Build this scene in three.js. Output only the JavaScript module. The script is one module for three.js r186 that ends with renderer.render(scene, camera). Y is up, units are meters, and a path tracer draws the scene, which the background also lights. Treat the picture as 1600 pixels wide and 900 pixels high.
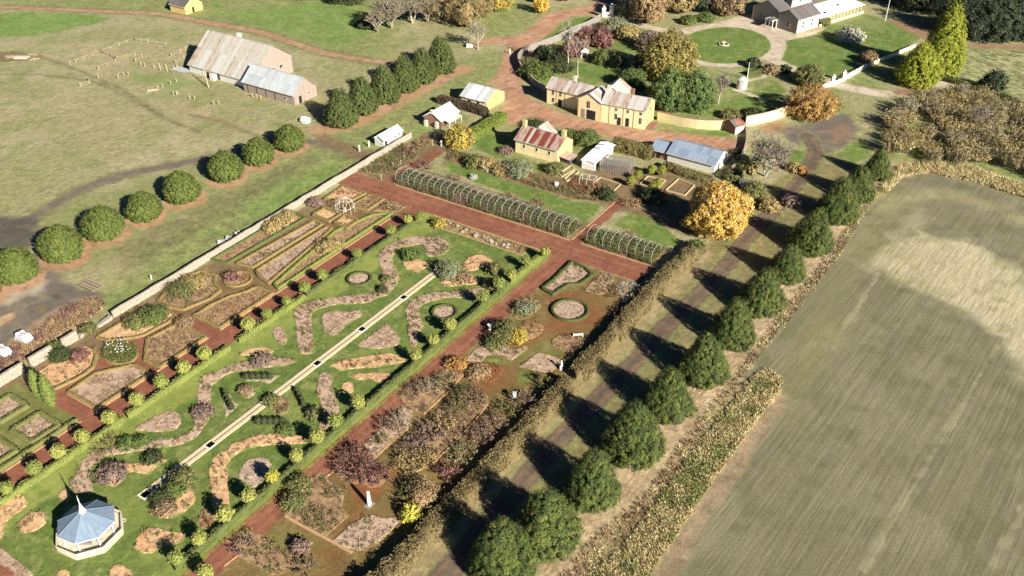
import * as THREE from 'three';
import { Sky } from 'three/addons/objects/Sky.js';

// ---------------------------------------------------------------- camera, sky, sun, exposure
const H = 110, F = 1422, PITCH = Math.atan(950 / F), K = H / 80;
const scene = new THREE.Scene();
const camera = new THREE.PerspectiveCamera(2 * Math.atan(450 / F) * 180 / Math.PI, 1024 / 576, 1, 6000);
camera.position.set(0, H, 0); camera.rotation.x = -PITCH;
const renderer = new THREE.WebGLRenderer();
renderer.toneMapping = THREE.LinearToneMapping;
renderer.toneMappingExposure = 1.84;
renderer.shadowMap.enabled = true;
const SUN_EL = 26.6 * Math.PI / 180, SUN_AZ = 38.3 * Math.PI / 180;
const sunDir = new THREE.Vector3(Math.sin(SUN_AZ) * Math.cos(SUN_EL), Math.sin(SUN_EL), Math.cos(SUN_AZ) * Math.cos(SUN_EL));
const sky = new Sky(); sky.name = 'sky'; sky.scale.setScalar(5000); sky.userData.kind = 'structure';
sky.material.uniforms.sunPosition.value.copy(sunDir); sky.material.uniforms.turbidity.value = 2; sky.material.uniforms.rayleigh.value = 0.55;
sky.material.uniforms.mieCoefficient.value = 0.002; sky.material.uniforms.cloudCoverage.value = 0;
scene.add(sky);
scene.environment = new THREE.PMREMGenerator(renderer).fromScene(scene).texture; scene.environmentIntensity = 0.13;
const sun = new THREE.DirectionalLight(new THREE.Color(1, 0.94, 0.84), 5);
sun.position.copy(sunDir).multiplyScalar(400).add(new THREE.Vector3(0, 0, -200)); sun.target.position.set(0, 0, -200);
sun.castShadow = true; sun.shadow.radius = 1.2; sun.shadow.mapSize.set(4096, 4096);
Object.assign(sun.shadow.camera, { left: -260, right: 260, top: 260, bottom: -260, near: 1, far: 900 });
scene.add(sun, sun.target);

// ---------------------------------------------------------------- helpers
function rng(seed) { let a = seed >>> 0; return () => { a = a + 0x6D2B79F5 | 0; let t = Math.imul(a ^ a >>> 15, 1 | a); t = t + Math.imul(t ^ t >>> 7, 61 | t) ^ t; return ((t ^ t >>> 14) >>> 0) / 4294967296; }; }
let R = rng(11);
const rr = (a, b) => a + (b - a) * R();
const V = (x, y, z) => new THREE.Vector3(x, y, z);
const cP = Math.cos(PITCH), sP = Math.sin(PITCH);
// the point of the horizontal plane y = h that a pixel of the photograph looks at
function G(u, v, h = 0) { const x = (u - 800) / F, y = -(v - 450) / F, dy = y * cP - sP, t = (h - H) / dy; return V(x * t, h, -(y * sP + cP) * t); }
const O = G(310, 880), TH = 32.65 * Math.PI / 180;
// garden frame: a runs along the long paths, b across them
const AB = (a, b, y = 0) => V(O.x + K * (a * Math.sin(TH) + b * Math.cos(TH)), y, O.z + K * (-a * Math.cos(TH) + b * Math.sin(TH)));
const toAB = (p) => { const x = (p.x - O.x) / K, z = (p.z - O.z) / K; return [x * Math.sin(TH) - z * Math.cos(TH), x * Math.cos(TH) + z * Math.sin(TH)]; };
const PX = (arr, h = 0) => arr.map(([u, v]) => G(u, v, h));
const ZP = (x0, y0, k, arr) => arr.map(([x, y]) => [x0 + x / k, y0 + y / k]);
const quadAB = (a0, a1, b0, b1) => [AB(a0, b0), AB(a1, b0), AB(a1, b1), AB(a0, b1)];
const away = (p, d) => { const l = Math.hypot(p.x, p.z); return V(p.x + p.x / l * d, p.y, p.z + p.z / l * d); };   // d metres further from the photographer
function smooth(pts, n = 5, closed = true) { return new THREE.CatmullRomCurve3(pts, closed, 'centripetal').getPoints(pts.length * n).slice(0, closed ? -1 : undefined); }
function inside(P, x, z) { let c = false; for (let i = 0, j = P.length - 1; i < P.length; j = i++) { const a = P[i], b = P[j]; if ((a.z > z) !== (b.z > z) && x < (b.x - a.x) * (z - a.z) / (b.z - a.z) + a.x) c = !c; } return c; }
function bounds(P) { let x0 = 1e9, x1 = -1e9, z0 = 1e9, z1 = -1e9; for (const p of P) { x0 = Math.min(x0, p.x); x1 = Math.max(x1, p.x); z0 = Math.min(z0, p.z); z1 = Math.max(z1, p.z); } return [x0, x1, z0, z1]; }
function area(P) { let s = 0; for (let i = 0, j = P.length - 1; i < P.length; j = i++) s += P[j].x * P[i].z - P[i].x * P[j].z; return Math.abs(s) / 2; }
function ribbon(pts, w) {  // outline of a strip of width w (number or per-point) along an open line
  const L = [], Rr = []; pts.forEach((p, i) => { const a = pts[Math.max(0, i - 1)], b = pts[Math.min(pts.length - 1, i + 1)], d = V(b.x - a.x, 0, b.z - a.z).normalize(), ww = (Array.isArray(w) ? w[i] : w) / 2; L.push(V(p.x + d.z * ww, p.y, p.z - d.x * ww)); Rr.push(V(p.x - d.z * ww, p.y, p.z + d.x * ww)); });
  return L.concat(Rr.reverse());
}
function ragged(P, step, amp, seed) {   // the outline with an irregular, worn edge
  const r = rng(seed), out = []; for (let i = 0; i < P.length; i++) { const a = P[i], b = P[(i + 1) % P.length], l = Math.hypot(b.x - a.x, b.z - a.z), n = Math.max(1, Math.round(l / step)); for (let k = 0; k < n; k++) { const t = k / n, nx = (b.z - a.z) / (l || 1), nz = -(b.x - a.x) / (l || 1), o = (r() - 0.5) * 2 * amp; out.push(V(a.x + (b.x - a.x) * t + nx * o, a.y, a.z + (b.z - a.z) * t + nz * o)); } } return out;
}
const names = {};
function numbered(n) { names[n] = (names[n] || 0) + 1; return names[n] === 1 ? n : n + '_' + String(names[n] - 1).padStart(3, '0'); }
function tag(o, label, category, group) { o.userData.label = label; o.userData.category = category; if (group) o.userData.group = group; return o; }
function thing(name, label, category, pos = [0, 0, 0], turn = 0, group) { const o = new THREE.Group(); o.name = numbered(name); o.position.set(...pos); o.rotation.y = turn; scene.add(o); return tag(o, label, category, group); }
function mesh(name, geo, mat, parent) { const m = new THREE.Mesh(geo, mat); m.name = name; m.castShadow = m.receiveShadow = true; if (parent) parent.add(m); return m; }
function top(name, geo, mat, label, category, group) { const m = mesh(numbered(name), geo, mat, scene); return tag(m, label, category, group); }
function struct(m) { m.userData.kind = 'structure'; m.name = numbered(m.name); scene.add(m); return m; }
const ORD = ['first', 'second', 'third', 'fourth', 'fifth', 'sixth', 'seventh', 'eighth', 'ninth', 'tenth', 'eleventh', 'twelfth', 'thirteenth', 'fourteenth', 'fifteenth', 'sixteenth', 'seventeenth', 'eighteenth'];
function copyOf(o, label) { const c = o.clone(); c.name = numbered(o.name.replace(/_\d+$/, '')); if (label) c.userData = { ...c.userData, label }; scene.add(c); return c; }
const lin = (c) => { const k = new THREE.Color().setRGB(c[0] / 255, c[1] / 255, c[2] / 255, THREE.SRGBColorSpace); return [k.r, k.g, k.b]; };
const M = (c, rough = 0.85, extra = {}) => new THREE.MeshStandardMaterial({ color: new THREE.Color().setRGB(c[0] / 255, c[1] / 255, c[2] / 255, THREE.SRGBColorSpace), roughness: rough, ...extra });

// noise
const NT = new Float32Array(65536); { const r = rng(77); for (let i = 0; i < 65536; i++) NT[i] = r(); }
function N(x, y) { const xi = Math.floor(x), yi = Math.floor(y); let fx = x - xi, fy = y - yi; fx = fx * fx * (3 - 2 * fx); fy = fy * fy * (3 - 2 * fy); const a = xi & 255, b = (xi + 1) & 255, c = (yi & 255) << 8, d = ((yi + 1) & 255) << 8; const p = NT[a | c], q = NT[b | c], s = NT[a | d], t = NT[b | d]; return p + (q - p) * fx + (s - p + (p - q - s + t) * fx) * fy; }
const fb2 = (x, y) => (N(x, y) * 2 + N(x * 2.1 + 17, y * 2.1 + 5)) / 3;
const fb3 = (x, y) => (N(x, y) * 4 + N(x * 2.1 + 17, y * 2.1 + 5) * 2 + N(x * 4.3 + 3, y * 4.3 + 41)) / 7;
const ss = (a, b, x) => { const t = Math.min(1, Math.max(0, (x - a) / (b - a))); return t * t * (3 - 2 * t); };

// ---------------------------------------------------------------- ground colours, painted per zone from one description of the place
// a palette: base, second and third colour, size of the patches, size of the grain and how strong it is, optional streak direction
const pal = (c, c2, c3, patch, grain, amp, streak) => { const sx = streak ? Math.sin(streak[0]) : 0, cx = streak ? Math.cos(streak[0]) : 0; return (x, z, o) => {
  const n = ss(0.3, 0.7, fb2(x / patch, z / patch)), m = ss(0.5, 0.8, fb2(x / patch * 2.3 + 31, z / patch * 2.3 + 7));
  let f;
  if (streak) { const al = x * sx - z * cx, ac = x * cx + z * sx; f = (N(al / streak[1], ac / streak[2]) * 1.2 + N(al / streak[1] * 3, ac / streak[2] * 2.3 + 9) * 0.9 + N(x / grain, z / grain) * 0.9) / 3; }
  else f = (N(x / grain, z / grain) + N(x / grain * 2.7 + 3, z / grain * 2.7) * 0.8 + N(x / grain * 0.37, z / grain * 0.37 + 8) * 0.8) / 2.6;
  const g = 1 + amp * (f - 0.5) * 2;
  for (let i = 0; i < 3; i++) { let v = c[i] + (c2[i] - c[i]) * n; v += (c3[i] - v) * m * 0.8; o[i] = v * g; }
}; };
const ROW = 38.3 * Math.PI / 180;
const P_ = {
  paddock: pal([150, 145, 99], [162, 153, 113], [136, 140, 86], 14, 0.32, 0.3, [0.9, 1.3, 0.4]),
  sere: pal([168, 153, 114], [178, 160, 128], [152, 144, 100], 9, 0.32, 0.3, [0.9, 1.3, 0.4]),
  green: pal([110, 136, 60], [120, 143, 67], [136, 147, 83], 6, 0.4, 0.26),
  verge: pal([127, 137, 75], [141, 146, 87], [124, 119, 72], 4, 0.4, 0.32),
  mottle: pal([110, 104, 66], [132, 124, 84], [92, 84, 52], 1.8, 0.4, 0.26),
  field: pal([122, 116, 86], [131, 125, 95], [114, 110, 77], 8, 0.24, 0.22, [ROW, 10, 0.2]),
  fieldpale: pal([190, 178, 142], [182, 170, 134], [164, 156, 114], 8, 0.3, 0.2, [ROW, 5, 0.4]),
  fieldmid: pal([158, 148, 106], [166, 156, 116], [148, 142, 96], 8, 0.3, 0.18, [ROW, 4, 0.4]),
  fieldolive: pal([136, 132, 86], [146, 138, 94], [130, 124, 80], 8, 0.3, 0.2, [ROW, 3, 0.35]),
  straw: pal([190, 166, 128], [176, 152, 116], [154, 130, 98], 4, 0.3, 0.3, [ROW, 1.2, 0.3]),
  strawpink: pal([170, 138, 110], [182, 152, 118], [140, 110, 84], 4, 0.3, 0.28),
  lawn: pal([108, 122, 54], [96, 114, 47], [134, 138, 78], 3.2, 0.28, 0.28),
  lawnedge: pal([138, 146, 66], [150, 154, 78], [120, 136, 58], 4, 0.3, 0.16),
  lawn2: pal([108, 127, 54], [98, 120, 48], [134, 139, 76], 4, 0.35, 0.26),
  moss: pal([124, 104, 58], [116, 92, 50], [132, 116, 68], 5, 0.35, 0.22),
  mossgreen: pal([120, 124, 62], [112, 114, 54], [130, 128, 74], 4, 0.35, 0.18),
  rust: pal([134, 84, 46], [126, 92, 48], [142, 96, 58], 4, 0.35, 0.16),
  path: pal([138, 85, 61], [148, 95, 70], [128, 76, 54], 3, 0.22, 0.2),
  road: pal([178, 134, 103], [188, 146, 115], [162, 116, 87], 4, 0.3, 0.2, [0.8, 4, 0.7]),
  sandpath: pal([206, 192, 168], [198, 180, 154], [182, 160, 130], 4, 0.3, 0.14),
  drive: pal([104, 89, 71], [112, 97, 78], [94, 80, 62], 4, 0.35, 0.16, [0.6, 6, 0.5]),
  ash: pal([118, 106, 92], [108, 98, 88], [136, 120, 98], 7, 0.4, 0.15),
  ashdark: pal([92, 84, 72], [84, 78, 68], [104, 94, 78], 5, 0.4, 0.15),
  chip: pal([218, 180, 134], [210, 166, 121], [190, 142, 102], 1.3, 0.22, 0.26),
  mulch: pal([194, 166, 142], [184, 156, 130], [162, 132, 106], 1.6, 0.22, 0.26),
  pale: pal([196, 172, 148], [186, 162, 140], [170, 142, 118], 1.6, 0.22, 0.22),
  tan: pal([172, 142, 104], [160, 128, 92], [138, 108, 76], 1.5, 0.22, 0.26),
  dirt: pal([124, 102, 70], [134, 112, 78], [112, 96, 62], 3, 0.35, 0.24),
  ring: pal([178, 136, 100], [186, 146, 110], [156, 118, 86], 3, 0.3, 0.18),
  litter: pal([126, 116, 74], [138, 126, 84], [120, 118, 66], 3, 0.4, 0.26),
  crop: pal([140, 140, 92], [150, 148, 102], [122, 126, 76], 6, 0.5, 0.6, [-0.7, 2.4, 0.9]),
  bare: pal([150, 112, 84], [162, 124, 94], [134, 100, 74], 4, 0.3, 0.18),
};
const OPS = [];
const paint = (poly, p, soft = 0.6, wob = 0.8, alpha = 1) => OPS.push({ poly, p: P_[p], soft, wob, alpha });
const stroke = (pts, w, p, soft = 0.6, wob = 0.6, alpha = 1) => OPS.push({ line: pts, w: w / 2, p: P_[p], soft, wob, alpha });
function segd(px, pz, a, b) { const dx = b.x - a.x, dz = b.z - a.z, t = Math.min(1, Math.max(0, ((px - a.x) * dx + (pz - a.z) * dz) / (dx * dx + dz * dz || 1))); return Math.hypot(px - a.x - dx * t, pz - a.z - dz * t); }
function opDist(o, x, z) { let d = 1e9; if (o.line) { for (let i = 1; i < o.line.length; i++) d = Math.min(d, segd(x, z, o.line[i - 1], o.line[i])); return d - o.w; } const P = o.poly; for (let i = 0, j = P.length - 1; i < P.length; j = i++) d = Math.min(d, segd(x, z, P[j], P[i])); return inside(P, x, z) ? -d : d; }
const ZONES = [
  { x: [-146, 44], z: [-225, -75], rect: [-146, 30, -215, -60] }, { x: [25, 180], z: [-225, -75], rect: [30, 190, -215, -60] },
  { x: [-232, -5], z: [-400, -205], rect: [-240, -15, -410, -215] }, { x: [-25, 236], z: [-400, -205], rect: [-15, 245, -410, -215] } ];
const bumpTex = (() => { const n = 256, d = new Uint8Array(n * n * 4), r = rng(5); const a = new Float32Array(n * n); for (let i = 0; i < n * n; i++) a[i] = r(); for (let y = 0; y < n; y++) for (let x = 0; x < n; x++) { let s = 0, w = 0; for (let k = -2; k <= 2; k++) for (let l = -2; l <= 2; l++) { const q = 3 - Math.abs(k) * 0.5 - Math.abs(l) * 0.5; s += a[((y + k + n) % n) * n + (x + l + n) % n] * q; w += q; } const v = Math.min(255, Math.max(0, (s / w - 0.5) * 900 + 128)); d.set([v, v, v, 255], (y * n + x) * 4); } const t = new THREE.DataTexture(d, n, n); t.wrapS = t.wrapT = THREE.RepeatWrapping; t.magFilter = t.minFilter = THREE.LinearFilter; t.needsUpdate = true; return t; })();
const RES = 1600;
function bakeZones() {
  ZONES.forEach((zn, zi) => {
    const ex = zn.x[1] - zn.x[0], ez = zn.z[1] - zn.z[0], W = ex >= ez ? RES : Math.round(RES * ex / ez), Hh = ex >= ez ? Math.round(RES * ez / ex) : RES;
    const buf = new Float32Array(W * Hh * 3), o = [0, 0, 0], sx = ex / W, sz = ez / Hh;
    for (let j = 0, k = 0; j < Hh; j++) { const z = zn.z[0] + (j + 0.5) * sz; for (let i = 0; i < W; i++, k += 3) { P_.paddock(zn.x[0] + (i + 0.5) * sx, z, o); buf[k] = o[0]; buf[k + 1] = o[1]; buf[k + 2] = o[2]; } }
    for (const op of OPS) {
      if (!op.bb) op.bb = bounds(op.poly || op.line); const mg = op.soft + op.wob + (op.w || 0);
      const i0 = Math.max(0, Math.floor((op.bb[0] - mg - zn.x[0]) / sx)), i1 = Math.min(W - 1, Math.ceil((op.bb[1] + mg - zn.x[0]) / sx)), j0 = Math.max(0, Math.floor((op.bb[2] - mg - zn.z[0]) / sz)), j1 = Math.min(Hh - 1, Math.ceil((op.bb[3] + mg - zn.z[0]) / sz));
      if (i0 > i1 || j0 > j1) continue;
      const st = 4, cw = Math.floor((i1 - i0) / st) + 2, ch = Math.floor((j1 - j0) / st) + 2, D = new Float32Array(cw * ch);
      for (let j = 0; j < ch; j++) for (let i = 0; i < cw; i++) D[j * cw + i] = opDist(op, zn.x[0] + (i0 + i * st + 0.5) * sx, zn.z[0] + (j0 + j * st + 0.5) * sz);
      for (let j = j0; j <= j1; j++) { const z = zn.z[0] + (j + 0.5) * sz, gj = (j - j0) / st, jj = gj | 0, fj = gj - jj; for (let i = i0; i <= i1; i++) {
        const gi = (i - i0) / st, ii = gi | 0, fi = gi - ii, q = jj * cw + ii, d = (D[q] * (1 - fi) + D[q + 1] * fi) * (1 - fj) + (D[q + cw] * (1 - fi) + D[q + cw + 1] * fi) * fj;
        if (d > mg) continue; const x = zn.x[0] + (i + 0.5) * sx;
        const dd = op.wob > 0 && d > -mg * 2 ? d + (fb3(x / (op.wob * 1.7 + 0.35), z / (op.wob * 1.7 + 0.35)) - 0.5) * 2.2 * op.wob : d;
        const m = ss(op.soft, -op.soft, dd) * op.alpha; if (m <= 0) continue;
        op.p(x, z, o); const k = (j * W + i) * 3; buf[k] += (o[0] - buf[k]) * m; buf[k + 1] += (o[1] - buf[k + 1]) * m; buf[k + 2] += (o[2] - buf[k + 2]) * m;
      } }
    }
    const d = new Uint8Array(W * Hh * 4); for (let k = 0, q = 0; k < buf.length; k += 3, q += 4) { d[q] = Math.min(255, Math.max(0, buf[k])); d[q + 1] = Math.min(255, Math.max(0, buf[k + 1])); d[q + 2] = Math.min(255, Math.max(0, buf[k + 2])); d[q + 3] = 255; }
    const t = new THREE.DataTexture(d, W, Hh); t.colorSpace = THREE.SRGBColorSpace; t.magFilter = t.minFilter = THREE.LinearFilter; t.needsUpdate = true;
    const b = bumpTex.clone(); b.repeat.set(ex / 14, ez / 14); b.needsUpdate = true;
    zn.mat.map = t; zn.mat.bumpMap = zi === 1 ? t : b; zn.mat.bumpScale = zi === 1 ? 0.16 : 0.035;
  });
}
for (const zn of ZONES) zn.mat = new THREE.MeshStandardMaterial({ roughness: 0.95 });
const zoneFor = (P) => { const [x0, x1, z0, z1] = bounds(P); let best = 0, bv = 1e9; ZONES.forEach((zn, i) => { const v = Math.max(0, zn.x[0] - x0) + Math.max(0, x1 - zn.x[1]) + Math.max(0, zn.z[0] - z0) + Math.max(0, z1 - zn.z[1]); if (v < bv - 1e-6) { bv = v; best = i; } }); return best; };
const zuv = (zn, x, z) => [(x - zn.x[0]) / (zn.x[1] - zn.x[0]), (z - zn.z[0]) / (zn.z[1] - zn.z[0])];
function clip(P, ax, val, keepGreater) { const out = []; for (let i = 0; i < P.length; i++) { const a = P[i], b = P[(i + 1) % P.length], A = keepGreater ? a[ax] >= val : a[ax] <= val, B = keepGreater ? b[ax] >= val : b[ax] <= val; if (A) out.push(a); if (A !== B) { const t = (val - a[ax]) / (b[ax] - a[ax]); out.push(V(a.x + (b.x - a.x) * t, a.y, a.z + (b.z - a.z) * t)); } } return out; }
// a level sheet with the outline P at height y; its colours are the ground's own at that spot. lip > 0 gives it side faces down to y - lip
function sheet(name, P, y, { split = false, lip = 0, zone = -1, crown = 0 } = {}) {
  const pos = [], nor = [], uv = [], idx = [], groups = [], mats = [];
  const pieces = split ? ZONES.map((zn, i) => { let Q = P; Q = clip(Q, 'x', zn.rect[0], true); Q = clip(Q, 'x', zn.rect[1], false); if (Q.length) Q = clip(Q, 'z', zn.rect[2], true); if (Q.length) Q = clip(Q, 'z', zn.rect[3], false); return [i, Q]; }).filter((q) => q[1].length > 2) : [[zone >= 0 ? zone : zoneFor(P), P]];
  for (const [zi, Q0] of pieces) {
    const zn = ZONES[zi]; let Q = Q0; if (THREE.ShapeUtils.isClockWise(Q.map((p) => new THREE.Vector2(p.x, p.z)))) Q = Q.slice().reverse();
    const tris = THREE.ShapeUtils.triangulateShape(Q.map((p) => new THREE.Vector2(p.x, p.z)), []), base = pos.length / 3, s0 = idx.length;
    for (const p of Q) { pos.push(p.x, y, p.z); nor.push(0, 1, 0); uv.push(...zuv(zn, p.x, p.z)); }
    for (const [a, b, c] of tris) idx.push(base + a, base + c, base + b);
    if (lip) for (let i = 0; i < Q.length; i++) { const a = Q[i], b = Q[(i + 1) % Q.length], l = Math.hypot(b.x - a.x, b.z - a.z) || 1, nx = (b.z - a.z) / l, nz = -(b.x - a.x) / l, q = pos.length / 3; for (const [p, yy, o] of [[a, y, 0], [b, y, 0], [b, y - lip, lip * 0.6], [a, y - lip, lip * 0.6]]) { pos.push(p.x + nx * o, yy, p.z + nz * o); nor.push(nx * 0.7, 0.7, nz * 0.7); uv.push(...zuv(zn, p.x, p.z)); } idx.push(q, q + 1, q + 2, q, q + 2, q + 3); }
    groups.push([s0, idx.length - s0, mats.length]); mats.push(zn.mat);
  }
  const g = new THREE.BufferGeometry(); g.setAttribute('position', new THREE.Float32BufferAttribute(pos, 3)); g.setAttribute('normal', new THREE.Float32BufferAttribute(nor, 3)); g.setAttribute('uv', new THREE.Float32BufferAttribute(uv, 2)); g.setIndex(idx);
  if (mats.length > 1) groups.forEach((q) => g.addGroup(...q));
  return mesh(name, g, mats.length > 1 ? mats : mats[0]);
}
// ---------------------------------------------------------------- the ground: what lies where
const ellipsePx = (cx, cy, rx, ry, n = 40) => Array.from({ length: n }, (_, i) => G(cx + rx * Math.cos(i / n * 6.2832), cy + ry * Math.sin(i / n * 6.2832)));
const circle = (c, r, n = 32) => Array.from({ length: n }, (_, i) => V(c.x + r * Math.cos(i / n * 6.2832), 0, c.z + r * Math.sin(i / n * 6.2832)));
// pastures on the barn side
paint(PX([[0, 60], [170, 30], [330, 45], [300, 90], [470, 190], [330, 240], [100, 300], [-200, 380], [-200, 60]]), 'paddock', 6, 5, 0.9);
paint(PX([[60, 70], [330, 60], [300, 100], [180, 120], [40, 100]]), 'sere', 5, 4, 0.5);
paint(PX([[100, 140], [230, 150], [260, 190], [170, 230], [80, 200]]), 'sere', 6, 5, 0.45);
paint(PX([[170, 225], [300, 200], [340, 225], [200, 270]]), 'sere', 5, 4, 0.4);
paint(PX([[250, 165], [330, 190], [420, 205], [380, 190], [300, 165]]), 'strawpink', 2, 2, 0.4);
paint(PX([[0, -20], [600, -20], [640, 40], [560, 92], [440, 62], [330, 34], [180, 20], [0, 8]]), 'verge', 3, 3, 0.85);
paint(PX([[-40, 21], [70, 18], [150, 23], [168, 30], [120, 44], [60, 54], [-40, 60]]), 'green', 1.5, 2);
paint(PX([[380, 18], [500, 2], [560, 8], [580, 52], [530, 78], [460, 58], [400, 40], [340, 22], [330, 5]]), 'green', 4, 4, 0.85);
paint(PX([[205, 112], [250, 118], [290, 130], [280, 142], [225, 132]]), 'green', 2, 2, 0.5);
paint(PX([[430, 190], [500, 220], [600, 172], [720, 118], [762, 75], [800, 82], [792, 120], [760, 140], [690, 175], [645, 215], [560, 250], [420, 262]]), 'verge', 4, 3, 0.85);
paint(PX([[560, 95], [660, 60], [740, 80], [700, 60], [600, 55], [480, 85]]), 'verge', 4, 3, 0.7);
paint(PX([[560, 230], [630, 205], [655, 195], [690, 200], [650, 215]]), 'green', 2, 2, 0.6);
paint(PX([[50, 345], [120, 310], [200, 285], [330, 250], [480, 225], [520, 250], [300, 330], [150, 420], [90, 420]]), 'verge', 4, 3, 0.6);
paint(PX([[140, 440], [200, 400], [330, 330], [440, 268], [530, 240], [570, 252], [540, 275], [350, 380], [180, 486], [100, 500]]), 'verge', 2, 2);
paint(PX([[380, 330], [440, 285], [520, 255], [535, 268], [450, 325], [390, 355]]), 'green', 3, 3, 0.7);
paint(PX([[170, 395], [240, 350], [300, 330], [390, 285], [480, 240], [500, 250], [400, 305], [330, 350], [250, 400], [200, 420]]), 'mottle', 2, 3, 0.55);
paint(PX([[100, 440], [170, 400], [230, 420], [170, 460]]), 'sere', 3, 3, 0.5);
stroke(PX([[0, 190], [60, 162], [140, 128]]), 1.6, 'straw', 0.8, 0.6, 0.7);
// wheel tracks over the pasture
const pastureTrack = smooth(PX([[-60, 14], [0, 11], [120, 16], [250, 22], [330, 36], [400, 49], [450, 64], [500, 81], [560, 92], [612, 98], [700, 100]]), 4, false);
stroke(pastureTrack, 6, 'mottle', 1.5, 1.5, 0.6);
stroke(pastureTrack, 3.4, 'road', 0.8, 0.7, 0.9);
for (const l of [[[0, 116], [60, 117], [120, 124], [160, 132], [210, 158], [270, 190], [310, 205]], [[60, 88], [110, 105], [150, 122], [190, 140], [240, 172]], [[300, 180], [340, 190], [390, 208], [440, 222]]]) stroke(smooth(PX(l), 4, false), 1.6, 'mottle', 1, 0.8, 0.6);
paint(PX([[-30, 83], [12, 79], [40, 84], [58, 90], [30, 95], [-30, 97]]), 'dirt', 1.2, 1.5, 0.85);
const ashTrack = smooth(PX([[-30, 392], [0, 372], [48, 341], [130, 296], [200, 272], [313, 250], [400, 230], [480, 222], [567, 242]]), 4, false);
stroke(ashTrack, 5.5, 'mottle', 1.5, 1.6, 0.6); stroke(ashTrack, 3.2, 'ash', 0.7, 0.7, 0.85);
paint(PX([[-60, 348], [20, 338], [58, 336], [62, 365], [40, 385], [-60, 395]]), 'ashdark', 1.5, 1.6, 0.9);
paint(PX([[-60, 450], [0, 425], [60, 390], [80, 410], [105, 445], [160, 462], [150, 485], [80, 498], [40, 520], [-60, 580]]), 'ash', 1.5, 2, 0.95);
paint(PX([[-60, 470], [0, 452], [60, 432], [78, 436], [60, 460], [0, 478], [-60, 500]]), 'sandpath', 1.2, 1.4, 0.7);
paint(PX([[-20, 500], [22, 488], [26, 494], [4, 508], [-20, 520]]), 'chip', 0.6, 0.7, 0.7);
paint(PX([[52, 480], [72, 476], [76, 484], [60, 488]]), 'dirt', 0.5, 0.6, 0.8); paint(PX([[78, 462], [94, 458], [96, 466], [84, 469]]), 'ashdark', 0.5, 0.5, 0.8);
paint(PX([[40, 512], [110, 470], [150, 465], [165, 480], [60, 545], [-20, 590], [-20, 560]]), 'strawpink', 1, 1.4, 0.8);
paint(PX([[483, 210], [500, 205], [570, 236], [590, 232], [600, 238], [570, 250], [545, 245]]), 'dirt', 1.2, 1.2, 0.9);
// homestead
paint(PX([[812, 100], [842, 76], [897, 49], [940, 28], [985, 30], [1060, 50], [1075, 90], [1110, 108], [1215, 125], [1225, 175], [1160, 192], [1100, 190], [1030, 188], [940, 150], [850, 140]]), 'verge', 1, 1);
paint(PX([[895, 98], [935, 98], [975, 110], [950, 128], [920, 133], [900, 118]]), 'lawn2', 1.5, 1.5); paint(PX([[948, 60], [990, 58], [1000, 80], [960, 78]]), 'lawn2', 2, 2, 0.9);
paint(PX([[818, 95], [850, 90], [870, 125], [848, 132], [822, 115]]), 'lawn2', 1.5, 1.5, 0.8);
paint(PX([[1100, 180], [1130, 160], [1165, 150], [1215, 128], [1228, 142], [1200, 172], [1150, 182]]), 'lawn2', 1, 1);
paint(PX([[1160, 105], [1190, 100], [1192, 118], [1165, 122]]), 'lawn2', 0.6, 0.5);
paint(PX([[755, 60], [795, 62], [815, 50], [850, 30], [850, 5], [730, 5], [700, 40]]), 'verge', 3, 3, 0.9);
paint(PX([[828, 75], [850, 55], [880, 35], [918, 25], [935, 28], [895, 46], [842, 72]]), 'lawn2', 1, 1);
paint(PX([[1030, 192], [1140, 200], [1145, 222], [1060, 216], [1030, 205]]), 'verge', 1.2, 1.2); paint(PX([[1085, 205], [1138, 206], [1138, 215], [1090, 214]]), 'lawn2', 1, 1, 0.9);
paint(PX([[800, 195], [880, 205], [960, 218], [1020, 225], [1010, 245], [900, 240], [800, 215]]), 'verge', 2, 2, 0.9);
const road1 = smooth(PX([[960, 2], [918, 16], [890, 20], [866, 28], [846, 46], [828, 60], [812, 76], [806, 94], [798, 114], [796, 134], [806, 152], [824, 166], [852, 180], [892, 191], [940, 201], [1000, 211], [1060, 217], [1110, 223], [1138, 226]]), 5, false);
const road1w = road1.map((_, i) => { const t = i / (road1.length - 1); return 7 + 2 * Math.sin(t * 9) + 3 * Math.exp(-Math.pow((t - 0.58) / 0.08, 2)) + 3 * Math.exp(-Math.pow((t - 0.2) / 0.1, 2)) - 2.5 * ss(0.8, 1, t); });
const roadW = smooth(PX([[832, 56], [800, 60], [770, 62], [748, 68]]), 5, false), roadV = smooth(PX([[812, 80], [800, 70], [775, 62]]), 5, false);
for (const [l, w] of [[road1, 9], [roadW, 5.5], [roadV, 4]]) stroke(l, w, 'road', 1.4, 1.2);
stroke(PX([[767, 131], [792, 114]]), 3, 'road', 0.8, 0.8, 0.9);
paint(PX([[778, 176], [800, 150], [815, 165], [832, 180], [815, 190], [800, 196], [785, 192]]), 'road', 1.2, 1.2);
const ringDrive = ellipsePx(1134, 71, 80, 34, 48);
paint(ringDrive, 'sandpath', 0.8, 0.8);
paint(PX([[1050, 52], [1060, 45], [1120, 36], [1165, 22], [1180, 24], [1240, 54], [1288, 44], [1284, 52], [1236, 64], [1226, 80], [1225, 96], [1294, 126], [1278, 136], [1205, 106], [1195, 90], [1180, 50], [1100, 42]]), 'sandpath', 0.8, 0.8);
const gravelWalk = smooth(PX([[946, 24], [985, 33], [1010, 42], [1040, 48], [1068, 50]]), 4, false); stroke(gravelWalk, 5, 'sandpath', 0.7, 0.6);
stroke(PX([[1070, 88], [1090, 100], [1075, 92]]), 4, 'sandpath', 1, 1);
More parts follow.
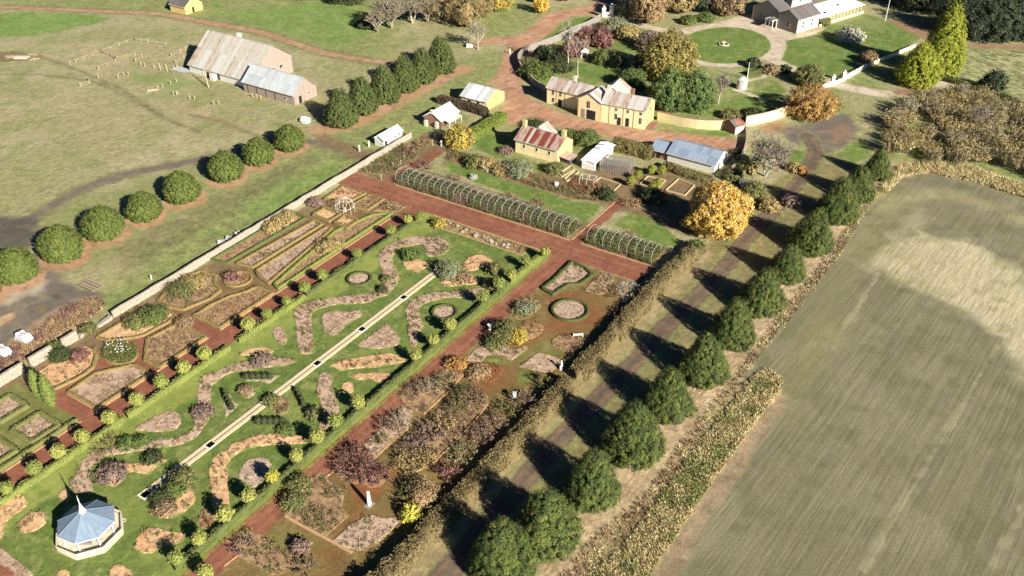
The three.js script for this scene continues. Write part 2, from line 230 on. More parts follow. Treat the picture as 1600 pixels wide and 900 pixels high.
stroke(PX([[1148, 140], [1170, 147], [1195, 156]]), 2, 'sandpath', 0.4, 0.4); stroke(PX([[1166, 127], [1195, 120], [1200, 104]]), 1.6, 'sandpath', 0.4, 0.3);
paint(ellipsePx(1134, 71, 70.5, 28.5, 48), 'lawn2', 0.4, 0.4);
const houseLawn = PX([[1228, 64], [1238, 62], [1278, 54], [1302, 36], [1351, 22], [1395, 32], [1440, 58], [1405, 84], [1351, 106], [1294, 121], [1263, 110], [1222, 94], [1230, 74]]);
paint(houseLawn, 'lawn2', 0.6, 0.5);
paint(PX([[1300, 40], [1345, 20], [1390, 30], [1372, 48], [1330, 42]]), 'verge', 2, 2, 0.7);
paint(PX([[1380, 30], [1500, 40], [1490, 80], [1440, 60]]), 'bare', 2, 2, 0.8);
paint(PX([[1320, 128], [1352, 108], [1400, 86], [1430, 80], [1410, 130], [1360, 140]]), 'verge', 1, 1);
paint(PX([[1285, 130], [1320, 132], [1310, 160], [1330, 180], [1280, 190], [1240, 195], [1290, 160]]), 'verge', 1.2, 1.2);
const gatePath = smooth(PX([[1292, 128], [1315, 134], [1350, 142], [1400, 148], [1440, 140], [1480, 132]]), 4, false);
stroke(gatePath, 6, 'sandpath', 0.9, 0.8); stroke(PX([[1405, 145], [1440, 138]]), 4, 'bare', 0.9, 0.8);
paint(PX([[1400, 150], [1500, 135], [1600, 160], [1650, 200], [1650, 300], [1500, 280], [1420, 275], [1370, 240]]), 'verge', 3, 3);
paint(PX([[1215, 204], [1270, 188], [1318, 178], [1345, 200], [1325, 226], [1290, 238], [1262, 228], [1230, 216]]), 'ash', 1.5, 1.5);
paint(PX([[1295, 200], [1330, 190], [1335, 210], [1300, 225]]), 'bare', 2, 1.5, 0.6); paint(PX([[1190, 195], [1225, 190], [1222, 205], [1195, 210]]), 'bare', 1.5, 1.2, 0.8);
paint(PX([[1235, 232], [1262, 240], [1256, 268], [1232, 262]]), 'lawn2', 1, 1); paint(PX([[1310, 240], [1345, 215], [1365, 235], [1330, 262], [1300, 275]]), 'lawn2', 1, 1.2, 0.9);
paint(PX([[1465, 118], [1490, 74], [1600, 70], [1760, 76], [1760, 200], [1600, 168], [1545, 142]]), 'crop', 1.2, 1);
stroke(PX([[1480, 68], [1530, 72], [1620, 74]]), 5, 'bare', 1.5, 1.2, 0.9);
// the large stubble field beside the tree row
const fieldPoly = PX([[1000, 920], [1060, 830], [1130, 730], [1222, 612], [1150, 600], [1180, 552], [1240, 472], [1300, 396], [1350, 326], [1388, 290], [1430, 272], [1500, 272], [1560, 285], [1620, 305], [1900, 400], [1900, 1000], [960, 1000]]);
paint(PX([[790, 960], [900, 800], [1030, 650], [1140, 520], [1255, 372], [1330, 280], [1385, 255], [1450, 250], [1530, 262], [1640, 300], [1900, 400], [1900, 1000]]), 'straw', 1, 1.2);
paint(PX([[840, 960], [960, 810], [1040, 740], [1110, 640], [1150, 590], [1130, 700], [1050, 800], [960, 920]]), 'fieldolive', 2, 1.6, 0.75);
paint(fieldPoly, 'field', 1.2, 1.4);
stroke(PX([[1030, 920], [1110, 780], [1225, 622]]), 3, 'strawpink', 1.2, 1.2, 0.6);
paint(PX([[1225, 600], [1290, 440], [1370, 320], [1420, 290], [1400, 360], [1330, 470], [1270, 600], [1230, 660]]), 'fieldolive', 4, 4, 0.5);
paint(PX([[1360, 412], [1385, 380], [1440, 366], [1510, 376], [1580, 412], [1680, 480], [1800, 700], [1680, 680], [1600, 592], [1560, 532], [1510, 488], [1440, 459], [1395, 440]]), 'fieldpale', 2.2, 2, 0.95);
stroke(smooth(PX([[1380, 325], [1420, 306], [1480, 304], [1550, 322], [1640, 370]]), 4, false), 5, 'fieldmid', 3, 2, 0.75);
stroke(smooth(PX([[1370, 420], [1410, 370], [1440, 330]]), 4, false), 4, 'fieldpale', 2, 2, 0.5);
for (const l of [[[1350, 890], [1400, 800], [1440, 740], [1480, 670], [1520, 605], [1560, 540]], [[1540, 900], [1580, 830], [1620, 760]], [[1300, 540], [1340, 480], [1375, 425]]]) stroke(PX(l), 0.8, 'fieldpale', 0.5, 0.9, 0.4);
// the drive between the long hedge and the tree row
paint(PX([[560, 960], [700, 800], [830, 660], [960, 520], [1075, 405], [1160, 330], [1240, 260], [1290, 236], [1340, 262], [1255, 372], [1140, 520], [1030, 650], [900, 800], [790, 960]]), 'litter', 1, 1);
const driveLine = smooth(PX([[600, 1010], [650, 950], [700, 893], [760, 822], [820, 748], [880, 680], [933, 624], [1000, 556], [1047, 503], [1095, 457], [1133, 417], [1165, 374], [1200, 337], [1240, 294], [1262, 262], [1274, 236], [1262, 212]]), 4, false);
stroke([AB(-10, 20.6), AB(20, 21), AB(50, 21.4), AB(90, 21.4)], 3.4, 'straw', 1, 1.2, 0.6); stroke(driveLine, 6.4, 'verge', 0.6, 0.9, 0.5); stroke(driveLine, 4, 'drive', 0.5, 0.6);
for (const o of [-1.15, 1.15]) stroke(driveLine.map((p, i) => { const a = driveLine[Math.max(0, i - 1)], b = driveLine[Math.min(driveLine.length - 1, i + 1)], d = V(b.x - a.x, 0, b.z - a.z).normalize(); return V(p.x - d.z * o, 0, p.z + d.x * o); }), 0.6, 'bare', 0.35, 0.4, 0.5);
// walled garden
paint(quadAB(-13, 76, -46.5, -26), 'dirt', 0.4, 0.4); paint(quadAB(7.6, 31, -40, -30.4), 'path', 0.8, 0.8, 0.85); paint(quadAB(31, 70, -41, -30.4), 'rust', 1, 1, 0.4); paint(quadAB(-13, 76, 3, 18), 'moss', 0.6, 0.6);
paint(PX([[560, 800], [700, 690], [730, 640], [780, 600], [860, 545], [900, 520], [890, 500], [850, 500], [800, 520], [640, 690], [540, 790]]), 'rust', 2, 1.6, 0.7);
paint(PX([[850, 460], [900, 455], [945, 470], [950, 505], [900, 530], [855, 500]]), 'rust', 1.6, 1.4, 0.8);
paint(PX([[800, 560], [850, 530], [910, 530], [880, 570], [830, 590]]), 'mossgreen', 2, 1.6, 0.8); paint(PX([[755, 556], [775, 556], [798, 564], [790, 570], [760, 568]]), 'lawn', 0.8, 0.8); paint(PX([[810, 580], [838, 585], [838, 596], [810, 600]]), 'lawn', 0.8, 0.8, 0.8);
paint(PX([[470, 830], [540, 862], [520, 880], [440, 840]]), 'rust', 1.6, 1.4, 0.7); paint(PX([[420, 820], [500, 850], [480, 870], [420, 850]]), 'mossgreen', 1.5, 1.2, 0.6);
paint(PX([[540, 750], [600, 760], [575, 800], [520, 835], [510, 830], [560, 790]]), 'rust', 0.8, 0.8, 0.9);
paint(quadAB(-12, 76, -27, -0.3), 'lawn', 0.1, 0.1);
for (const [b, w] of [[-1.2, 2.6], [-24.6, 5]]) stroke([AB(-10, b), AB(75.6, b)], w * K, 'lawnedge', 0.5, 0.6, 0.85);
for (const q of [[[200, 860], [260, 840], [300, 850], [240, 890], [200, 890]], [[180, 770], [230, 790], [220, 830], [195, 820]], [[60, 760], [100, 730], [130, 745], [90, 775]], [[380, 560], [430, 520], [460, 520], [430, 550]], [[560, 560], [620, 520], [640, 500], [600, 550]], [[420, 640], [470, 610], [500, 640], [450, 650]], [[640, 440], [690, 470], [650, 480], [620, 470]], [[280, 720], [320, 700], [330, 730], [300, 760]]]) paint(PX(q), 'lawnedge', 2, 1.6, 0.45);
const GP = { P1: quadAB(-13, 76.3, -0.3, 3.05), P2: quadAB(76.2, 81.5, -48, 16.2), P3: quadAB(-14, 76.2, -30.4, -26.9), C1: quadAB(28.9, 31, -37, -30.3), C2: quadAB(7.6, 9.8, -39, -30.3) };
for (const k of Object.keys(GP)) paint(GP[k], 'path', 0.12, 0.12);
for (const b of [0.7, 2.0]) stroke([AB(-13, b), AB(30, b + 0.2), AB(60, b - 0.1), AB(78, b)], 0.5, 'road', 0.4, 0.5, 0.3); for (const a of [78, 79.6]) stroke([AB(a, -46), AB(a + 0.2, -20), AB(a, 15)], 0.5, 'road', 0.4, 0.5, 0.3);
stroke([AB(-13, 0), AB(76, 0)], 0.5, 'lawnedge', 0.2, 0.3, 0.8);
paint(quadAB(-16, -11.2, -30, 3), 'path', 0.12, 0.12);
paint(quadAB(81.6, 104, -48, -38.8), 'dirt', 0.6, 0.6); paint(quadAB(81.6, 99, -41.2, -38.8), 'path', 0.5, 0.5); paint(quadAB(81.6, 89.5, -39, -0.2), 'dirt', 0.5, 0.5); paint(quadAB(81.6, 88, 2.4, 16), 'dirt', 0.5, 0.5);
paint(PX([[700, 235], [760, 250], [850, 270], [940, 300], [945, 322], [850, 300], [780, 282], [690, 256]]), 'dirt', 1, 1); paint(PX([[900, 250], [1000, 262], [1090, 270], [1140, 290], [1080, 370], [1000, 340], [940, 318]]), 'dirt', 1.2, 1.2);
const lawnA = PX([[694, 252], [720, 259], [760, 271], [800, 284], [850, 299], [900, 315], [941, 320], [930, 334], [914, 350], [896, 343], [850, 322], [800, 305], [750, 287], [704, 268]]);
const lawnB = PX([[958, 352], [975, 337], [993, 334], [1017, 342], [1040, 357], [1056, 370], [1062, 384], [1040, 384], [1010, 377], [985, 360]]);
paint(lawnA, 'lawn2', 0.4, 0.5); paint(lawnB, 'lawn2', 0.4, 0.5);
paint(quadAB(81.4, 100, 0.2, 2.1), 'path', 0.3, 0.4);
paint(PX([[728, 222], [760, 205], [790, 208], [800, 232], [790, 250], [760, 240]]), 'lawn2', 0.8, 0.8);
paint(PX([[712, 172], [735, 184], [722, 198], [706, 184]]), 'verge', 1, 1, 0.9);
paint(PX([[805, 240], [860, 262], [850, 272], [800, 254]]), 'lawn2', 0.8, 0.8, 0.8);

// the sheets themselves
{
  const outer = M([140, 134, 88], 0.95); outer.bumpMap = bumpTex; outer.bumpScale = 0.05;
  const pos = [], uv = [], idx = [], groups = [], mats = [];
  const rect = (x0, x1, z0, z1, zn) => { const q = pos.length / 3; for (const [x, z] of [[x0, z0], [x0, z1], [x1, z1], [x1, z0]]) { pos.push(x, 0, z); uv.push(...(zn ? zuv(zn, x, z) : [x / 14, z / 14])); } idx.push(q, q + 1, q + 2, q, q + 2, q + 3); groups.push([idx.length - 6, 6, mats.length]); mats.push(zn ? zn.mat : outer); };
  for (const zn of ZONES) rect(Math.max(zn.x[0], zn.rect[0]), Math.min(zn.x[1], zn.rect[1]), Math.max(zn.z[0], zn.rect[2]), Math.min(zn.z[1], zn.rect[3]), zn);
  const far = 2600; rect(-far, far, -75, far); rect(-far, far, -far, -400); rect(-far, -232, -400, -215); rect(236, far, -400, -215); rect(-far, -146, -215, -75); rect(180, far, -215, -75);
  const g = new THREE.BufferGeometry(); g.setAttribute('position', new THREE.Float32BufferAttribute(pos, 3)); g.setAttribute('uv', new THREE.Float32BufferAttribute(uv, 2)); g.setIndex(idx); g.computeVertexNormals(); groups.forEach((q) => g.addGroup(...q));
  struct(mesh('ground', g, mats));
}
struct(sheet('stubble_field', ragged(fieldPoly, 1.5, 0.35, 3), 0.012, { split: true }));
struct(sheet('lawn', quadAB(-11.2, 76.1, -26.85, -0.35), 0.008));
struct(sheet('garden_ground', quadAB(-13, 76.1, 3.1, 18), 0.006, { split: false, zone: 0 }));
for (const [k, y] of [['P1', 0.016], ['P2', 0.02], ['P3', 0.016], ['C1', 0.012], ['C2', 0.012]]) struct(sheet('gravel_path', GP[k], y, { zone: 0 }));
struct(sheet('gravel_path', quadAB(-16, -11.25, -26.8, -0.4), 0.013, { zone: 0 }));
struct(sheet('gravel_path', quadAB(81.6, 100, 0.3, 2), 0.012, { zone: 0 }));
struct(sheet('farm_road', ragged(ribbon(road1, road1w), 1.2, 0.3, 8), 0.012, { split: true }));
struct(sheet('farm_track', ragged(ribbon(pastureTrack, 3), 1.2, 0.35, 9), 0.008, { split: true }));
struct(sheet('gravel_drive', ragged(ribbon(driveLine, 3.5), 1, 0.25, 10), 0.01, { split: true }));
struct(sheet('farm_track', ragged(ribbon(ashTrack, 2.8), 1.2, 0.35, 12), 0.008, { split: true }));
struct(sheet('lawn', ragged(lawnA, 1, 0.12, 4), 0.01)); struct(sheet('lawn', ragged(lawnB, 1, 0.12, 5), 0.01));
struct(sheet('gravel_drive', ragged(ringDrive, 1, 0.12, 14), 0.008, { zone: 3 }));
struct(sheet('lawn', ragged(ellipsePx(1134, 71, 70.5, 28.5, 48), 1, 0.08, 6), 0.016, { zone: 3 })); struct(sheet('lawn', ragged(houseLawn, 1, 0.1, 7), 0.012, { zone: 3 }));
struct(sheet('gravel_path', ragged(ribbon(gatePath, 5), 1, 0.2, 15), 0.008, { split: true })); struct(sheet('gravel_path', ragged(ribbon(gravelWalk, 4), 1, 0.2, 16), 0.012, { zone: 3 }));
// ---------------------------------------------------------------- vegetation
class FB {   // collects leaves, blades, twigs and cores into one geometry with vertex colours
  constructor() { this.p = []; this.n = []; this.c = []; this.i = []; }
  v(x, y, z, nx, ny, nz, c) { this.p.push(x, y, z); this.n.push(nx, ny, nz); this.c.push(c[0], c[1], c[2]); return this.p.length / 3 - 1; }
  leaf(x, y, z, ox, oy, oz, s, c, asp = 1.5, loose = 0.9) {   // a pointed leaf spray facing roughly along (ox, oy, oz)
    let nx = ox + (R() - 0.5) * 2 * loose, ny = oy + (R() - 0.5) * 2 * loose, nz = oz + (R() - 0.5) * 2 * loose, l = Math.hypot(nx, ny, nz) || 1; nx /= l; ny /= l; nz /= l;
    let tx = R() - 0.5, ty = R() - 0.5, tz = R() - 0.5; const d = tx * nx + ty * ny + tz * nz; tx -= d * nx; ty -= d * ny; tz -= d * nz; l = Math.hypot(tx, ty, tz) || 1; tx *= s / l; ty *= s / l; tz *= s / l;
    const bx = (ny * tz - nz * ty) / asp, by = (nz * tx - nx * tz) / asp, bz = (nx * ty - ny * tx) / asp;
    const q = this.v(x - tx, y - ty, z - tz, nx, ny, nz, c); this.v(x + bx, y + by, z + bz, nx, ny, nz, c); this.v(x + tx, y + ty, z + tz, nx, ny, nz, c); this.v(x - bx, y - by, z - bz, nx, ny, nz, c);
    this.i.push(q, q + 2, q + 1, q, q + 3, q + 2);
  }
  blade(x, y, z, dx, dy, dz, w, c) {   // a thin upright blade or twig from a point along (dx, dy, dz)
    let sx = -dz, sz = dx, l = Math.hypot(sx, sz) || 1; const a = R() * 6.283; const ux = sx / l * Math.cos(a) * w + Math.sin(a) * w * 0.5, uz = sz / l * Math.cos(a) * w + Math.cos(a * 1.7) * w * 0.4;
    let nx = -uz, nz = ux, ny = Math.abs(w) * 0.8, m = Math.hypot(nx, ny, nz) || 1; nx /= m; ny /= m; nz /= m;
    const q = this.v(x - ux, y, z - uz, nx, ny, nz, c); this.v(x + ux, y, z + uz, nx, ny, nz, c); this.v(x + dx, y + dy, z + dz, nx, ny, nz, c); this.i.push(q, q + 1, q + 2);
  }
  tube(a, b, ra, rb, c, sides = 4) {
    const d = b.clone().sub(a).normalize(), u = Math.abs(d.y) > 0.9 ? V(1, 0, 0) : V(0, 1, 0); u.cross(d).normalize(); const w = d.clone().cross(u), q = this.p.length / 3;
    for (const [p, r] of [[a, ra], [b, rb]]) for (let k = 0; k < sides; k++) { const t = k / sides * 6.2832, x = u.x * Math.cos(t) + w.x * Math.sin(t), y = u.y * Math.cos(t) + w.y * Math.sin(t), z = u.z * Math.cos(t) + w.z * Math.sin(t); this.v(p.x + x * r, p.y + y * r, p.z + z * r, x, y, z, c); }
    for (let k = 0; k < sides; k++) { const e = (k + 1) % sides; this.i.push(q + k, q + e, q + sides + e, q + k, q + sides + e, q + sides + k); }
  }
  box(x0, x1, y0, y1, z0, z1, c) { const P = [[x0, y0, z0], [x1, y0, z0], [x1, y1, z0], [x0, y1, z0], [x0, y0, z1], [x1, y0, z1], [x1, y1, z1], [x0, y1, z1]]; for (const [f, n] of [[[4, 5, 6, 7], [0, 0, 1]], [[1, 0, 3, 2], [0, 0, -1]], [[5, 1, 2, 6], [1, 0, 0]], [[0, 4, 7, 3], [-1, 0, 0]], [[7, 6, 2, 3], [0, 1, 0]]]) { const q = this.p.length / 3; for (const k of f) this.v(...P[k], ...n, c); this.i.push(q, q + 1, q + 2, q, q + 2, q + 3); } }
  core(c, prof, col, seg = 12, rings = 8, lump = 0.12, seed = 0) {   // closed inner mass: prof(t) gives [radius, height], t from 0 (foot) to 1 (tip)
    const q = this.p.length / 3; for (let j = 0; j <= rings; j++) { const [r, h] = prof(j / rings); for (let k = 0; k < seg; k++) { const t = k / seg * 6.2832, e = 1 + lump * (N(k * 1.7 + seed, j * 1.3 + seed * 3) - 0.5) * 2; this.v(c.x + Math.cos(t) * r * e, c.y + h, c.z + Math.sin(t) * r * e, Math.cos(t) * 0.85, 0.5, Math.sin(t) * 0.85, col); } }
    for (let j = 0; j < rings; j++) for (let k = 0; k < seg; k++) { const e = (k + 1) % seg, a = q + j * seg; this.i.push(a + k, a + seg + e, a + e, a + k, a + seg + k, a + seg + e); }
  }
  geo() { const g = new THREE.BufferGeometry(); g.setAttribute('position', new THREE.Float32BufferAttribute(this.p, 3)); g.setAttribute('normal', new THREE.Float32BufferAttribute(this.n, 3)); g.setAttribute('color', new THREE.Float32BufferAttribute(this.c, 3)); g.setIndex(this.i); return g; }
}
const leafMat = new THREE.MeshStandardMaterial({ vertexColors: true, roughness: 0.85 });
const twigMat = new THREE.MeshStandardMaterial({ vertexColors: true, roughness: 0.95 });
const barkMat = M([104, 88, 70], 0.95), paleBark = M([196, 186, 168], 0.9);
const LC = (...cs) => cs.map(lin);
const pick = (cs, v = 0.18) => { const a = cs[Math.floor(R() * cs.length) % cs.length], f = 1 + (R() - 0.5) * 2 * v; return [a[0] * f, a[1] * f, a[2] * f]; };
// crown of leaf tufts spread over a body of revolution; prof(t) = [radius, height]
function crown(fb, c, prof, { tufts, per, tr, leaf, cols, up = 0.3, lump = 0.25, seed = 1, asp = 1.5, loose = 0.9, bite = 0, coreK = 0.78, squashY = 1 }) {
  let len = 0; const acc = [0], S = 40; for (let k = 1; k <= S; k++) { const a = prof((k - 1) / S), b = prof(k / S); len += (a[0] + b[0]) / 2 * Math.hypot(b[0] - a[0], b[1] - a[1]) + 1e-4; acc.push(len); }
  if (coreK > 0) fb.core(c, (t) => { const q = prof(t); return [q[0] * coreK, q[1] * (0.5 + coreK * 0.5)]; }, cols[0].map((x) => x * 0.9), 12, 8, lump * 0.8, seed);
  for (let k = 0; k < tufts; k++) {
    const want = (k + R()) / tufts * len; let s = 1; while (acc[s] < want && s < S) s++; const t = (s - 1 + (want - acc[s - 1]) / (acc[s] - acc[s - 1])) / S, a = k * 2.39996 + R() * 0.7, pr = prof(t), p2 = prof(Math.min(1, t + 0.03)), p1 = prof(Math.max(0, t - 0.03));
    let nr = p2[1] - p1[1], nh = -(p2[0] - p1[0]); const nl = Math.hypot(nr, nh) || 1; nr /= nl; nh /= nl;
    const e = 1 + lump * (N(Math.cos(a) * 2.2 + seed * 7 + 20, Math.sin(a) * 2.2 + t * 4 + seed) - 0.5) * 2 - (R() < bite ? 0.22 : 0), r = pr[0] * e * (0.9 + 0.14 * R());
    const ox = Math.cos(a) * nr, oz = Math.sin(a) * nr, oy = nh + up, x = c.x + Math.cos(a) * r, z = c.z + Math.sin(a) * r, y = c.y + pr[1] * (1 + (e - 1) * 0.4), base = pick(cols, 0.14), q = tr * (0.7 + 0.6 * R());
    for (let m = 0; m < per; m++) { const g = R() * 1.0, d = [(R() + R() - 1), (R() + R() - 1) * squashY, (R() + R() - 1)]; fb.leaf(x + (ox * g + d[0]) * q, y + (oy * g * 0.8 + d[1]) * q, z + (oz * g + d[2]) * q, ox + d[0], oy + 0.25 + d[1], oz + d[2], leaf * (0.7 + 0.6 * R()), base.map((b) => b * (0.85 + 0.3 * R())), asp, loose); }
  }
}
const domeProf = (r, h, foot = 0.12, belly = 0.4) => (t) => { const y = h * (foot + (1 - foot) * t), u = t < belly ? 0.78 + 0.22 * Math.sin(t / belly * 1.5708) : Math.cos((t - belly) / (1 - belly) * 1.5708); return [r * Math.max(0.02, Math.pow(Math.max(0, u), t < belly ? 1 : 0.75)), y]; };
const coneProf = (r, h, pw = 0.8, foot = 0.04) => (t) => { const y = h * (foot + (1 - foot) * t); return [r * Math.max(0.02, t < 0.12 ? 0.8 + t / 0.12 * 0.2 : Math.pow(Math.max(0, 1 - (t - 0.12) / 0.88), pw)), y]; };
const ballProf = (r, yc, sq = 1) => (t) => { const a = (t - 0.5) * Math.PI; return [Math.max(0.02, r * Math.cos(a)), yc + r * sq * Math.sin(a)]; };
function trunk(fb, h, r, col, c = V(0, 0, 0)) { fb.tube(V(c.x, c.y, c.z), V(c.x + 0.04 * h * (R() - 0.5), c.y + h, c.z + 0.04 * h * (R() - 0.5)), r, r * 0.55, col, 6); }
// a bare or thinly leaved tree: limbs that fork into twigs; leaves get their own list
function bareTree(wood, leaves, base, h, { r = 0.22, spread = 0.6, levels = 4, kids = 4, cols, leafCols, leafN = 0, leafS = 0.25, twigs = 5, first = 0.28, multi = 1, tw = 1 }) {
  const grow = (p, d, len, rad, lev) => {
    const e = p.clone().addScaledVector(d, len), c = pick(cols, 0.15);
    if (lev > 1) { const m = p.clone().lerp(e, 0.5).add(V((R() - 0.5) * len * 0.12, 0, (R() - 0.5) * len * 0.12)); wood.tube(p, m, rad, rad * 0.8, c, lev > 2 ? 5 : 3); wood.tube(m, e, rad * 0.8, rad * 0.6, c, lev > 2 ? 5 : 3); } else wood.tube(p, e, rad, rad * 0.5, c, 3);
    if (lev === 0) { for (let k = 0; k < twigs; k++) { const q = p.clone().lerp(e, R()), s = len * 0.6 * (0.6 + R() * 0.6), t = d.clone().multiplyScalar(0.6).add(V(R() - 0.5, R() * 0.7 - 0.2, R() - 0.5)).multiplyScalar(s); wood.blade(q.x, q.y, q.z, t.x, t.y, t.z, (0.045 + h * 0.0012) * tw, pick(cols, 0.2)); for (let m = 0; m < leafN; m++) { const f = R(); leaves.leaf(q.x + t.x * f, q.y + t.y * f, q.z + t.z * f, d.x, d.y + 0.4, d.z, leafS * (0.6 + 0.8 * R()), pick(leafCols, 0.22)); } } return; }
    const n = kids + (R() < 0.4 ? 1 : 0); for (let k = 0; k < n; k++) { const a = k / n * 6.283 + R() * 1.2, f = k === 0 ? 0.25 : spread * (0.6 + R() * 0.7), t = d.clone().multiplyScalar(1).add(V(Math.cos(a) * f, 0.12 + R() * 0.15, Math.sin(a) * f)).normalize(), q = k === 0 ? e : p.clone().lerp(e, 0.55 + 0.45 * R()); grow(q, t, len * (0.62 + 0.2 * R()), rad * 0.58, lev - 1); }
  };
  for (let m = 0; m < multi; m++) { const a = m / multi * 6.283, d = multi > 1 ? V(Math.cos(a) * 0.35, 1, Math.sin(a) * 0.35).normalize() : V((R() - 0.5) * 0.12, 1, (R() - 0.5) * 0.12).normalize(); grow(base.clone(), d, h * first, r, levels); }
}
const zero = V(0, 0, 0);
function partsTree(name, label, cat, pos, turn, group, trunkGeo, crownGeo, trunkMat, scale = 1, crownMat = leafMat) { const t = thing(name, label, cat, [pos.x, pos.y, pos.z], turn, group); t.scale.setScalar(scale); if (trunkGeo) mesh('trunk', trunkGeo, trunkMat || twigMat, t); if (crownGeo) mesh('crown', crownGeo, crownMat, t); return t; }

// ---- the conifer row along the drive
{
  const cols = LC([82, 94, 36], [94, 104, 40], [68, 80, 33], [104, 110, 45], [58, 70, 32]); const variants = [];
  for (let v = 0; v < 4; v++) { R = rng(100 + v); const f = new FB(), w = new FB(); crown(f, zero, coneProf(5.1, 10.9, 0.73, 0.02), { tufts: 640, per: 30, tr: 0.44, leaf: 0.21, cols, up: 0.75, lump: 0.12, seed: v + 1, asp: 3.2, loose: 0.42, bite: 0.16, coreK: 0.76, squashY: 1.7 }); trunk(w, 9, 0.35, lin([84, 70, 54])); variants.push([w.geo(), f.geo()]); }
  const spots = [[783, 924, 0.96], [851, 878, 1.02], [921, 805, 0.9], [984, 735, 1.0], [1039, 666, 0.9], [1093, 608, 0.88], [1140, 550, 0.88], [1184, 497, 0.95], [1226, 445, 0.8], [1263, 402, 1.0], [1304, 353, 1.0], [1335, 318, 0.84], [1366, 284, 0.75]];
  spots.forEach(([u, v, s0], i) => { const s = s0 * 0.98, p = away(G(u, v), 4.3 * s0); const [w, f] = variants[i % 4]; const tt = partsTree('conifer_tree', ORD[12 - i] + ' dark conifer from the thicket in the row beside the drive', 'tree', p, i * 1.9, 'conifers in the row between the drive and the stubble field', w, f, twigMat, s); tt.scale.set(s * rr(0.95, 1.07), s * rr(0.92, 1.08), s * rr(0.95, 1.07)); tt.rotation.z = rr(-0.03, 0.03); });
}
// ---- the round clipped trees on the barn side
{
  const cols = LC([86, 98, 36], [96, 106, 40], [76, 88, 32], [106, 114, 48]); const variants = [];
  for (let v = 0; v < 3; v++) { R = rng(200 + v); const f = new FB(), w = new FB(); crown(f, zero, domeProf(4.5, 7.6, 0.05, 0.36), { tufts: 560, per: 14, tr: 0.4, leaf: 0.2, loose: 0.55, cols, up: 0.3, lump: 0.09, seed: v + 9, bite: 0.06, coreK: 0.88 }); trunk(w, 5, 0.3, lin([84, 70, 54])); variants.push([w.geo(), f.geo()]); }
  [[-26, 480, 1], [36, 448, 0.95], [106, 416, 1.02], [169, 381, 0.97], [232, 351, 0.88], [290, 323, 0.97], [357, 289, 0.97], [408, 263, 0.9], [456, 241, 0.9]].forEach(([u, v, s], i) => { const p = away(G(u, v), 4.7 * s); paint(circle(away(p, -0.6), 5.9 * s), 'ring', 0.8, 0.9, 0.9); const [w, f] = variants[i % 3]; partsTree('round_tree', ORD[8 - i] + ' round clipped olive tree from the long shed, along the grey track', 'tree', p, i * 2.3, 'round clipped trees in the row along the grey track', w, f, twigMat, s); });
  const cols2 = LC([74, 84, 36], [86, 96, 40], [64, 74, 32], [96, 104, 46]), v2 = [];
  for (let v = 0; v < 3; v++) { R = rng(220 + v); const f = new FB(), w = new FB(); crown(f, zero, coneProf(5.2, 11.4, 0.56, 0.03), { loose: 0.45, tufts: 620, per: 18, tr: 0.46, leaf: 0.22, cols: cols2, up: 0.4, lump: 0.1, seed: v + 19, bite: 0.1, coreK: 0.84, asp: 1.9 }); trunk(w, 6, 0.35, lin([84, 70, 54])); v2.push([w.geo(), f.geo()]); }
  stroke(PX([[500, 203], [540, 198], [592, 174], [642, 147], [692, 121], [722, 108]]), 7, 'ring', 1.2, 1.2, 0.9);
  [[535, 201, 0.96], [568, 181, 0.95], [602, 164, 0.97], [633, 146, 0.97], [661, 132, 0.95], [689, 117, 1]].forEach(([u, v, s], i) => { const p = away(G(u, v), 3.9 * s); const [w, f] = v2[i % 3]; partsTree('round_tree', ORD[i] + ' dark oval tree from the long shed in the close row', 'tree', p, i * 2.1, 'oval trees in the close row beside the timber barns', w, f, twigMat, s); });
}
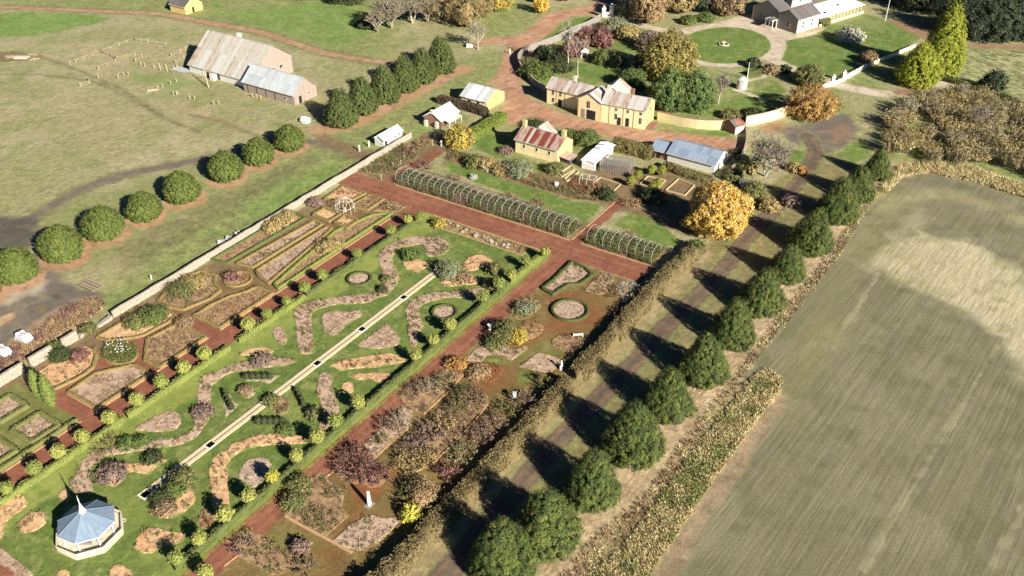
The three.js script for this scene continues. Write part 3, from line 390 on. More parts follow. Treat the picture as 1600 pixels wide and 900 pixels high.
// ---- clipped hedges: a solid body with leafy faces
function hedgeGeo(pts, w, h, { cols, dens = 26, leaf = 0.14, rough = 0.06, taper = 0.9, core = 0.9, tips = 0 }) {
  const f = new FB(); for (let i = 1; i < pts.length; i++) {
    const a = pts[i - 1], b = pts[i], L = Math.hypot(b.x - a.x, b.z - a.z), dx = (b.x - a.x) / L, dz = (b.z - a.z) / L, sx = -dz, sz = dx, y0 = a.y || 0;
    const steps = Math.max(1, Math.round(L / 1.2)), c0 = cols[0].map((x) => x * 0.9), q = f.p.length / 3;
    for (let k = 0; k <= steps; k++) { const t = k / steps * L, e = 1 + rough * 2 * (N(a.x + dx * t * 0.9, a.z + dz * t * 0.9) - 0.5), ww = w / 2 * core * e, hh = h * (core * 0.5 + 0.5) * (1 + rough * (N(t * 0.8 + 9, a.z) - 0.5)); for (const [o, y, no, ny] of [[-ww, 0, -1, 0], [-ww * taper, hh, -0.6, 0.7], [ww * taper, hh, 0.6, 0.7], [ww, 0, 1, 0]]) f.v(a.x + dx * t + sx * o, y0 + y, a.z + dz * t + sz * o, sx * no, ny, sz * no, c0); }
    for (let k = 0; k < steps; k++) for (let m = 0; m < 3; m++) { const s = q + k * 4 + m; f.i.push(s, s + 5, s + 4, s, s + 1, s + 5); }
    f.i.push(q, q + 2, q + 1, q, q + 3, q + 2); const z = q + steps * 4; f.i.push(z, z + 1, z + 2, z, z + 2, z + 3);
    const per = w + 2 * h, n = Math.round(L * per * dens); for (let k = 0; k < n; k++) { const t = R() * L, s = R() * per; let o, y, no, ny; if (s < w) { o = s - w / 2; y = h; no = 0; ny = 1; o *= taper; } else if (s < w + h) { y = s - w; o = -w / 2 * (1 - (1 - taper) * y / h); no = -1; ny = 0.25; } else { y = s - w - h; o = w / 2 * (1 - (1 - taper) * y / h); no = 1; ny = 0.25; }
      const j = (R() - 0.5) * rough * 2 + rough * 2.4 * (N((a.x + dx * t) * 0.7 + o, (a.z + dz * t) * 0.7 + y) - 0.5); const col = pick(cols, 0.2); f.leaf(a.x + dx * t + sx * (o + no * j), y0 + Math.max(0.03, y + ny * j), a.z + dz * t + sz * (o + no * j), sx * no, ny, sz * no, leaf * (0.7 + 0.6 * R()), col);
      if (tips && R() < tips && ny === 1) f.blade(a.x + dx * t + sx * o, y0 + y * 0.95, a.z + dz * t + sz * o, (R() - 0.5) * 0.3, 0.25 + R() * 0.4, (R() - 0.5) * 0.3, 0.03, col); }
  } return f.geo();
}
function hedge(label, pts, w, h, o, cat = 'hedge', group) { R = rng(Math.round(Math.abs(pts[0].x * 31 + pts[0].z * 17)) + 3); return top('hedge', hedgeGeo(pts, w, h, o), leafMat, label, cat, group); }
const HC = { brown: LC([122, 106, 68], [134, 116, 75], [110, 97, 62], [146, 125, 78], [115, 108, 65]), box: LC([122, 122, 68], [134, 130, 76], [110, 112, 60]), olive: LC([146, 126, 76], [158, 136, 86], [132, 114, 68]), gold: LC([126, 134, 62], [138, 144, 70], [114, 124, 56], [148, 148, 78]), green: LC([92, 96, 48], [104, 106, 54], [82, 88, 44]), mid: LC([98, 106, 52], [108, 114, 58], [88, 98, 48]), dark: LC([84, 70, 50], [94, 78, 56], [74, 62, 44]) };
hedge('long tall brownish hedge between the rose garden and the drive', [[8.4, 17.4], [22, 17.7], [48, 18.0]].map(([a, b]) => AB(a, b + 1.2)), 3.7, 1.9, { cols: HC.brown, dens: 38, leaf: 0.14, rough: 0.4, taper: 0.74, tips: 0.25 });
hedge('tall brownish hedge from the hedge gap up to the golden tree', [[49.6, 18.1], [64, 18], [78, 17.8], [91, 18.6]].map(([a, b]) => AB(a, b + 1.2)), 3.7, 1.9, { cols: HC.brown, dens: 38, leaf: 0.14, rough: 0.4, taper: 0.74, tips: 0.25 });
hedge('tall brownish hedge at the foot of the drive below the rose garden', [[-14, 16.6], [8.2, 17.4]].map(([a, b]) => AB(a, b + 1.2)), 3.6, 2.3, { cols: HC.brown, dens: 30, leaf: 0.17, rough: 0.22, taper: 0.82, tips: 0.08 });
hedge('low golden-green hedge under the standards beside the broad red path', [AB(-2, -1.25), AB(29, -1.25)], 1.05, 1.05, { cols: HC.mid, dens: 40, leaf: 0.11, rough: 0.16 });
hedge('low clipped hedge beside the broad red path where no standard stands', [AB(29.6, -1.25), AB(64, -1.25)], 1.05, 1.05, { cols: HC.mid, dens: 40, leaf: 0.11, rough: 0.16 });
hedge('low clipped hedge at the top corner of the rill lawn', [AB(65, -1.25), AB(74.8, -1.25)], 1.3, 1.2, { cols: HC.gold, dens: 40, leaf: 0.11, rough: 0.1 });
for (const [a0, a1, l] of [[-8, 10.5, 'golden hedge beside the narrow red path nearest the summerhouse'], [11.2, 28.6, 'golden hedge beside the narrow red path opposite the white-flowering round bed'], [30.5, 44, 'golden hedge beside the narrow red path opposite the ringed round bed'], [44.6, 71, 'golden hedge beside the narrow red path opposite the long strip beds']]) hedge(l, [AB(a0, -26), AB(a1, -26)], 1.2, 1.05, { cols: a0 > 40 ? HC.mid : HC.gold, dens: 42, leaf: 0.12, rough: 0.2 });
// ---- lollipop standards growing out of those hedges
{
  const kinds = [[LC([146, 148, 64], [154, 154, 78], [134, 138, 64], [162, 160, 90]), 1.12], [LC([130, 138, 64], [142, 148, 70], [118, 128, 58]), 1.05], [LC([168, 160, 60], [180, 170, 70], [150, 148, 56]), 1.05]], protos = [];
  kinds.forEach(([cols, r], v) => { R = rng(300 + v); const f = new FB(), w = new FB(); crown(f, zero, ballProf(r, 2.75, 0.92), { tufts: 90, per: 9, tr: 0.24, leaf: 0.15, cols, up: 0.3, lump: 0.16, seed: v + 3, coreK: 0.85 }); trunk(w, 2.4, 0.06, lin([110, 92, 70])); protos.push([w.geo(), f.geo()]); });
  const put = (u, v, k, b, s, label, group) => { let p = G(u, v, 2.75); if (b !== null) { const q = toAB(p); p = AB(q[0], b); } p.y = 0; partsTree('standard_tree', label, 'tree', p, u, group, protos[k][0], protos[k][1], twigMat, s); };
  
  for (const [u, v, k, i] of [[355, 806, 0], [313, 840, 0], [277, 871, 1], [392, 775, 0], [431, 745, 2], [464, 710, 0], [504, 686, 0], [537, 664, 1], [565, 630, 0], [651, 553, 0], [681, 530, 0], [705, 507, 0], [782, 443, 1], [757, 464, 1], [808, 429, 0], [827, 407, 1]].sort((p, q) => q[0] - p[0]).entries().map(([i, p]) => [...p, i])) put(u, v, k, -1.25, 0.82 + (u * 7 % 11) * 0.028, ORD[i] + ' yellow-green lollipop standard from the cross path along the broad red path', 'standards along the broad red path');
  for (const [u, v, k, i] of [[13, 763, 1], [59, 734, 1], [97, 709, 0], [139, 686, 0], [177, 655, 0], [221, 627, 0], [256, 599, 1], [292, 577, 0], [325, 555, 0], [388, 507, 0], [423, 490, 1], [451, 468, 1], [477, 448, 1], [507, 430, 1], [555, 392, 1], [609, 357, 1], [637, 340, 0]].sort((p, q) => q[0] - p[0]).entries().map(([i, p]) => [...p, i])) put(u, v, k, -26, 0.8 + (u * 7 % 11) * 0.028, ORD[i] + ' yellow-green lollipop standard from the cross path along the narrow red path', 'standards along the narrow red path');
  put(320, 893, 0, null, 0.95, 'lollipop standard standing at the foot of the broad red path', undefined);
  put(851, 391, 0, null, 0.9, 'golden standard on the corner where the two broad red paths meet', undefined);
  put(656, 336, 1, null, 0.9, 'pale standard at the corner of lawn and cross path by the arched dome', undefined);
}
// ---------------------------------------------------------------- flower beds
const PC = { rose: LC([158, 128, 102], [176, 146, 118], [128, 100, 78], [166, 146, 110], [140, 118, 86]), brown: LC([130, 104, 80], [148, 120, 92], [110, 88, 66], [138, 124, 84]), green: LC([96, 104, 50], [110, 116, 60], [82, 92, 46], [128, 120, 70]), purple: LC([142, 108, 98], [128, 94, 86], [158, 124, 110], [116, 88, 78]), rust: LC([150, 92, 54], [168, 108, 62], [130, 80, 50]), straw: LC([186, 166, 120], [172, 150, 104], [150, 132, 92]), pale: LC([176, 152, 132], [190, 168, 146], [152, 126, 108]), white: LC([214, 210, 190], [196, 196, 170]) };
function plants(f, P, list) {   // pruned roses, perennials and dry stalks standing in a bed
  const [x0, x1, z0, z1] = bounds(P), A = area(P); for (const [kind, dens, h, leafy = 0] of list) { const cols = PC[kind], n = Math.round(A * dens); let made = 0, tries = 0; while (made < n && tries++ < n * 8) { const x = rr(x0, x1), z = rr(z0, z1); if (!inside(P, x, z)) continue; if (N(x * 0.45 + dens, z * 0.45) < 0.33) continue; made++;
    const hh = h * (0.45 + 1.0 * R() * R() + 0.25 * R()), k = 7 + Math.floor(R() * 4); for (let m = 0; m < k; m++) { const a = R() * 6.283, sp = hh * (0.25 + 0.55 * R()); f.blade(x + Math.cos(a) * 0.06, 0.03, z + Math.sin(a) * 0.06, Math.cos(a) * sp, hh * (0.6 + 0.5 * R()), Math.sin(a) * sp, 0.05, pick(cols, 0.25)); }
    const q = leafy ? Math.round(8 * leafy) : 3; for (let m = 0; m < q; m++) { const a = R() * 6.283, s = R() * hh * 0.6; f.leaf(x + Math.cos(a) * s, hh * (0.3 + 0.65 * R()), z + Math.sin(a) * s, Math.cos(a) * 0.4, 0.8, Math.sin(a) * 0.4, 0.09 + 0.05 * R(), pick(cols, 0.25)); } } }
}
let bedNo = 0;
function bed(label, P, palName, list, { curved = true, border = null, group, y = 0.13, edge = true } = {}) {
  const S = curved ? smooth(P, 4) : P; R = rng(1000 + bedNo++); paint(S, palName, 0.2, 0.3);
  const c = S.reduce((s, p) => s.add(p), V(0, 0, 0)).multiplyScalar(1 / S.length); const t = thing('flower_bed', label, 'flower bed', [0, 0, 0], 0, group);
  mesh('mulch', sheet('mulch', curved ? ragged(S, 0.4, 0.18, bedNo) : S, y, { lip: 0.14, zone: zoneFor(S) }).geometry, ZONES[zoneFor(S)].mat, t);
  const f = new FB(); plants(f, S, list); if (f.i.length) { const m = mesh('plants', f.geo(), twigMat, t); m.userData.kind = 'stuff'; }
  if (border) { const [w, h, cols, dens = 45] = border; mesh('border_hedge', hedgeGeo([...S, S[0]], w, h, { cols, dens, leaf: 0.09, rough: 0.03 }), leafMat, t); }
  return t;
}
const z75 = (x, y, a) => PX(ZP(x, y, 7.5, a));
const low = [['rose', 1.5, 0.45]], pinkish = [['rose', 1.3, 0.5], ['pale', 0.9, 0.4]], chipL = [['straw', 0.5, 0.35], ['green', 0.25, 0.5, 0.8]];
const LG = 'curving beds cut into the rill lawn';
// rill lawn, upper half
bed('long S-shaped bed of pruned roses winding from the dome end of the lawn', PX([[592, 397], [604, 385], [615, 379], [631, 372], [647, 370], [667, 370], [684, 371], [697, 377], [702, 385], [697, 395], [687, 399], [671, 401], [666, 397], [668, 393], [664, 387], [657, 382], [647, 383], [633, 385], [619, 389], [615, 395], [613, 401], [614, 413], [620, 425], [623, 437], [620, 445], [612, 453], [604, 461], [591, 465], [576, 472], [560, 474], [540, 475], [533, 475], [507, 480], [488, 488], [486, 500], [487, 517], [490, 533], [489, 544], [483, 553], [473, 553], [467, 547], [464, 533], [463, 513], [461, 496], [460, 486], [467, 479], [487, 472], [507, 468], [533, 464], [560, 460], [580, 459], [593, 455], [600, 445], [599, 433], [595, 420], [592, 407]]), 'mulch', [['rose', 1.3, 0.6], ['brown', 0.7, 0.7], ['green', 0.4, 0.8, 1]], { group: LG });
bed('small orange bark bed at the top of the stone rill', z75(540, 400, [[680, 80], [760, 55], [830, 30], [900, 60], [975, 100], [900, 160], [830, 188], [770, 165], [715, 150]]), 'chip', [['straw', 0.6, 0.35]], { group: LG });
const ringBed = (label, u, v, r, group, list = low, c = 'pale') => { const p = G(u, v); const b = bed(label, circle(p, r, 28), c, list, { curved: false, group, border: [0.6, 0.55, HC.green] }); return b; };
ringBed('round bed ringed by a dark low hedge, left of the stone rill', 562, 437, 2.55, 'round beds with hedge rings', [['pale', 1.6, 0.3]]);
ringBed('round bed ringed by a dark low hedge, right of the stone rill', 695, 489, 2.55, 'round beds with hedge rings', [['brown', 1.2, 0.4]]);
ringBed('largest round bed with a dark hedge ring near the white bench', 891, 486, 3.75, undefined, [['pale', 1.6, 0.45]]);
bed('heart-shaped pink mulch bed left of the rill', PX([[503, 503], [505, 492], [517, 487], [533, 487], [549, 488], [560, 486], [566, 490], [560, 496], [547, 505], [535, 513], [529, 521], [520, 524], [511, 520], [506, 512]]), 'mulch', pinkish, { group: LG });
bed('small oval bed between the golden hedge and the S-shaped bed', z75(360, 480, [[500, 280], [530, 240], [580, 220], [620, 250], [640, 320], [660, 390], [640, 440], [580, 420], [530, 370], [505, 330]]), 'mulch', low, { group: LG });
bed('thin sickle-shaped bark bed by the golden hedge', z75(360, 480, [[100, 560], [180, 510], [280, 485], [400, 470], [460, 490], [500, 520], [400, 540], [250, 555]]), 'chip', chipL, { group: LG });
bed('longest winding bed, running from mid lawn down to the summerhouse', PX([[463, 565], [453, 561], [433, 560], [416, 559], [403, 561], [392, 565], [373, 568], [360, 572], [345, 578], [333, 583], [320, 587], [313, 593], [311, 601], [309, 616], [308, 631], [307, 643], [304, 655], [304, 665], [300, 672], [291, 679], [283, 682], [260, 687], [235, 690], [213, 692], [190, 696], [172, 700], [157, 704], [149, 705], [135, 715], [127, 724], [121, 736], [117, 747], [108, 757], [113, 765], [120, 773], [141, 772], [146, 768], [145, 760], [141, 749], [141, 736], [147, 727], [160, 716], [177, 711], [193, 708], [213, 705], [244, 700], [267, 697], [287, 693], [300, 687], [309, 680], [317, 668], [324, 659], [328, 649], [329, 633], [329, 613], [332, 601], [344, 591], [360, 583], [380, 580], [400, 577], [427, 573], [447, 571]]), 'mulch', [['rose', 1.2, 0.6], ['brown', 0.6, 0.8], ['green', 0.3, 0.7, 1]], { group: LG });
bed('leaf-shaped bed between the golden hedge and the longest winding bed', z75(180, 580, [[240, 680], [320, 620], [420, 560], [530, 510], [620, 475], [700, 480], [760, 530], [770, 590], [740, 650], [700, 690], [600, 700], [400, 705]]), 'mulch', pinkish, { group: LG });
bed('kite-shaped pale gravel bed holding five clipped cones left of the rill', z75(180, 580, [[1265, 235], [1340, 280], [1385, 360], [1440, 400], [1390, 450], [1290, 540], [1300, 470], [1270, 350]]), 'pale', [], { group: LG });
bed('pale crescent bed with a line of five clipped balls left of the rill', z75(360, 480, [[130, 830], [200, 800], [350, 800], [500, 805], [590, 795], [530, 840], [470, 880], [430, 892], [380, 872], [200, 862]]), 'pale', [], { group: LG });
bed('small round bed just below the crescent of clipped balls', z75(360, 580, [[85, 200], [150, 160], [220, 180], [290, 240], [280, 270], [220, 310], [170, 300], [130, 250]]), 'mulch', [['brown', 1.2, 0.7], ['green', 0.6, 0.8, 1]], { group: LG });
bed('round shrubby bed touching the right side of the rill at mid length', z75(360, 580, [[460, 390], [500, 330], [580, 300], [690, 350], [690, 430], [650, 490], [590, 515], [530, 490], [490, 440]]), 'tan', [['brown', 1.4, 0.8], ['green', 0.8, 0.8, 1]], { group: LG });
bed('tall narrow bed right of the rill pointing at the lawn corner', z75(360, 580, [[1040, 60], [1080, 20], [1150, 40], [1185, 100], [1190, 220], [1230, 330], [1265, 450], [1260, 520], [1180, 640], [1100, 700], [1050, 690], [1040, 620], [1080, 560], [1070, 430], [1050, 330], [1010, 240], [1030, 150]]), 'mulch', [['rose', 1.5, 0.5], ['brown', 0.5, 0.7]], { group: LG });
bed('tiny bark bed in the shadow of a standard by the broad red path', z75(360, 580, [[1310, 170], [1350, 130], [1400, 130], [1440, 180], [1420, 250], [1320, 240]]), 'chip', [['straw', 0.6, 0.3]], { group: LG });
bed('curved bark bed with tall stalks ending at the low hedge shadow', PX([[516, 572], [527, 567], [540, 561], [557, 560], [580, 556], [600, 553], [615, 553], [625, 559], [638, 563], [620, 568], [593, 573], [567, 575], [547, 576], [532, 579], [523, 574]]), 'chip', [['straw', 0.6, 0.4], ['green', 0.5, 0.8, 1], ['brown', 0.4, 0.8]], { group: LG });
bed('slender bark bed beside the long unbroken hedge shadow', z75(540, 500, [[65, 655], [150, 635], [300, 625], [450, 625], [540, 635], [480, 690], [420, 735], [350, 710], [250, 695], [150, 700]]), 'chip', [['straw', 0.8, 0.35]], { group: LG });
bed('triangular grey-pink bed right of the rill', z75(540, 500, [[145, 290], [250, 220], [350, 150], [430, 80], [480, 45], [530, 90], [590, 160], [635, 230], [610, 290], [520, 320], [400, 335], [270, 325]]), 'mulch', pinkish, { group: LG });
bed('S-shaped bed hugging the hedge-ringed round bed right of the rill', PX([[635, 483], [639, 475], [647, 468], [657, 463], [667, 460], [680, 457], [700, 456], [713, 455], [740, 452], [755, 450], [766, 456], [755, 463], [740, 464], [720, 465], [700, 465], [687, 467], [673, 471], [663, 475], [656, 481], [655, 491], [657, 501], [661, 511], [657, 516], [652, 523], [653, 532], [648, 541], [641, 541], [640, 530], [638, 517], [639, 507], [636, 498]]), 'mulch', [['rose', 1.4, 0.55], ['green', 0.5, 0.7, 1], ['straw', 0.4, 0.5]], { group: LG });
bed('cream-edged bed under the bushy grey-green shrub at the rill head', PX([[689, 441], [695, 439], [707, 435], [718, 433], [733, 432], [745, 434], [751, 437], [745, 443], [733, 445], [720, 446], [706, 447], [692, 446]]), 'chip', [['brown', 0.8, 0.7], ['straw', 0.5, 0.5]], { group: LG });
bed('bean-shaped bed nearest the rock-edged border at the lawn top', z75(720, 330, [[30, 620], [80, 560], [160, 520], [250, 515], [340, 560], [400, 610], [340, 650], [260, 660], [190, 690], [100, 700], [40, 680]]), 'chip', [['rose', 0.8, 0.5], ['brown', 0.4, 0.7]], { group: LG });
// rill lawn, lower half
bed('hooked bark bed with a brown shrub right of the summerhouse shadow', PX([[160, 740], [164, 728], [177, 721], [197, 724], [224, 724], [244, 717], [260, 719], [252, 725], [240, 733], [232, 740], [221, 739], [204, 737], [196, 740], [192, 747], [188, 753], [180, 759], [170, 759], [163, 752]]), 'chip', [['straw', 0.5, 0.4], ['rust', 0.4, 0.4], ['green', 0.4, 0.7, 1]], { group: LG });
bed('kidney bed full of green shrubs touching the foot of the rill', PX([[241, 789], [247, 779], [262, 764], [272, 752], [283, 742], [293, 735], [299, 747], [297, 763], [303, 771], [303, 783], [300, 788], [289, 799], [273, 807], [260, 809], [252, 806], [248, 797]]), 'chip', [['green', 0.8, 0.9, 1.4], ['brown', 0.6, 0.7]], { group: LG });
bed('long bark bed curling round a pale oval bed below the rill', PX([[333, 716], [344, 707], [356, 704], [362, 694], [380, 689], [400, 681], [416, 679], [431, 678], [447, 682], [464, 681], [477, 685], [482, 690], [475, 692], [453, 694], [427, 695], [413, 696], [393, 699], [377, 705], [360, 718], [355, 727], [355, 740], [356, 753], [357, 773], [357, 787], [353, 795], [331, 793], [331, 773], [328, 755], [327, 733], [331, 725]]), 'chip', [['straw', 0.5, 0.35], ['rust', 0.4, 0.4], ['brown', 0.4, 0.6], ['green', 0.25, 0.7, 1]], { group: LG });
bed('pale oval rose bed half covered by standard shadows', z75(360, 680, [[110, 450], [150, 360], [230, 290], [330, 265], [420, 280], [470, 340], [480, 420], [440, 500], [370, 560], [270, 610], [170, 560], [120, 510]]), 'pale', [['pale', 1.8, 0.4], ['rose', 0.8, 0.4]], { group: LG });
bed('bark bed of yellowed perennials right of the summerhouse', z75(180, 780, [[230, 560], [250, 470], [300, 400], [400, 350], [500, 340], [620, 380], [740, 390], [820, 400], [800, 480], [700, 520], [600, 540], [480, 600], [420, 630], [330, 630], [260, 600]]), 'chip', [['straw', 1.4, 0.6], ['green', 0.4, 0.6, 1]], { group: LG });
bed('little bed of red-brown stems between two standard shadows', z75(180, 780, [[1000, 290], [990, 200], [1040, 110], [1110, 130], [1180, 220], [1120, 310], [1050, 350]]), 'tan', [['rust', 1.6, 0.7], ['green', 0.6, 0.7, 1]], { group: LG });
bed('round bark bed with a dry brown clump left of the summerhouse', z75(0, 780, [[220, 310], [260, 240], [350, 170], [450, 150], [540, 190], [555, 230], [520, 300], [430, 360], [330, 390], [250, 370]]), 'chip', [['brown', 1.2, 0.8], ['straw', 0.4, 0.4]], { group: LG });
bed('bark bed along the lawn edge by the narrow red path', PX([[-12, 795], [0, 790], [13, 780], [27, 773], [39, 779], [43, 787], [27, 801], [13, 812], [5, 827], [1, 844], [-12, 850]]), 'chip', [['rust', 0.5, 0.5], ['green', 0.3, 0.6, 1]], { group: LG });
bed('small bark patch behind the summerhouse finial', z75(0, 680, [[690, 730], [720, 660], [780, 630], [820, 700], [830, 750], [770, 785]]), 'chip', [['straw', 0.6, 0.3]], { group: LG });
bed('bark bed below the summerhouse with one dark tuft', z75(180, 780, [[-60, 850], [0, 780], [60, 770], [140, 810], [200, 880], [150, 960], [-40, 960]]), 'chip', [['brown', 0.8, 0.6]], { group: LG });
bed('little pale bed directly in front of the summerhouse', z75(0, 780, [[680, 860], [740, 830], [790, 850], [800, 900], [760, 960], [680, 940]]), 'chip', [['straw', 0.7, 0.4]], { group: LG });
bed('narrow grey bed along the brick path in front of the summerhouse', PX([[-15, 850], [5, 858], [20, 872], [40, 885], [52, 898], [30, 905], [10, 888], [-15, 868]]), 'mulch', [['brown', 1, 0.5]], { group: LG, curved: false });
// walled strip between the stone wall and the narrow path
const qa = (...p) => p.map(([a, b]) => AB(a, b));
const WG = 'hedge-framed beds under the stone wall', fr = (c = HC.olive, w = 0.75, h = 0.5) => [w, h, c];
paint(quadAB(-12, 7.5, -45, -30.9), 'mossgreen', 0.4, 0.4);
bed('square rose bed in a wide green hedge frame beside the red cross path', qa([1.5, -36.4], [5.5, -36.4], [5.5, -32.2], [1.5, -32.2]), 'mulch', [['pale', 1.2, 0.5], ['brown', 0.8, 0.6], ['green', 0.4, 0.8, 1]], { curved: false, border: fr(HC.box, 1.1, 0.6), group: WG });
bed('square rose bed in a green hedge frame close under the stone wall', qa([1.6, -43], [5.5, -43], [5.5, -39.1], [1.6, -39.1]), 'mulch', [['pale', 1.4, 0.5], ['purple', 0.8, 0.6]], { curved: false, border: fr(HC.box, 1.1, 0.6), group: WG });
bed('square bed at the picture edge beside the narrow path, hedge framed', qa([-4.2, -36.5], [-0.3, -36.5], [-0.3, -32.5], [-4.2, -32.5]), 'mulch', [['pale', 1.4, 0.5], ['brown', 0.5, 0.6]], { curved: false, border: fr(HC.box, 1.1, 0.6), group: WG });
hedge('low green hedge along the narrow path beside the square rose beds', qa([-12, -31.2], [7.3, -31.2]), 0.9, 0.6, { cols: HC.box, dens: 40, leaf: 0.09, rough: 0.03 });
bed('orange bark bed with one red-brown shrub under the broken stone wall', PX([[60, 582], [80, 569], [101, 566], [117, 560], [121, 546], [133, 541], [147, 548], [149, 556], [144, 573], [131, 584], [113, 593], [96, 605], [85, 607], [71, 596]]), 'chip', [['rust', 0.6, 0.5], ['green', 0.3, 0.7, 1]], { curved: false, group: WG });
hedge('olive hedge edging the orange bark bed towards the round white-flowering bed', PX([[86, 609], [114, 596], [132, 586], [146, 575], [151, 556], [148, 546]]), 0.7, 0.5, { cols: HC.olive, dens: 40, leaf: 0.09, rough: 0.03 });
{ const b = bed('round bed of leafy green bushes with white flowers by the stone wall', ellipsePx(188, 553, 27, 16.5, 28), 'tan', [['green', 3.4, 0.9, 2.2], ['green', 2.2, 1.3, 2.4]], { curved: false, border: fr(HC.olive, 0.5, 0.35), group: WG }); const f = new FB(); const P = ellipsePx(186, 548, 22, 12, 24), [x0, x1, z0, z1] = bounds(P); for (let k = 0; k < 70; k++) { const x = rr(x0, x1), z = rr(z0, z1); if (inside(P, x, z)) for (let m = 0; m < 4; m++) f.leaf(x + rr(-0.1, 0.1), 1.2 + R() * 0.25, z + rr(-0.1, 0.1), 0, 1, 0, 0.11, PC.white[0].map((q) => q * rr(0.9, 1.2)), 1.1); } const m = mesh('blossoms', f.geo(), leafMat, b); m.userData.kind = 'stuff'; }
bed('orange bark bed with leafy bushes where the stone wall breaks off', PX([[152, 528], [167, 519], [187, 507], [200, 500], [216, 494], [240, 490], [262, 487], [276, 494], [262, 505], [243, 515], [227, 524], [213, 528], [180, 532], [165, 533]]), 'chip', [['rust', 0.4, 0.4], ['straw', 0.3, 0.4]], { curved: false, border: fr(HC.olive, 0.6, 0.45), group: WG });
bed('five-sided dry rose bed between the two red cross paths', qa([20.3, -34], [23.8, -37.7], [28.7, -36.9], [28.7, -30.9], [20.4, -30.9]), 'tan', [['straw', 0.9, 0.5], ['brown', 1.0, 0.8], ['purple', 0.5, 0.8]], { curved: false, border: fr(), group: WG });
bed('five-sided pink rose bed left of the round white-flowering bed', qa([10.1, -37], [14.6, -37.3], [18.7, -34.5], [18.7, -30.9], [10.2, -30.9]), 'mulch', [['rose', 1.8, 0.6], ['straw', 0.5, 0.4]], { curved: false, border: fr(), group: WG });
bed('rose bed between the upper cross path and the ringed round bed', qa([31.4, -36.6], [35, -36.6], [38, -36], [40.2, -34.8], [42.2, -34.4], [42.4, -31], [31.4, -31]), 'tan', [['rose', 1.5, 0.6], ['rust', 0.8, 0.6]], { curved: false, border: fr(), group: WG });
bed('shrub-filled bed against the wall left of the ringed round bed', PX([[248, 472], [265, 450], [293, 434], [313, 425], [337, 432], [336, 444], [345, 455], [328, 468], [308, 476], [287, 485], [265, 481]]), 'tan', [['green', 0.6, 0.7, 1], ['brown', 0.8, 0.7], ['rust', 0.5, 0.6]], { curved: false, border: fr(), group: WG });
bed('round bed in a low hedge ring crossed by the strip garden paths', circle(AB(42.2, -38.6), 2.1 * K, 26), 'tan', [['rust', 0.9, 0.7], ['straw', 1.0, 0.4]], { curved: false, border: fr(HC.olive, 0.6, 0.45), group: WG });
bed('narrow bed right under the stone wall behind the strip beds', qa([44, -46.6], [62.8, -46.9], [62.8, -43.4], [44.5, -43.7]), 'tan', [['straw', 1.0, 0.5], ['purple', 0.8, 0.7]], { curved: false, border: fr(HC.mid, 0.7, 0.55), group: WG });
bed('second strip bed from the wall in the long strip garden', qa([45.4, -42.3], [62.8, -41.4], [62.8, -39.4], [46, -39.2]), 'mulch', [['pale', 1.5, 0.5], ['green', 0.8, 0.6, 1], ['brown', 0.5, 0.6]], { curved: false, border: fr(), group: WG });
bed('third strip bed from the wall, tapering in the long strip garden', qa([45.6, -38], [62.6, -38.1], [62.4, -36.8], [43.9, -33.6], [44.6, -36.4]), 'mulch', [['purple', 0.9, 0.5], ['pale', 0.9, 0.5], ['straw', 0.5, 0.5]], { curved: false, border: fr(), group: WG });
bed('strip bed of cream perennials along the narrow red path', qa([43.6, -31.2], [44.2, -32.5], [62, -35.7], [70, -34], [72.5, -31.5]), 'tan', [['straw', 1.6, 0.5], ['brown', 0.4, 0.6]], { curved: false, border: fr(HC.gold, 0.7, 0.6), group: WG });
bed('diamond bark bed behind the arched iron dome, near the wall', qa([64.2, -43], [67.4, -43], [67.2, -39], [64, -39]), 'chip', [['straw', 0.4, 0.3]], { curved: false, border: fr(HC.olive, 0.9, 0.6), group: WG });
bed('diamond bark bed below the arched iron dome', qa([64.2, -37.8], [67.4, -38], [67.2, -34.9], [63.9, -34.6]), 'chip', [['green', 0.5, 0.5, 1], ['straw', 0.4, 0.3]], { curved: false, border: fr(HC.olive, 0.9, 0.6), group: WG });
bed('bark bed beyond the arched iron dome beside the cross path', qa([70, -45.5], [75.8, -46], [75.8, -40.5], [71, -41]), 'chip', [['rust', 0.5, 0.6], ['brown', 0.8, 0.9]], { curved: false, border: fr(HC.olive, 0.7, 0.5), group: WG });
bed('dry bed between the arched iron dome and the cross path', qa([70.4, -39.6], [75.8, -39.4], [75.8, -36.2], [71, -36]), 'tan', [['brown', 1.4, 0.9], ['straw', 0.8, 0.6]], { curved: false, border: fr(HC.olive, 0.7, 0.5), group: WG });
bed('bed of brown twigs at the corner of narrow path and cross path', qa([71.5, -35], [75.8, -35], [75.8, -31.2], [73.6, -31.2]), 'tan', [['brown', 2.2, 0.9]], { curved: false, group: WG });
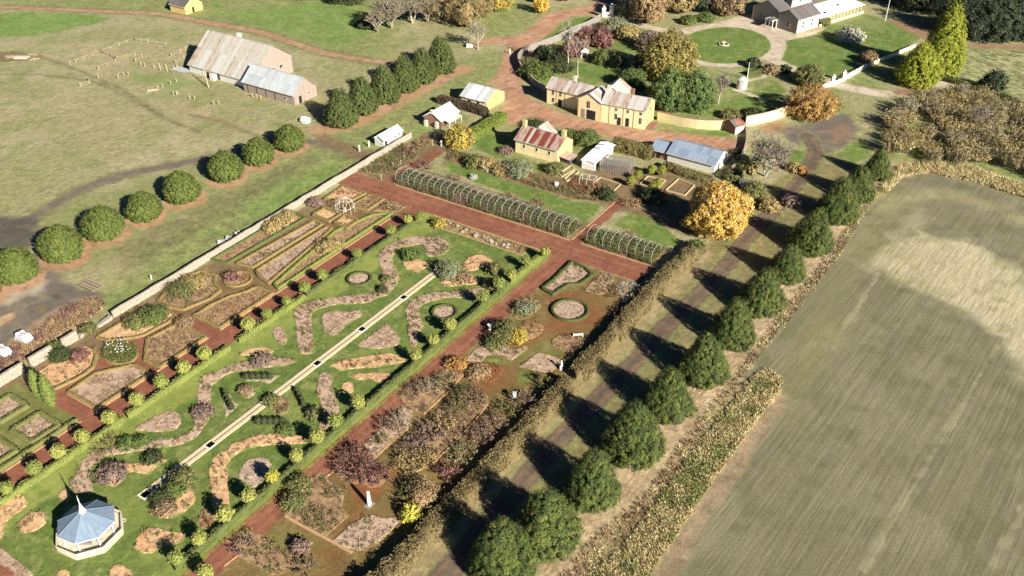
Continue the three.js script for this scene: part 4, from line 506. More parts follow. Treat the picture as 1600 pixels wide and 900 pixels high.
// garden right of the broad path
const RG = 'loose shrub beds between the broad path and the long hedge';
bed('leafy bed at the bottom of the picture right of the broad path', z75(360, 780, [[60, 420], [150, 360], [300, 400], [420, 480], [520, 510], [620, 590], [740, 640], [800, 700], [730, 800], [640, 860], [470, 885], [420, 850], [300, 780], [100, 680], [70, 600]]), 'tan', [['green', 0.8, 0.8, 1.2], ['purple', 0.8, 0.8], ['straw', 0.6, 0.5]], { group: RG });
bed('large rose bed behind the long brick edging beside the white pillar', PX([[439, 797], [453, 780], [461, 768], [480, 752], [500, 738], [511, 746], [520, 755], [528, 763], [542, 765], [535, 779], [534, 792], [537, 799], [545, 805], [527, 822], [508, 838], [487, 827], [445, 805]]), 'tan', [['green', 0.9, 0.9, 1.1], ['brown', 1.0, 0.9], ['pale', 0.7, 0.5]], { curved: false, group: RG });
bed('pale bed of low dry stems right of the little red cross path', PX([[521, 845], [535, 833], [552, 818], [580, 806], [600, 810], [625, 809], [608, 832], [590, 848], [565, 860], [550, 858]]), 'mulch', [['pale', 1.4, 0.6], ['green', 0.5, 0.6, 1]], { group: RG });
bed('strip bed of pale mulch right of the red-purple shrubs', PX([[584, 716], [567, 696], [581, 683], [599, 668], [615, 644], [631, 637], [644, 641], [643, 664], [636, 669], [607, 693]]), 'mulch', [['brown', 0.8, 0.8], ['pale', 0.8, 0.5]], { curved: false, group: RG });
bed('bed of the dark red shrubs beside the white pillar', PX([[527, 742], [522, 725], [535, 705], [560, 700], [583, 716], [600, 730], [606, 745], [585, 762], [560, 755], [545, 757]]), 'tan', [['purple', 1.2, 0.9]], { group: RG });
bed('long strip bed along the broad path with a cream brick edge', PX([[633, 634], [624, 620], [635, 607], [652, 595], [674, 590], [702, 574], [728, 580], [713, 592], [700, 607], [686, 620], [662, 647]]), 'tan', [['brown', 1.4, 1.0], ['pale', 0.8, 0.6], ['purple', 0.5, 0.8]], { curved: false, group: RG });
bed('wide bed of mixed brown shrubs in the middle of the right garden', PX([[615, 705], [633, 683], [651, 672], [667, 656], [684, 640], [700, 623], [713, 608], [735, 602], [752, 610], [761, 620], [761, 632], [745, 647], [725, 668], [709, 687], [675, 719], [660, 730], [649, 736], [638, 736], [625, 725], [619, 712]]), 'tan', [['brown', 1.5, 1.1], ['purple', 0.9, 1.0], ['green', 0.5, 0.9, 1]], { group: RG });
bed('three-sided bed of rust-coloured low plants', z75(720, 530, [[150, 300], [280, 280], [480, 330], [470, 400], [340, 510], [230, 450], [80, 380]]), 'rust', [['rust', 2.2, 0.6]], { group: RG });
bed('angled pale mulch bed beside the yellow-green bush', PX([[728, 563], [741, 548], [760, 536], [776, 533], [795, 545], [805, 547], [822, 540], [824, 545], [799, 563], [781, 555], [760, 554], [753, 565]]), 'mulch', [['pale', 1.5, 0.4], ['green', 0.4, 0.7, 1]], { curved: false, group: RG });
bed('square pale mulch bed near the white statue', z75(720, 530, [[690, 320], [900, 160], [1000, 180], [1160, 230], [1170, 300], [1040, 390], [880, 370]]), 'mulch', [['brown', 0.7, 0.5]], { curved: false, group: RG });
bed('low brown bed just below the white bench', z75(720, 430, [[1060, 780], [1180, 700], [1300, 700], [1450, 800], [1350, 880], [1200, 890]]), 'tan', [['brown', 1.6, 0.6], ['purple', 0.6, 0.6]], { group: RG });
bed('bed of grey-green clumps left of the largest round bed', z75(720, 430, [[570, 420], [750, 270], [880, 290], [940, 350], [870, 430], [760, 510], [600, 510]]), 'tan', [['green', 1.2, 0.9, 1.2], ['straw', 0.8, 0.5]], { group: RG });
bed('small reddish bed beside the big yellow-green bush', z75(720, 430, [[760, 540], [870, 540], [970, 610], [850, 740], [720, 740]]), 'tan', [['rust', 1.2, 0.6], ['brown', 0.8, 0.7]], { group: RG });
bed('L-shaped pale bed in the corner of the two broad paths', PX([[848, 452], [866, 438], [894, 410], [914, 420], [926, 431], [907, 445], [888, 446], [864, 462]]), 'mulch', [['pale', 1.3, 0.4], ['green', 0.6, 0.7, 1]], { curved: false, border: [0.7, 0.6, HC.green], group: RG });
bed('rusty bed of grey twigs next to the L-shaped pale bed', PX([[914, 454], [927, 438], [940, 428], [958, 431], [958, 438], [950, 452], [940, 462]]), 'tan', [['pale', 1.2, 0.8], ['green', 0.7, 0.7, 1]], { curved: false, group: RG });
bed('bed of silvery bare stems against the long hedge', PX([[962, 450], [975, 440], [1000, 446], [990, 462], [975, 474]]), 'pale', [['white', 1.6, 0.9], ['pale', 1.2, 0.9]], { curved: false, group: RG });
// borders along paths
bed('rock-edged border with dark pools along the cross path', qa([73.2, -23.5], [75.6, -23.5], [75.6, -4.2], [73.2, -4.2]), 'tan', [['straw', 1.8, 0.8], ['brown', 0.8, 0.8]], { curved: false });
bed('planting under the long hooped trellis tunnel', qa([82, -39], [87.5, -39], [87.5, -0.6], [82, -0.6]), 'dirt', [['brown', 1.8, 1.6], ['green', 3.4, 1.7, 2], ['purple', 1.2, 2.0]], { curved: false });
bed('planting under the short hooped trellis tunnel', qa([82, 2.8], [87.3, 2.8], [87.3, 15.2], [82, 15.2]), 'dirt', [['brown', 1.8, 1.5], ['green', 3.4, 1.6, 2]], { curved: false });
bed('flower border with pale stalks between the stone wall and the trellis', qa([82, -47.6], [97, -48.3], [97, -44], [92, -41.5], [84, -41.5]), 'dirt', [['green', 1.4, 1.1, 1.6], ['purple', 0.9, 1.0], ['straw', 0.6, 0.9]], { curved: false });
bed('cottage border of mixed perennials above the long lawn strip', PX([[700, 232], [740, 244], [790, 262], [840, 276], [880, 290], [930, 303], [938, 316], [900, 312], [850, 297], [800, 281], [750, 266], [698, 250]]), 'dirt', [['green', 1.2, 0.9, 1.2], ['brown', 1.0, 0.9], ['straw', 0.4, 0.6], ['rust', 0.3, 0.7]], { curved: false });
bed('russet vegetable border below the slatted shade house', PX([[895, 272], [930, 285], [938, 296], [950, 302], [945, 312], [918, 304], [890, 292]]), 'dirt', [['rust', 2.2, 1.0], ['brown', 1.0, 0.8]], { curved: false });

// ---------------------------------------------------------------- shrubs and garden trees
const SC = { olive: LC([104, 106, 56], [118, 116, 64], [90, 94, 50], [130, 122, 74]), dark: LC([66, 74, 38], [76, 84, 42], [56, 64, 34]), green: LC([90, 104, 46], [102, 116, 52], [80, 92, 40]), grey: LC([130, 132, 96], [144, 142, 108], [116, 120, 84]), red: LC([132, 90, 80], [118, 78, 70], [150, 110, 96], [104, 72, 64]), purple: LC([132, 108, 94], [146, 122, 106], [112, 92, 80]), yellow: LC([178, 152, 58], [190, 166, 76], [160, 138, 52], [140, 128, 56]), orange: LC([184, 138, 70], [196, 152, 84], [166, 122, 62], [150, 114, 64]), brown: LC([142, 118, 84], [154, 130, 94], [124, 102, 72]), silver: LC([176, 174, 150], [190, 186, 164], [156, 156, 130]), lemon: LC([186, 178, 66], [204, 192, 92], [164, 158, 54]), khaki: LC([164, 142, 90], [176, 152, 98], [146, 126, 78], [182, 160, 108], [136, 124, 74]), tan: LC([160, 132, 92], [174, 146, 104], [142, 116, 80]) };
let shrubNo = 0;
function shrub(name, label, u, v, r, h, kind, { dense = 1, twig = 0, lump = 0.3, group, leaf = 0.17, lift = 0, y = 0, back = 0.5, category } = {}) {
  R = rng(5000 + shrubNo++); const p = away(G(u, v), r * back), f = new FB(), cols = SC[kind]; crown(f, zero, domeProf(r, h, 0.04 + lift, 0.35), { tufts: Math.round(70 * dense * Math.max(1, r * 0.9)), per: 11, tr: 0.16 * r + 0.14, leaf, cols, up: 0.35, lump, seed: shrubNo, bite: 0.15, coreK: dense >= 1 ? 0.72 : 0.45 });
  const t = thing(name, label, category || (name.includes('tree') ? 'tree' : 'shrub'), [p.x, y, p.z], shrubNo, group); mesh(name.includes('tree') ? 'crown' : 'foliage', f.geo(), leafMat, t);
  const w = new FB(); if (lift > 0.1) trunk(w, h * 0.6, 0.05 * h * 0.5 + 0.06, lin([104, 86, 64])); const n = Math.round(twig * 60) + 6; for (let k = 0; k < n; k++) { const a = R() * 6.283, s = r * (0.3 + 0.75 * R()), hh = h * (0.5 + 0.6 * R()); w.blade(Math.cos(a) * 0.1 * r, h * 0.1, Math.sin(a) * 0.1 * r, Math.cos(a) * s, hh, Math.sin(a) * s, 0.05, pick(kind === 'red' || kind === 'purple' ? SC.purple : PC.brown, 0.2)); } mesh(lift > 0.1 ? 'trunk' : 'stems', w.geo(), twigMat, t); return t;
}
// a dome of bare branching stems with few leaves
function twigBush(label, u, v, r, h, kind, wood, { group, leafN = 1, dense = 1, name = 'shrub', back = 0.1, y = 0, stems = 34 } = {}) {
  R = rng(7000 + shrubNo++); const p = away(G(u, v), r * back), w = new FB(), f = new FB(), wc = SC[wood] || PC[wood], n = Math.round(stems * 0.6 * dense * Math.max(1, r * 0.6)); r *= 0.88; h *= 0.88;
  for (let k = 0; k < n; k++) { const a = R() * 6.283, e = Math.sqrt(R()), q = V(Math.cos(a) * e * r * 0.5, 0, Math.sin(a) * e * r * 0.5), d = V(Math.cos(a) * e * r * 0.9, h * (1.1 - e * 0.5) * (0.7 + 0.4 * R()), Math.sin(a) * e * r * 0.9), m = q.clone().addScaledVector(d, 0.55), c = pick(wc, 0.2); w.tube(q, m, 0.04, 0.03, c, 3); for (let j = 0; j < 7; j++) { const s = q.clone().addScaledVector(d, 0.35 + 0.5 * R()), t = d.clone().multiplyScalar(0.22 + 0.28 * R()).add(V((R() - 0.5) * r * 0.5, (R() - 0.3) * h * 0.15, (R() - 0.5) * r * 0.5)); w.blade(s.x, s.y, s.z, t.x, t.y, t.z, 0.045, pick(wc, 0.25)); for (let l = 0; l < leafN; l++) { const g = 0.4 + 0.6 * R(); f.leaf(s.x + t.x * g, s.y + t.y * g, s.z + t.z * g, t.x, 0.8, t.z, 0.12 + 0.06 * R(), pick(SC[kind], 0.25)); } } }
  const t = thing(name, label, 'shrub', [p.x, y, p.z], shrubNo, group); mesh('stems', w.geo(), twigMat, t); if (f.i.length) mesh('foliage', f.geo(), leafMat, t); return t;
}
// clipped pieces in the lawn beds
{
  R = rng(61); const f = new FB(); crown(f, zero, ballProf(0.62, 0.55, 0.95), { tufts: 46, per: 8, tr: 0.14, leaf: 0.1, cols: SC.dark, lump: 0.05, coreK: 0.9 }); const ball = f.geo();
  const f2 = new FB(); crown(f2, zero, coneProf(0.55, 1.25, 0.8, 0), { tufts: 60, per: 7, tr: 0.12, leaf: 0.1, cols: SC.dark, lump: 0.05, coreK: 0.9 }); const cone = f2.geo();
  const row = (pts, geo, name, label, group) => pts.forEach(([u, v]) => { const m = top(name, geo, leafMat, label, 'topiary', group); const p = G(u, v); m.position.set(p.x, 0.06, p.z); m.rotation.y = u; });
  row(ZP(360, 480, 7.5, [[190, 838], [260, 838], [330, 838], [400, 838], [470, 838]]), ball, 'clipped_ball', 'dark clipped ball in the pale crescent bed left of the rill', 'balls in the crescent bed');
  row(ZP(360, 580, 7.5, [[330, 612], [400, 612], [470, 614], [540, 612], [610, 610]]), ball, 'clipped_ball', 'dark clipped ball in the straight line right of the rill', 'balls in a line right of the rill');
  row(ZP(180, 580, 7.5, [[1290, 270], [1300, 310], [1325, 360], [1345, 405], [1365, 440]]), cone, 'clipped_cone', 'dark clipped cone in the kite-shaped gravel bed', 'cones in the kite bed');
  row(ZP(360, 580, 7.5, [[780, 245], [808, 300], [835, 350], [855, 400]]), cone, 'clipped_cone', 'dark clipped cone in the line right of the rill', 'cones in a line right of the rill');
}
// green domes and bushes on the rill lawn
shrub('shrub', 'bushy grey-green shrub standing at the head of the stone rill', 702, 436, 2.6, 3.2, 'grey', { dense: 1.3 });
shrub('shrub', 'dense round green bush inside the bend of the S-shaped bed', 642, 405, 1.9, 1.9, 'green', {});
shrub('shrub', 'brown tufted shrub in the cream-edged bed at the rill head', 722, 440, 1.9, 1.3, 'brown', { twig: 1 });
shrub('shrub', 'round dome of green in the winding bed, larger of the pair', 200, 701, 1.35, 1.4, 'green', { lump: 0.1 }); shrub('shrub', 'round dome of green in the winding bed, smaller of the pair', 222, 697, 1.1, 1.2, 'green', { lump: 0.1 });
shrub('shrub', 'brown-red leafy shrub in the hooked bark bed', 178, 750, 2.1, 1.9, 'purple', { twig: 1 }); shrub('shrub', 'dark green low shrub at the tip of the hooked bark bed', 240, 722, 1.4, 1.0, 'dark', {});
twigBush('twiggy grey bush in the winding bed beside the golden hedge', 170, 698, 2.6, 1.7, 'olive', 'brown', { leafN: 1 });
shrub('shrub', 'rounded olive shrub beside the lower end of the rill', 288, 760, 1.9, 2.2, 'olive', { twig: 0.6 }); shrub('shrub', 'dark green shrub in the kidney bed nearest the summerhouse', 256, 790, 1.7, 1.8, 'dark', {}); shrub('shrub', 'brown dry shrub at the lower tip of the kidney bed', 262, 803, 1.6, 1.5, 'brown', { twig: 1 }); shrub('shrub', 'green shrub at the heart of the kidney bed', 275, 777, 1.7, 1.8, 'green', {});
shrub('shrub', 'dark brown clump in the longest winding bed', 318, 652, 1.7, 1.1, 'purple', { twig: 1 }); shrub('shrub', 'brown clump where the longest bed turns towards the rill', 412, 570, 1.7, 1.3, 'purple', { twig: 1 });
shrub('shrub', 'olive clump in the tall S-bed above the heart-shaped bed', 604, 440, 1.1, 0.9, 'olive', {}); shrub('shrub', 'dark tuft in the S-bed by the hedge-ringed round bed', 597, 456, 1.0, 0.8, 'dark', {});
shrub('shrub', 'tall green shrub group beside standards near the path junction', 775, 430, 1.6, 2.6, 'olive', { lump: 0.4 }); shrub('shrub', 'olive shrub between standards near the path junction', 768, 452, 1.4, 2.2, 'olive', {});
shrub('shrub', 'yellow bushy shrub at the end of the rock-edged border', 686, 355, 1.5, 1.8, 'yellow', {}); shrub('shrub', 'brown perennials in the small round bed left of the rill', 384, 615, 1.2, 0.9, 'brown', { twig: 1 });
shrub('shrub', 'olive shrub at the rim of the round bed beside the rill', 425, 632, 1.3, 1.1, 'olive', {}); shrub('shrub', 'green shrub under the line of clipped balls right of the rill', 447, 676, 1.2, 0.9, 'green', {}); shrub('shrub', 'feathery shrub growing between two standard shadows', 492, 655, 1.3, 1.6, 'olive', { twig: 1 });
// wall side
shrub('shrub', 'large leafy green bush against the end of the stone wall', 243, 505, 2.7, 2.6, 'green', { dense: 1.2 }); shrub('shrub', 'olive bush beside the large bush at the stone wall end', 215, 512, 2.2, 2.0, 'olive', {}); shrub('shrub', 'brown woody shrub in the five-sided dry bed', 290, 510, 1.7, 1.4, 'brown', { twig: 1 });
shrub('shrub', 'wide olive-brown shrub along the wall left of the ringed bed', 285, 462, 3.0, 1.8, 'olive', { twig: 1 }); shrub('shrub', 'olive-brown shrub along the wall next to the ringed bed', 303, 450, 2.6, 1.7, 'khaki', { twig: 1 });
shrub('shrub', 'red-leaved plant in the ringed round bed', 362, 438, 1.5, 1.3, 'red', { twig: 1 }); shrub('shrub', 'red-brown shrub in the orange bark bed', 126, 562, 1.4, 1.2, 'red', { twig: 1 }); shrub('shrub', 'green bush between the broken wall pieces', 95, 562, 1.8, 1.4, 'dark', {});
for (const [u, v, r, l] of [[425, 362, 2.0, 'brown dome shrub against the wall, lower of the run'], [437, 354, 2.1, 'brown dome shrub against the wall in the middle of the run'], [450, 346, 2.0, 'brown dome shrub against the wall, upper of the run']]) shrub('shrub', l, u, v, r, 2.0, 'khaki', { twig: 1 });
shrub('shrub', 'purple-brown shrub against the wall behind the arched dome', 493, 322, 1.5, 1.9, 'purple', { twig: 1 }); shrub('shrub', 'brown shrub in the strip bed beside the arched dome', 512, 392, 2.2, 1.7, 'khaki', { twig: 1 }); shrub('shrub', 'brown shrub at the far corner of the strip bed', 527, 388, 1.6, 1.4, 'khaki', { twig: 1 });
twigBush('brown twiggy bush on the corner of cross path and narrow path', 612, 324, 2.0, 1.3, 'khaki', 'brown');
for (const [u, v, l] of [[82, 634, 'taller slender cypress beside the red cross path'], [64, 622, 'slender cypress nearer the stone wall']]) { R = rng(u); const p = G(u, v), f = new FB(); crown(f, zero, (t) => [0.95 * Math.max(0.03, Math.pow(Math.sin(Math.min(1, t * 1.02 + 0.06) * 3.0), 0.7)), 0.1 + 7.2 * t], { tufts: 190, per: 12, tr: 0.2, leaf: 0.16, cols: LC([112, 122, 54], [124, 132, 60], [100, 112, 48]), up: 0.8, lump: 0.06, seed: u, coreK: 0.88, asp: 2 }); const w = new FB(); trunk(w, 4, 0.12, lin([96, 78, 58])); partsTree('cypress_tree', l, 'tree', p, 0, 'slender cypresses by the stone wall', w.geo(), f.geo(), twigMat, u > 70 ? 1 : 0.92); }
// right garden
for (const [u, v, r, h, l] of [[548, 735, 2.6, 2.6, 'dark red twiggy shrub on the path edge by the white pillar'], [572, 745, 2.8, 2.7, 'widest dark red twiggy shrub behind the white pillar'], [595, 750, 2.1, 2.0, 'smaller dark red twiggy shrub right of the white pillar'], [556, 716, 2.3, 2.4, 'dark red twiggy shrub farthest up the path from the white pillar']]) twigBush(l, u, v, r, h, 'red', 'red', { leafN: 2, dense: 1.4, group: 'dark red shrubs by the white pillar' });
for (const [u, v, r, h, k, w, l] of [[605, 672, 2.2, 2.4, 'purple', 'brown', 'bare grey-purple shrub beside the broad path'], [626, 665, 2.0, 2.4, 'grey', 'pale', 'pale bare shrub at the end of the mulch strip bed'], [595, 690, 1.3, 1.3, 'olive', 'brown', 'small olive bush on the path edge below the bare shrubs'], [650, 618, 2.2, 2.2, 'purple', 'brown', 'wine-brown shrub leaning over the broad path'], [668, 608, 2.1, 2.2, 'grey', 'pale', 'bleached bare shrub in the cream-edged strip bed'], [690, 598, 2.0, 1.8, 'olive', 'brown', 'olive-brown shrub in the cream-edged strip bed']]) twigBush(l, u, v, r, h, k, w, { leafN: 1, dense: 1.1 });
for (const [u, v, r, h, k, l] of [[650, 700, 2.4, 1.9, 'purple', 'purple-brown shrub in the middle of the wide brown bed'], [672, 680, 2.6, 2.2, 'purple', 'tallest purple-brown shrub of the wide brown bed'], [694, 668, 2.2, 1.8, 'khaki', 'khaki shrub on the far side of the wide brown bed'], [640, 728, 2.6, 1.7, 'khaki', 'low khaki shrub at the foot of the wide brown bed'], [665, 718, 2.0, 1.5, 'khaki', 'khaki shrub near the edge strip of the wide brown bed'], [715, 640, 2.2, 1.9, 'olive', 'olive shrub in the upper half of the wide brown bed'], [742, 628, 2.2, 1.6, 'brown', 'brown shrub at the top of the wide brown bed'], [720, 618, 1.5, 2.2, 'dark', 'dark conical bush at the top of the wide brown bed']]) twigBush(l, u, v, r, h, k, k === 'purple' ? 'purple' : 'brown', { leafN: 2, dense: 1.3 });
for (const [u, v, r, h, k, l] of [[698, 745, 2.2, 2.2, 'red', 'dark wine shrub in the hedge shadow near the copper bush'], [720, 715, 2.4, 2.2, 'grey', 'grey-green shrub in the hedge shadow'], [745, 690, 2.6, 2.2, 'purple', 'purple-grey shrub along the shadowed hedge'], [768, 668, 2.4, 2.2, 'purple', 'brown-grey shrub along the shadowed hedge'], [790, 650, 2.4, 2.0, 'olive', 'olive shrub along the shadowed hedge by the grey plinth'], [815, 632, 2.3, 2.0, 'purple', 'bare brown shrub along the shadowed hedge near the hedge gap'], [848, 600, 2.1, 1.8, 'olive', 'olive shrub beside the white statue in the hedge shadow'], [640, 775, 1.8, 2.4, 'olive', 'narrow dark shrub left of the copper bush']]) twigBush(l, u, v, r, h, k, k === 'red' ? 'red' : 'brown', { leafN: 2, dense: 1.3 });
shrub('shrub', 'rounded copper-orange shrub against the long hedge', 664, 790, 2.5, 2.6, 'tan', { twig: 0.8 }); shrub('shrub', 'bright lemon-yellow shrub glowing in the hedge shadow', 642, 815, 1.4, 2.2, 'lemon', { lump: 0.35 });
shrub('shrub', 'tall yellow-green bush leaning over the broad path', 793, 530, 2.5, 3.2, 'olive', { dense: 1.2 }); shrub('shrub', 'golden-yellow bush beside the tall yellow-green bush', 808, 535, 2.0, 2.2, 'yellow', {}); shrub('shrub', 'small golden-brown bush on the edge of the broad path', 716, 578, 1.8, 1.5, 'orange', { twig: 0.8 }); shrub('shrub', 'copper low bush on the edge of the broad path', 748, 590, 2.0, 1.2, 'tan', { twig: 1 });
shrub('shrub', 'grey-green clump near the path by the largest round bed', 820, 490, 2.0, 1.4, 'grey', { twig: 0.6 }); shrub('shrub', 'dark olive bush above the path-edge shadow', 775, 545, 2.0, 1.8, 'olive', {});
twigBush('bare dark shrub between the twig beds near the long hedge', 956, 462, 1.8, 2.2, 'brown', 'brown', { leafN: 0, dense: 1.2 }); twigBush('pale silvery bare shrub by the long hedge', 978, 462, 2.2, 2.4, 'grey', 'pale', { leafN: 1, dense: 1.3 }); twigBush('reddish bare shrub in the shade of the long hedge', 965, 492, 1.5, 1.2, 'red', 'red', { leafN: 1 });
shrub('shrub', 'brown shrub in the bed of low dry stems', 470, 862, 1.2, 1.3, 'purple', { twig: 1 }); twigBush('wine-brown shrub at the foot of the broad path', 378, 856, 1.8, 1.6, 'purple', 'purple', { leafN: 1, dense: 1.2 }); twigBush('dry brown shrub below the long brick edging', 475, 888, 1.9, 1.6, 'purple', 'brown', { leafN: 1, dense: 1.2 });
shrub('shrub', 'green-brown climbing rose on the path edge of the big rose bed', 470, 768, 1.9, 1.6, 'olive', { twig: 1 }); shrub('shrub', 'olive rose bush in the big rose bed near the brick edging', 460, 795, 1.9, 1.5, 'olive', { twig: 1 });
shrub('shrub', 'round green bush at the end of the short trellis', 1062, 418, 1.5, 2.0, 'green', {}); shrub('shrub', 'oval green bush where the long hedge begins under the golden tree', 1086, 395, 1.7, 2.6, 'green', {});
// ---------------------------------------------------------------- masonry, timber and iron
function tex(w, h, fn) { const d = new Uint8Array(w * h * 4), o = [0, 0, 0]; for (let y = 0; y < h; y++) for (let x = 0; x < w; x++) { fn(x, y, o); d.set([Math.max(0, Math.min(255, o[0])), Math.max(0, Math.min(255, o[1])), Math.max(0, Math.min(255, o[2])), 255], (y * w + x) * 4); } const t = new THREE.DataTexture(d, w, h); t.colorSpace = THREE.SRGBColorSpace; t.wrapS = t.wrapT = THREE.RepeatWrapping; t.magFilter = t.minFilter = THREE.LinearFilter; t.needsUpdate = true; return t; }
const mixc = (a, b, t, o) => { for (let i = 0; i < 3; i++) o[i] = a[i] + (b[i] - a[i]) * t; };
// corrugated iron: weathered base with rust that runs down the sheet (v), uv in metres / 4
const iron = (base, rust, amt, seed, rough = 0.6) => new THREE.MeshStandardMaterial({ roughness: rough, metalness: 0.15, map: tex(128, 128, (x, y, o) => { const r = ss(1 - amt - 0.15, 1 - amt + 0.2, fb3(x / 9 + seed, y / 50 + seed * 3) * 0.6 + N(x / 3 + seed, y / 120) * 0.4 + 0.12 * (N(x / 2, y / 3) - 0.5)); mixc(base, rust, r, o); const c = 1 + 0.07 * Math.sin(x / 128 * 6.2832 * 26) + 0.1 * (N(x / 5 + 9, y / 20) - 0.5); o[0] *= c; o[1] *= c; o[2] *= c; }) });
const stone = (base, dark, seed, sx = 10, sy = 10, amp = 1) => new THREE.MeshStandardMaterial({ roughness: 0.95, map: tex(128, 128, (x, y, o) => { const n = ss(0.35, 0.75, fb3(x / sx + seed, y / sy + seed)) * amp; mixc(base, dark, n * 0.6, o); const c = 1 + 0.16 * (N(x / 1.7, y / 1.7 + seed) - 0.5); o[0] *= c; o[1] *= c; o[2] *= c; }), bumpMap: bumpTex, bumpScale: 0.03 });
const boards = (base, dark, seed) => new THREE.MeshStandardMaterial({ roughness: 0.95, map: tex(128, 128, (x, y, o) => { const b = Math.floor(x / 8), n = N(b * 3.7 + seed, y / 90) * 0.7 + N(x / 1.5 + seed, y / 25) * 0.3; mixc(base, dark, n, o); if (x % 8 === 0) { o[0] *= 0.72; o[1] *= 0.72; o[2] *= 0.72; } }) });
const MT = {
  barnRoof: [iron([204, 196, 182], [178, 150, 120], 0.36, 1), iron([206, 198, 182], [178, 146, 114], 0.3, 4), iron([198, 186, 166], [166, 132, 102], 0.45, 7), iron([210, 206, 196], [184, 160, 132], 0.2, 9)],
  zinc: [iron([204, 208, 206], [186, 184, 176], 0.35, 2), iron([210, 214, 212], [192, 190, 182], 0.25, 5), iron([196, 200, 200], [182, 178, 170], 0.4, 8)],
  rusty: [iron([188, 160, 140], [142, 76, 58], 0.62, 3), iron([192, 172, 156], [150, 88, 68], 0.45, 6), iron([180, 140, 120], [136, 68, 52], 0.8, 11)],
  coach: [iron([204, 194, 180], [168, 118, 96], 0.32, 12), iron([196, 184, 168], [156, 104, 84], 0.45, 13), iron([208, 202, 194], [180, 150, 130], 0.22, 14)],
  blue: [iron([150, 164, 180], [126, 140, 156], 0.4, 15), iron([160, 174, 188], [134, 146, 160], 0.35, 16)],
  white: [iron([226, 224, 216], [206, 200, 188], 0.3, 17), iron([232, 230, 224], [212, 208, 198], 0.2, 18)],
  slate: [iron([112, 104, 102], [92, 84, 82], 0.4, 19, 0.8), iron([120, 112, 108], [98, 90, 86], 0.4, 20, 0.8)],
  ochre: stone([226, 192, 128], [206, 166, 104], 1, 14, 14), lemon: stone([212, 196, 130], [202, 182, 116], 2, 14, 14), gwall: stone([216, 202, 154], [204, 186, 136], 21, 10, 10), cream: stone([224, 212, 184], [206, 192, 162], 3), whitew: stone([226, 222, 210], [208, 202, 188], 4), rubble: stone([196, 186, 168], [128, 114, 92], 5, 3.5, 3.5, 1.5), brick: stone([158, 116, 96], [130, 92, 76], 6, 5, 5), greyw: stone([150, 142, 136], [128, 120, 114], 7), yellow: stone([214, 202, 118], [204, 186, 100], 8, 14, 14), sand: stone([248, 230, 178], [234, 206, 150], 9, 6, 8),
  weather: boards([184, 166, 150], [148, 130, 116], 3), dark: boards([96, 86, 78], [74, 66, 60], 5), brownb: boards([122, 96, 76], [96, 74, 58], 8),
  glass: M([40, 44, 48], 0.2), hole: M([38, 34, 32], 0.9), frame: M([222, 216, 200], 0.7), wood: M([190, 168, 132], 0.9), pole: M([178, 164, 130], 0.9), white: M([230, 228, 220], 0.7), steel: M([184, 196, 180], 0.6), coping: stone([228, 210, 172], [206, 186, 148], 10, 8, 8), black: M([16, 18, 18], 0.08), water: M([14, 20, 20], 0.05), edging: stone([206, 166, 122], [176, 128, 92], 11, 3, 8), timber: M([204, 180, 136], 0.9),
};
const I4 = () => new THREE.Matrix4();
function slab(p, th) {   // p: four corners, counter-clockwise seen from above; u runs along p0-p1, v along p1-p2 (metres / 4)
  const a = V(...p[0]), b = V(...p[1]), c = V(...p[2]), d = V(...p[3]), n = b.clone().sub(a).cross(d.clone().sub(a)).normalize(), L = b.distanceTo(a) / 4, S = d.distanceTo(a) / 4, pos = [], nor = [], uv = [], idx = [], low_ = [a, b, c, d].map((q) => q.clone().addScaledVector(n, -th));
  const f = (P, nn, U) => { const q = pos.length / 3; P.forEach((v, k) => { pos.push(v.x, v.y, v.z); nor.push(nn.x, nn.y, nn.z); uv.push(...U[k]); }); idx.push(q, q + 1, q + 2, q, q + 2, q + 3); };
  const u0 = (a.x * 0.37 + a.z * 0.23) % 1; f([a, b, c, d], n, [[u0, 0], [u0 + L, 0], [u0 + L, S], [u0, S]]); f([low_[3], low_[2], low_[1], low_[0]], n.clone().negate(), [[0, S], [L, S], [L, 0], [0, 0]]);
  const T = [a, b, c, d]; for (let k = 0; k < 4; k++) { const e = (k + 1) % 4, s = T[e].clone().sub(T[k]).cross(n).normalize(); f([low_[k], low_[e], T[e], T[k]], s, [[0, 0], [L, 0], [L, 0.02], [0, 0.02]]); }
  const g = new THREE.BufferGeometry(); g.setAttribute('position', new THREE.Float32BufferAttribute(pos, 3)); g.setAttribute('normal', new THREE.Float32BufferAttribute(nor, 3)); g.setAttribute('uv', new THREE.Float32BufferAttribute(uv, 2)); g.setIndex(idx); return g;
}
function boxG(x0, x1, y0, y1, z0, z1) { const g = new THREE.BoxGeometry(x1 - x0, y1 - y0, z1 - z0); const uv = g.attributes.uv, n = g.attributes.normal; const dx = (x1 - x0) / 4, dy = (y1 - y0) / 4, dz = (z1 - z0) / 4; for (let i = 0; i < uv.count; i++) { const ax = Math.abs(n.getX(i)) > 0.5 ? [dz, dy] : Math.abs(n.getY(i)) > 0.5 ? [dx, dz] : [dx, dy]; uv.setXY(i, uv.getX(i) * ax[0], uv.getY(i) * ax[1]); } g.translate((x0 + x1) / 2, (y0 + y1) / 2, (z0 + z1) / 2); return g; }
function gableG(pts, x0, x1) { const s = new THREE.Shape(pts.map(([z, y]) => new THREE.Vector2(z, y))); const g = new THREE.ExtrudeGeometry(s, { depth: x1 - x0, bevelEnabled: false }); const uv = g.attributes.uv; for (let i = 0; i < uv.count; i++) uv.setXY(i, uv.getX(i) / 4, uv.getY(i) / 4); g.rotateY(Math.PI / 2); g.translate(x0, 0, 0); return g; }
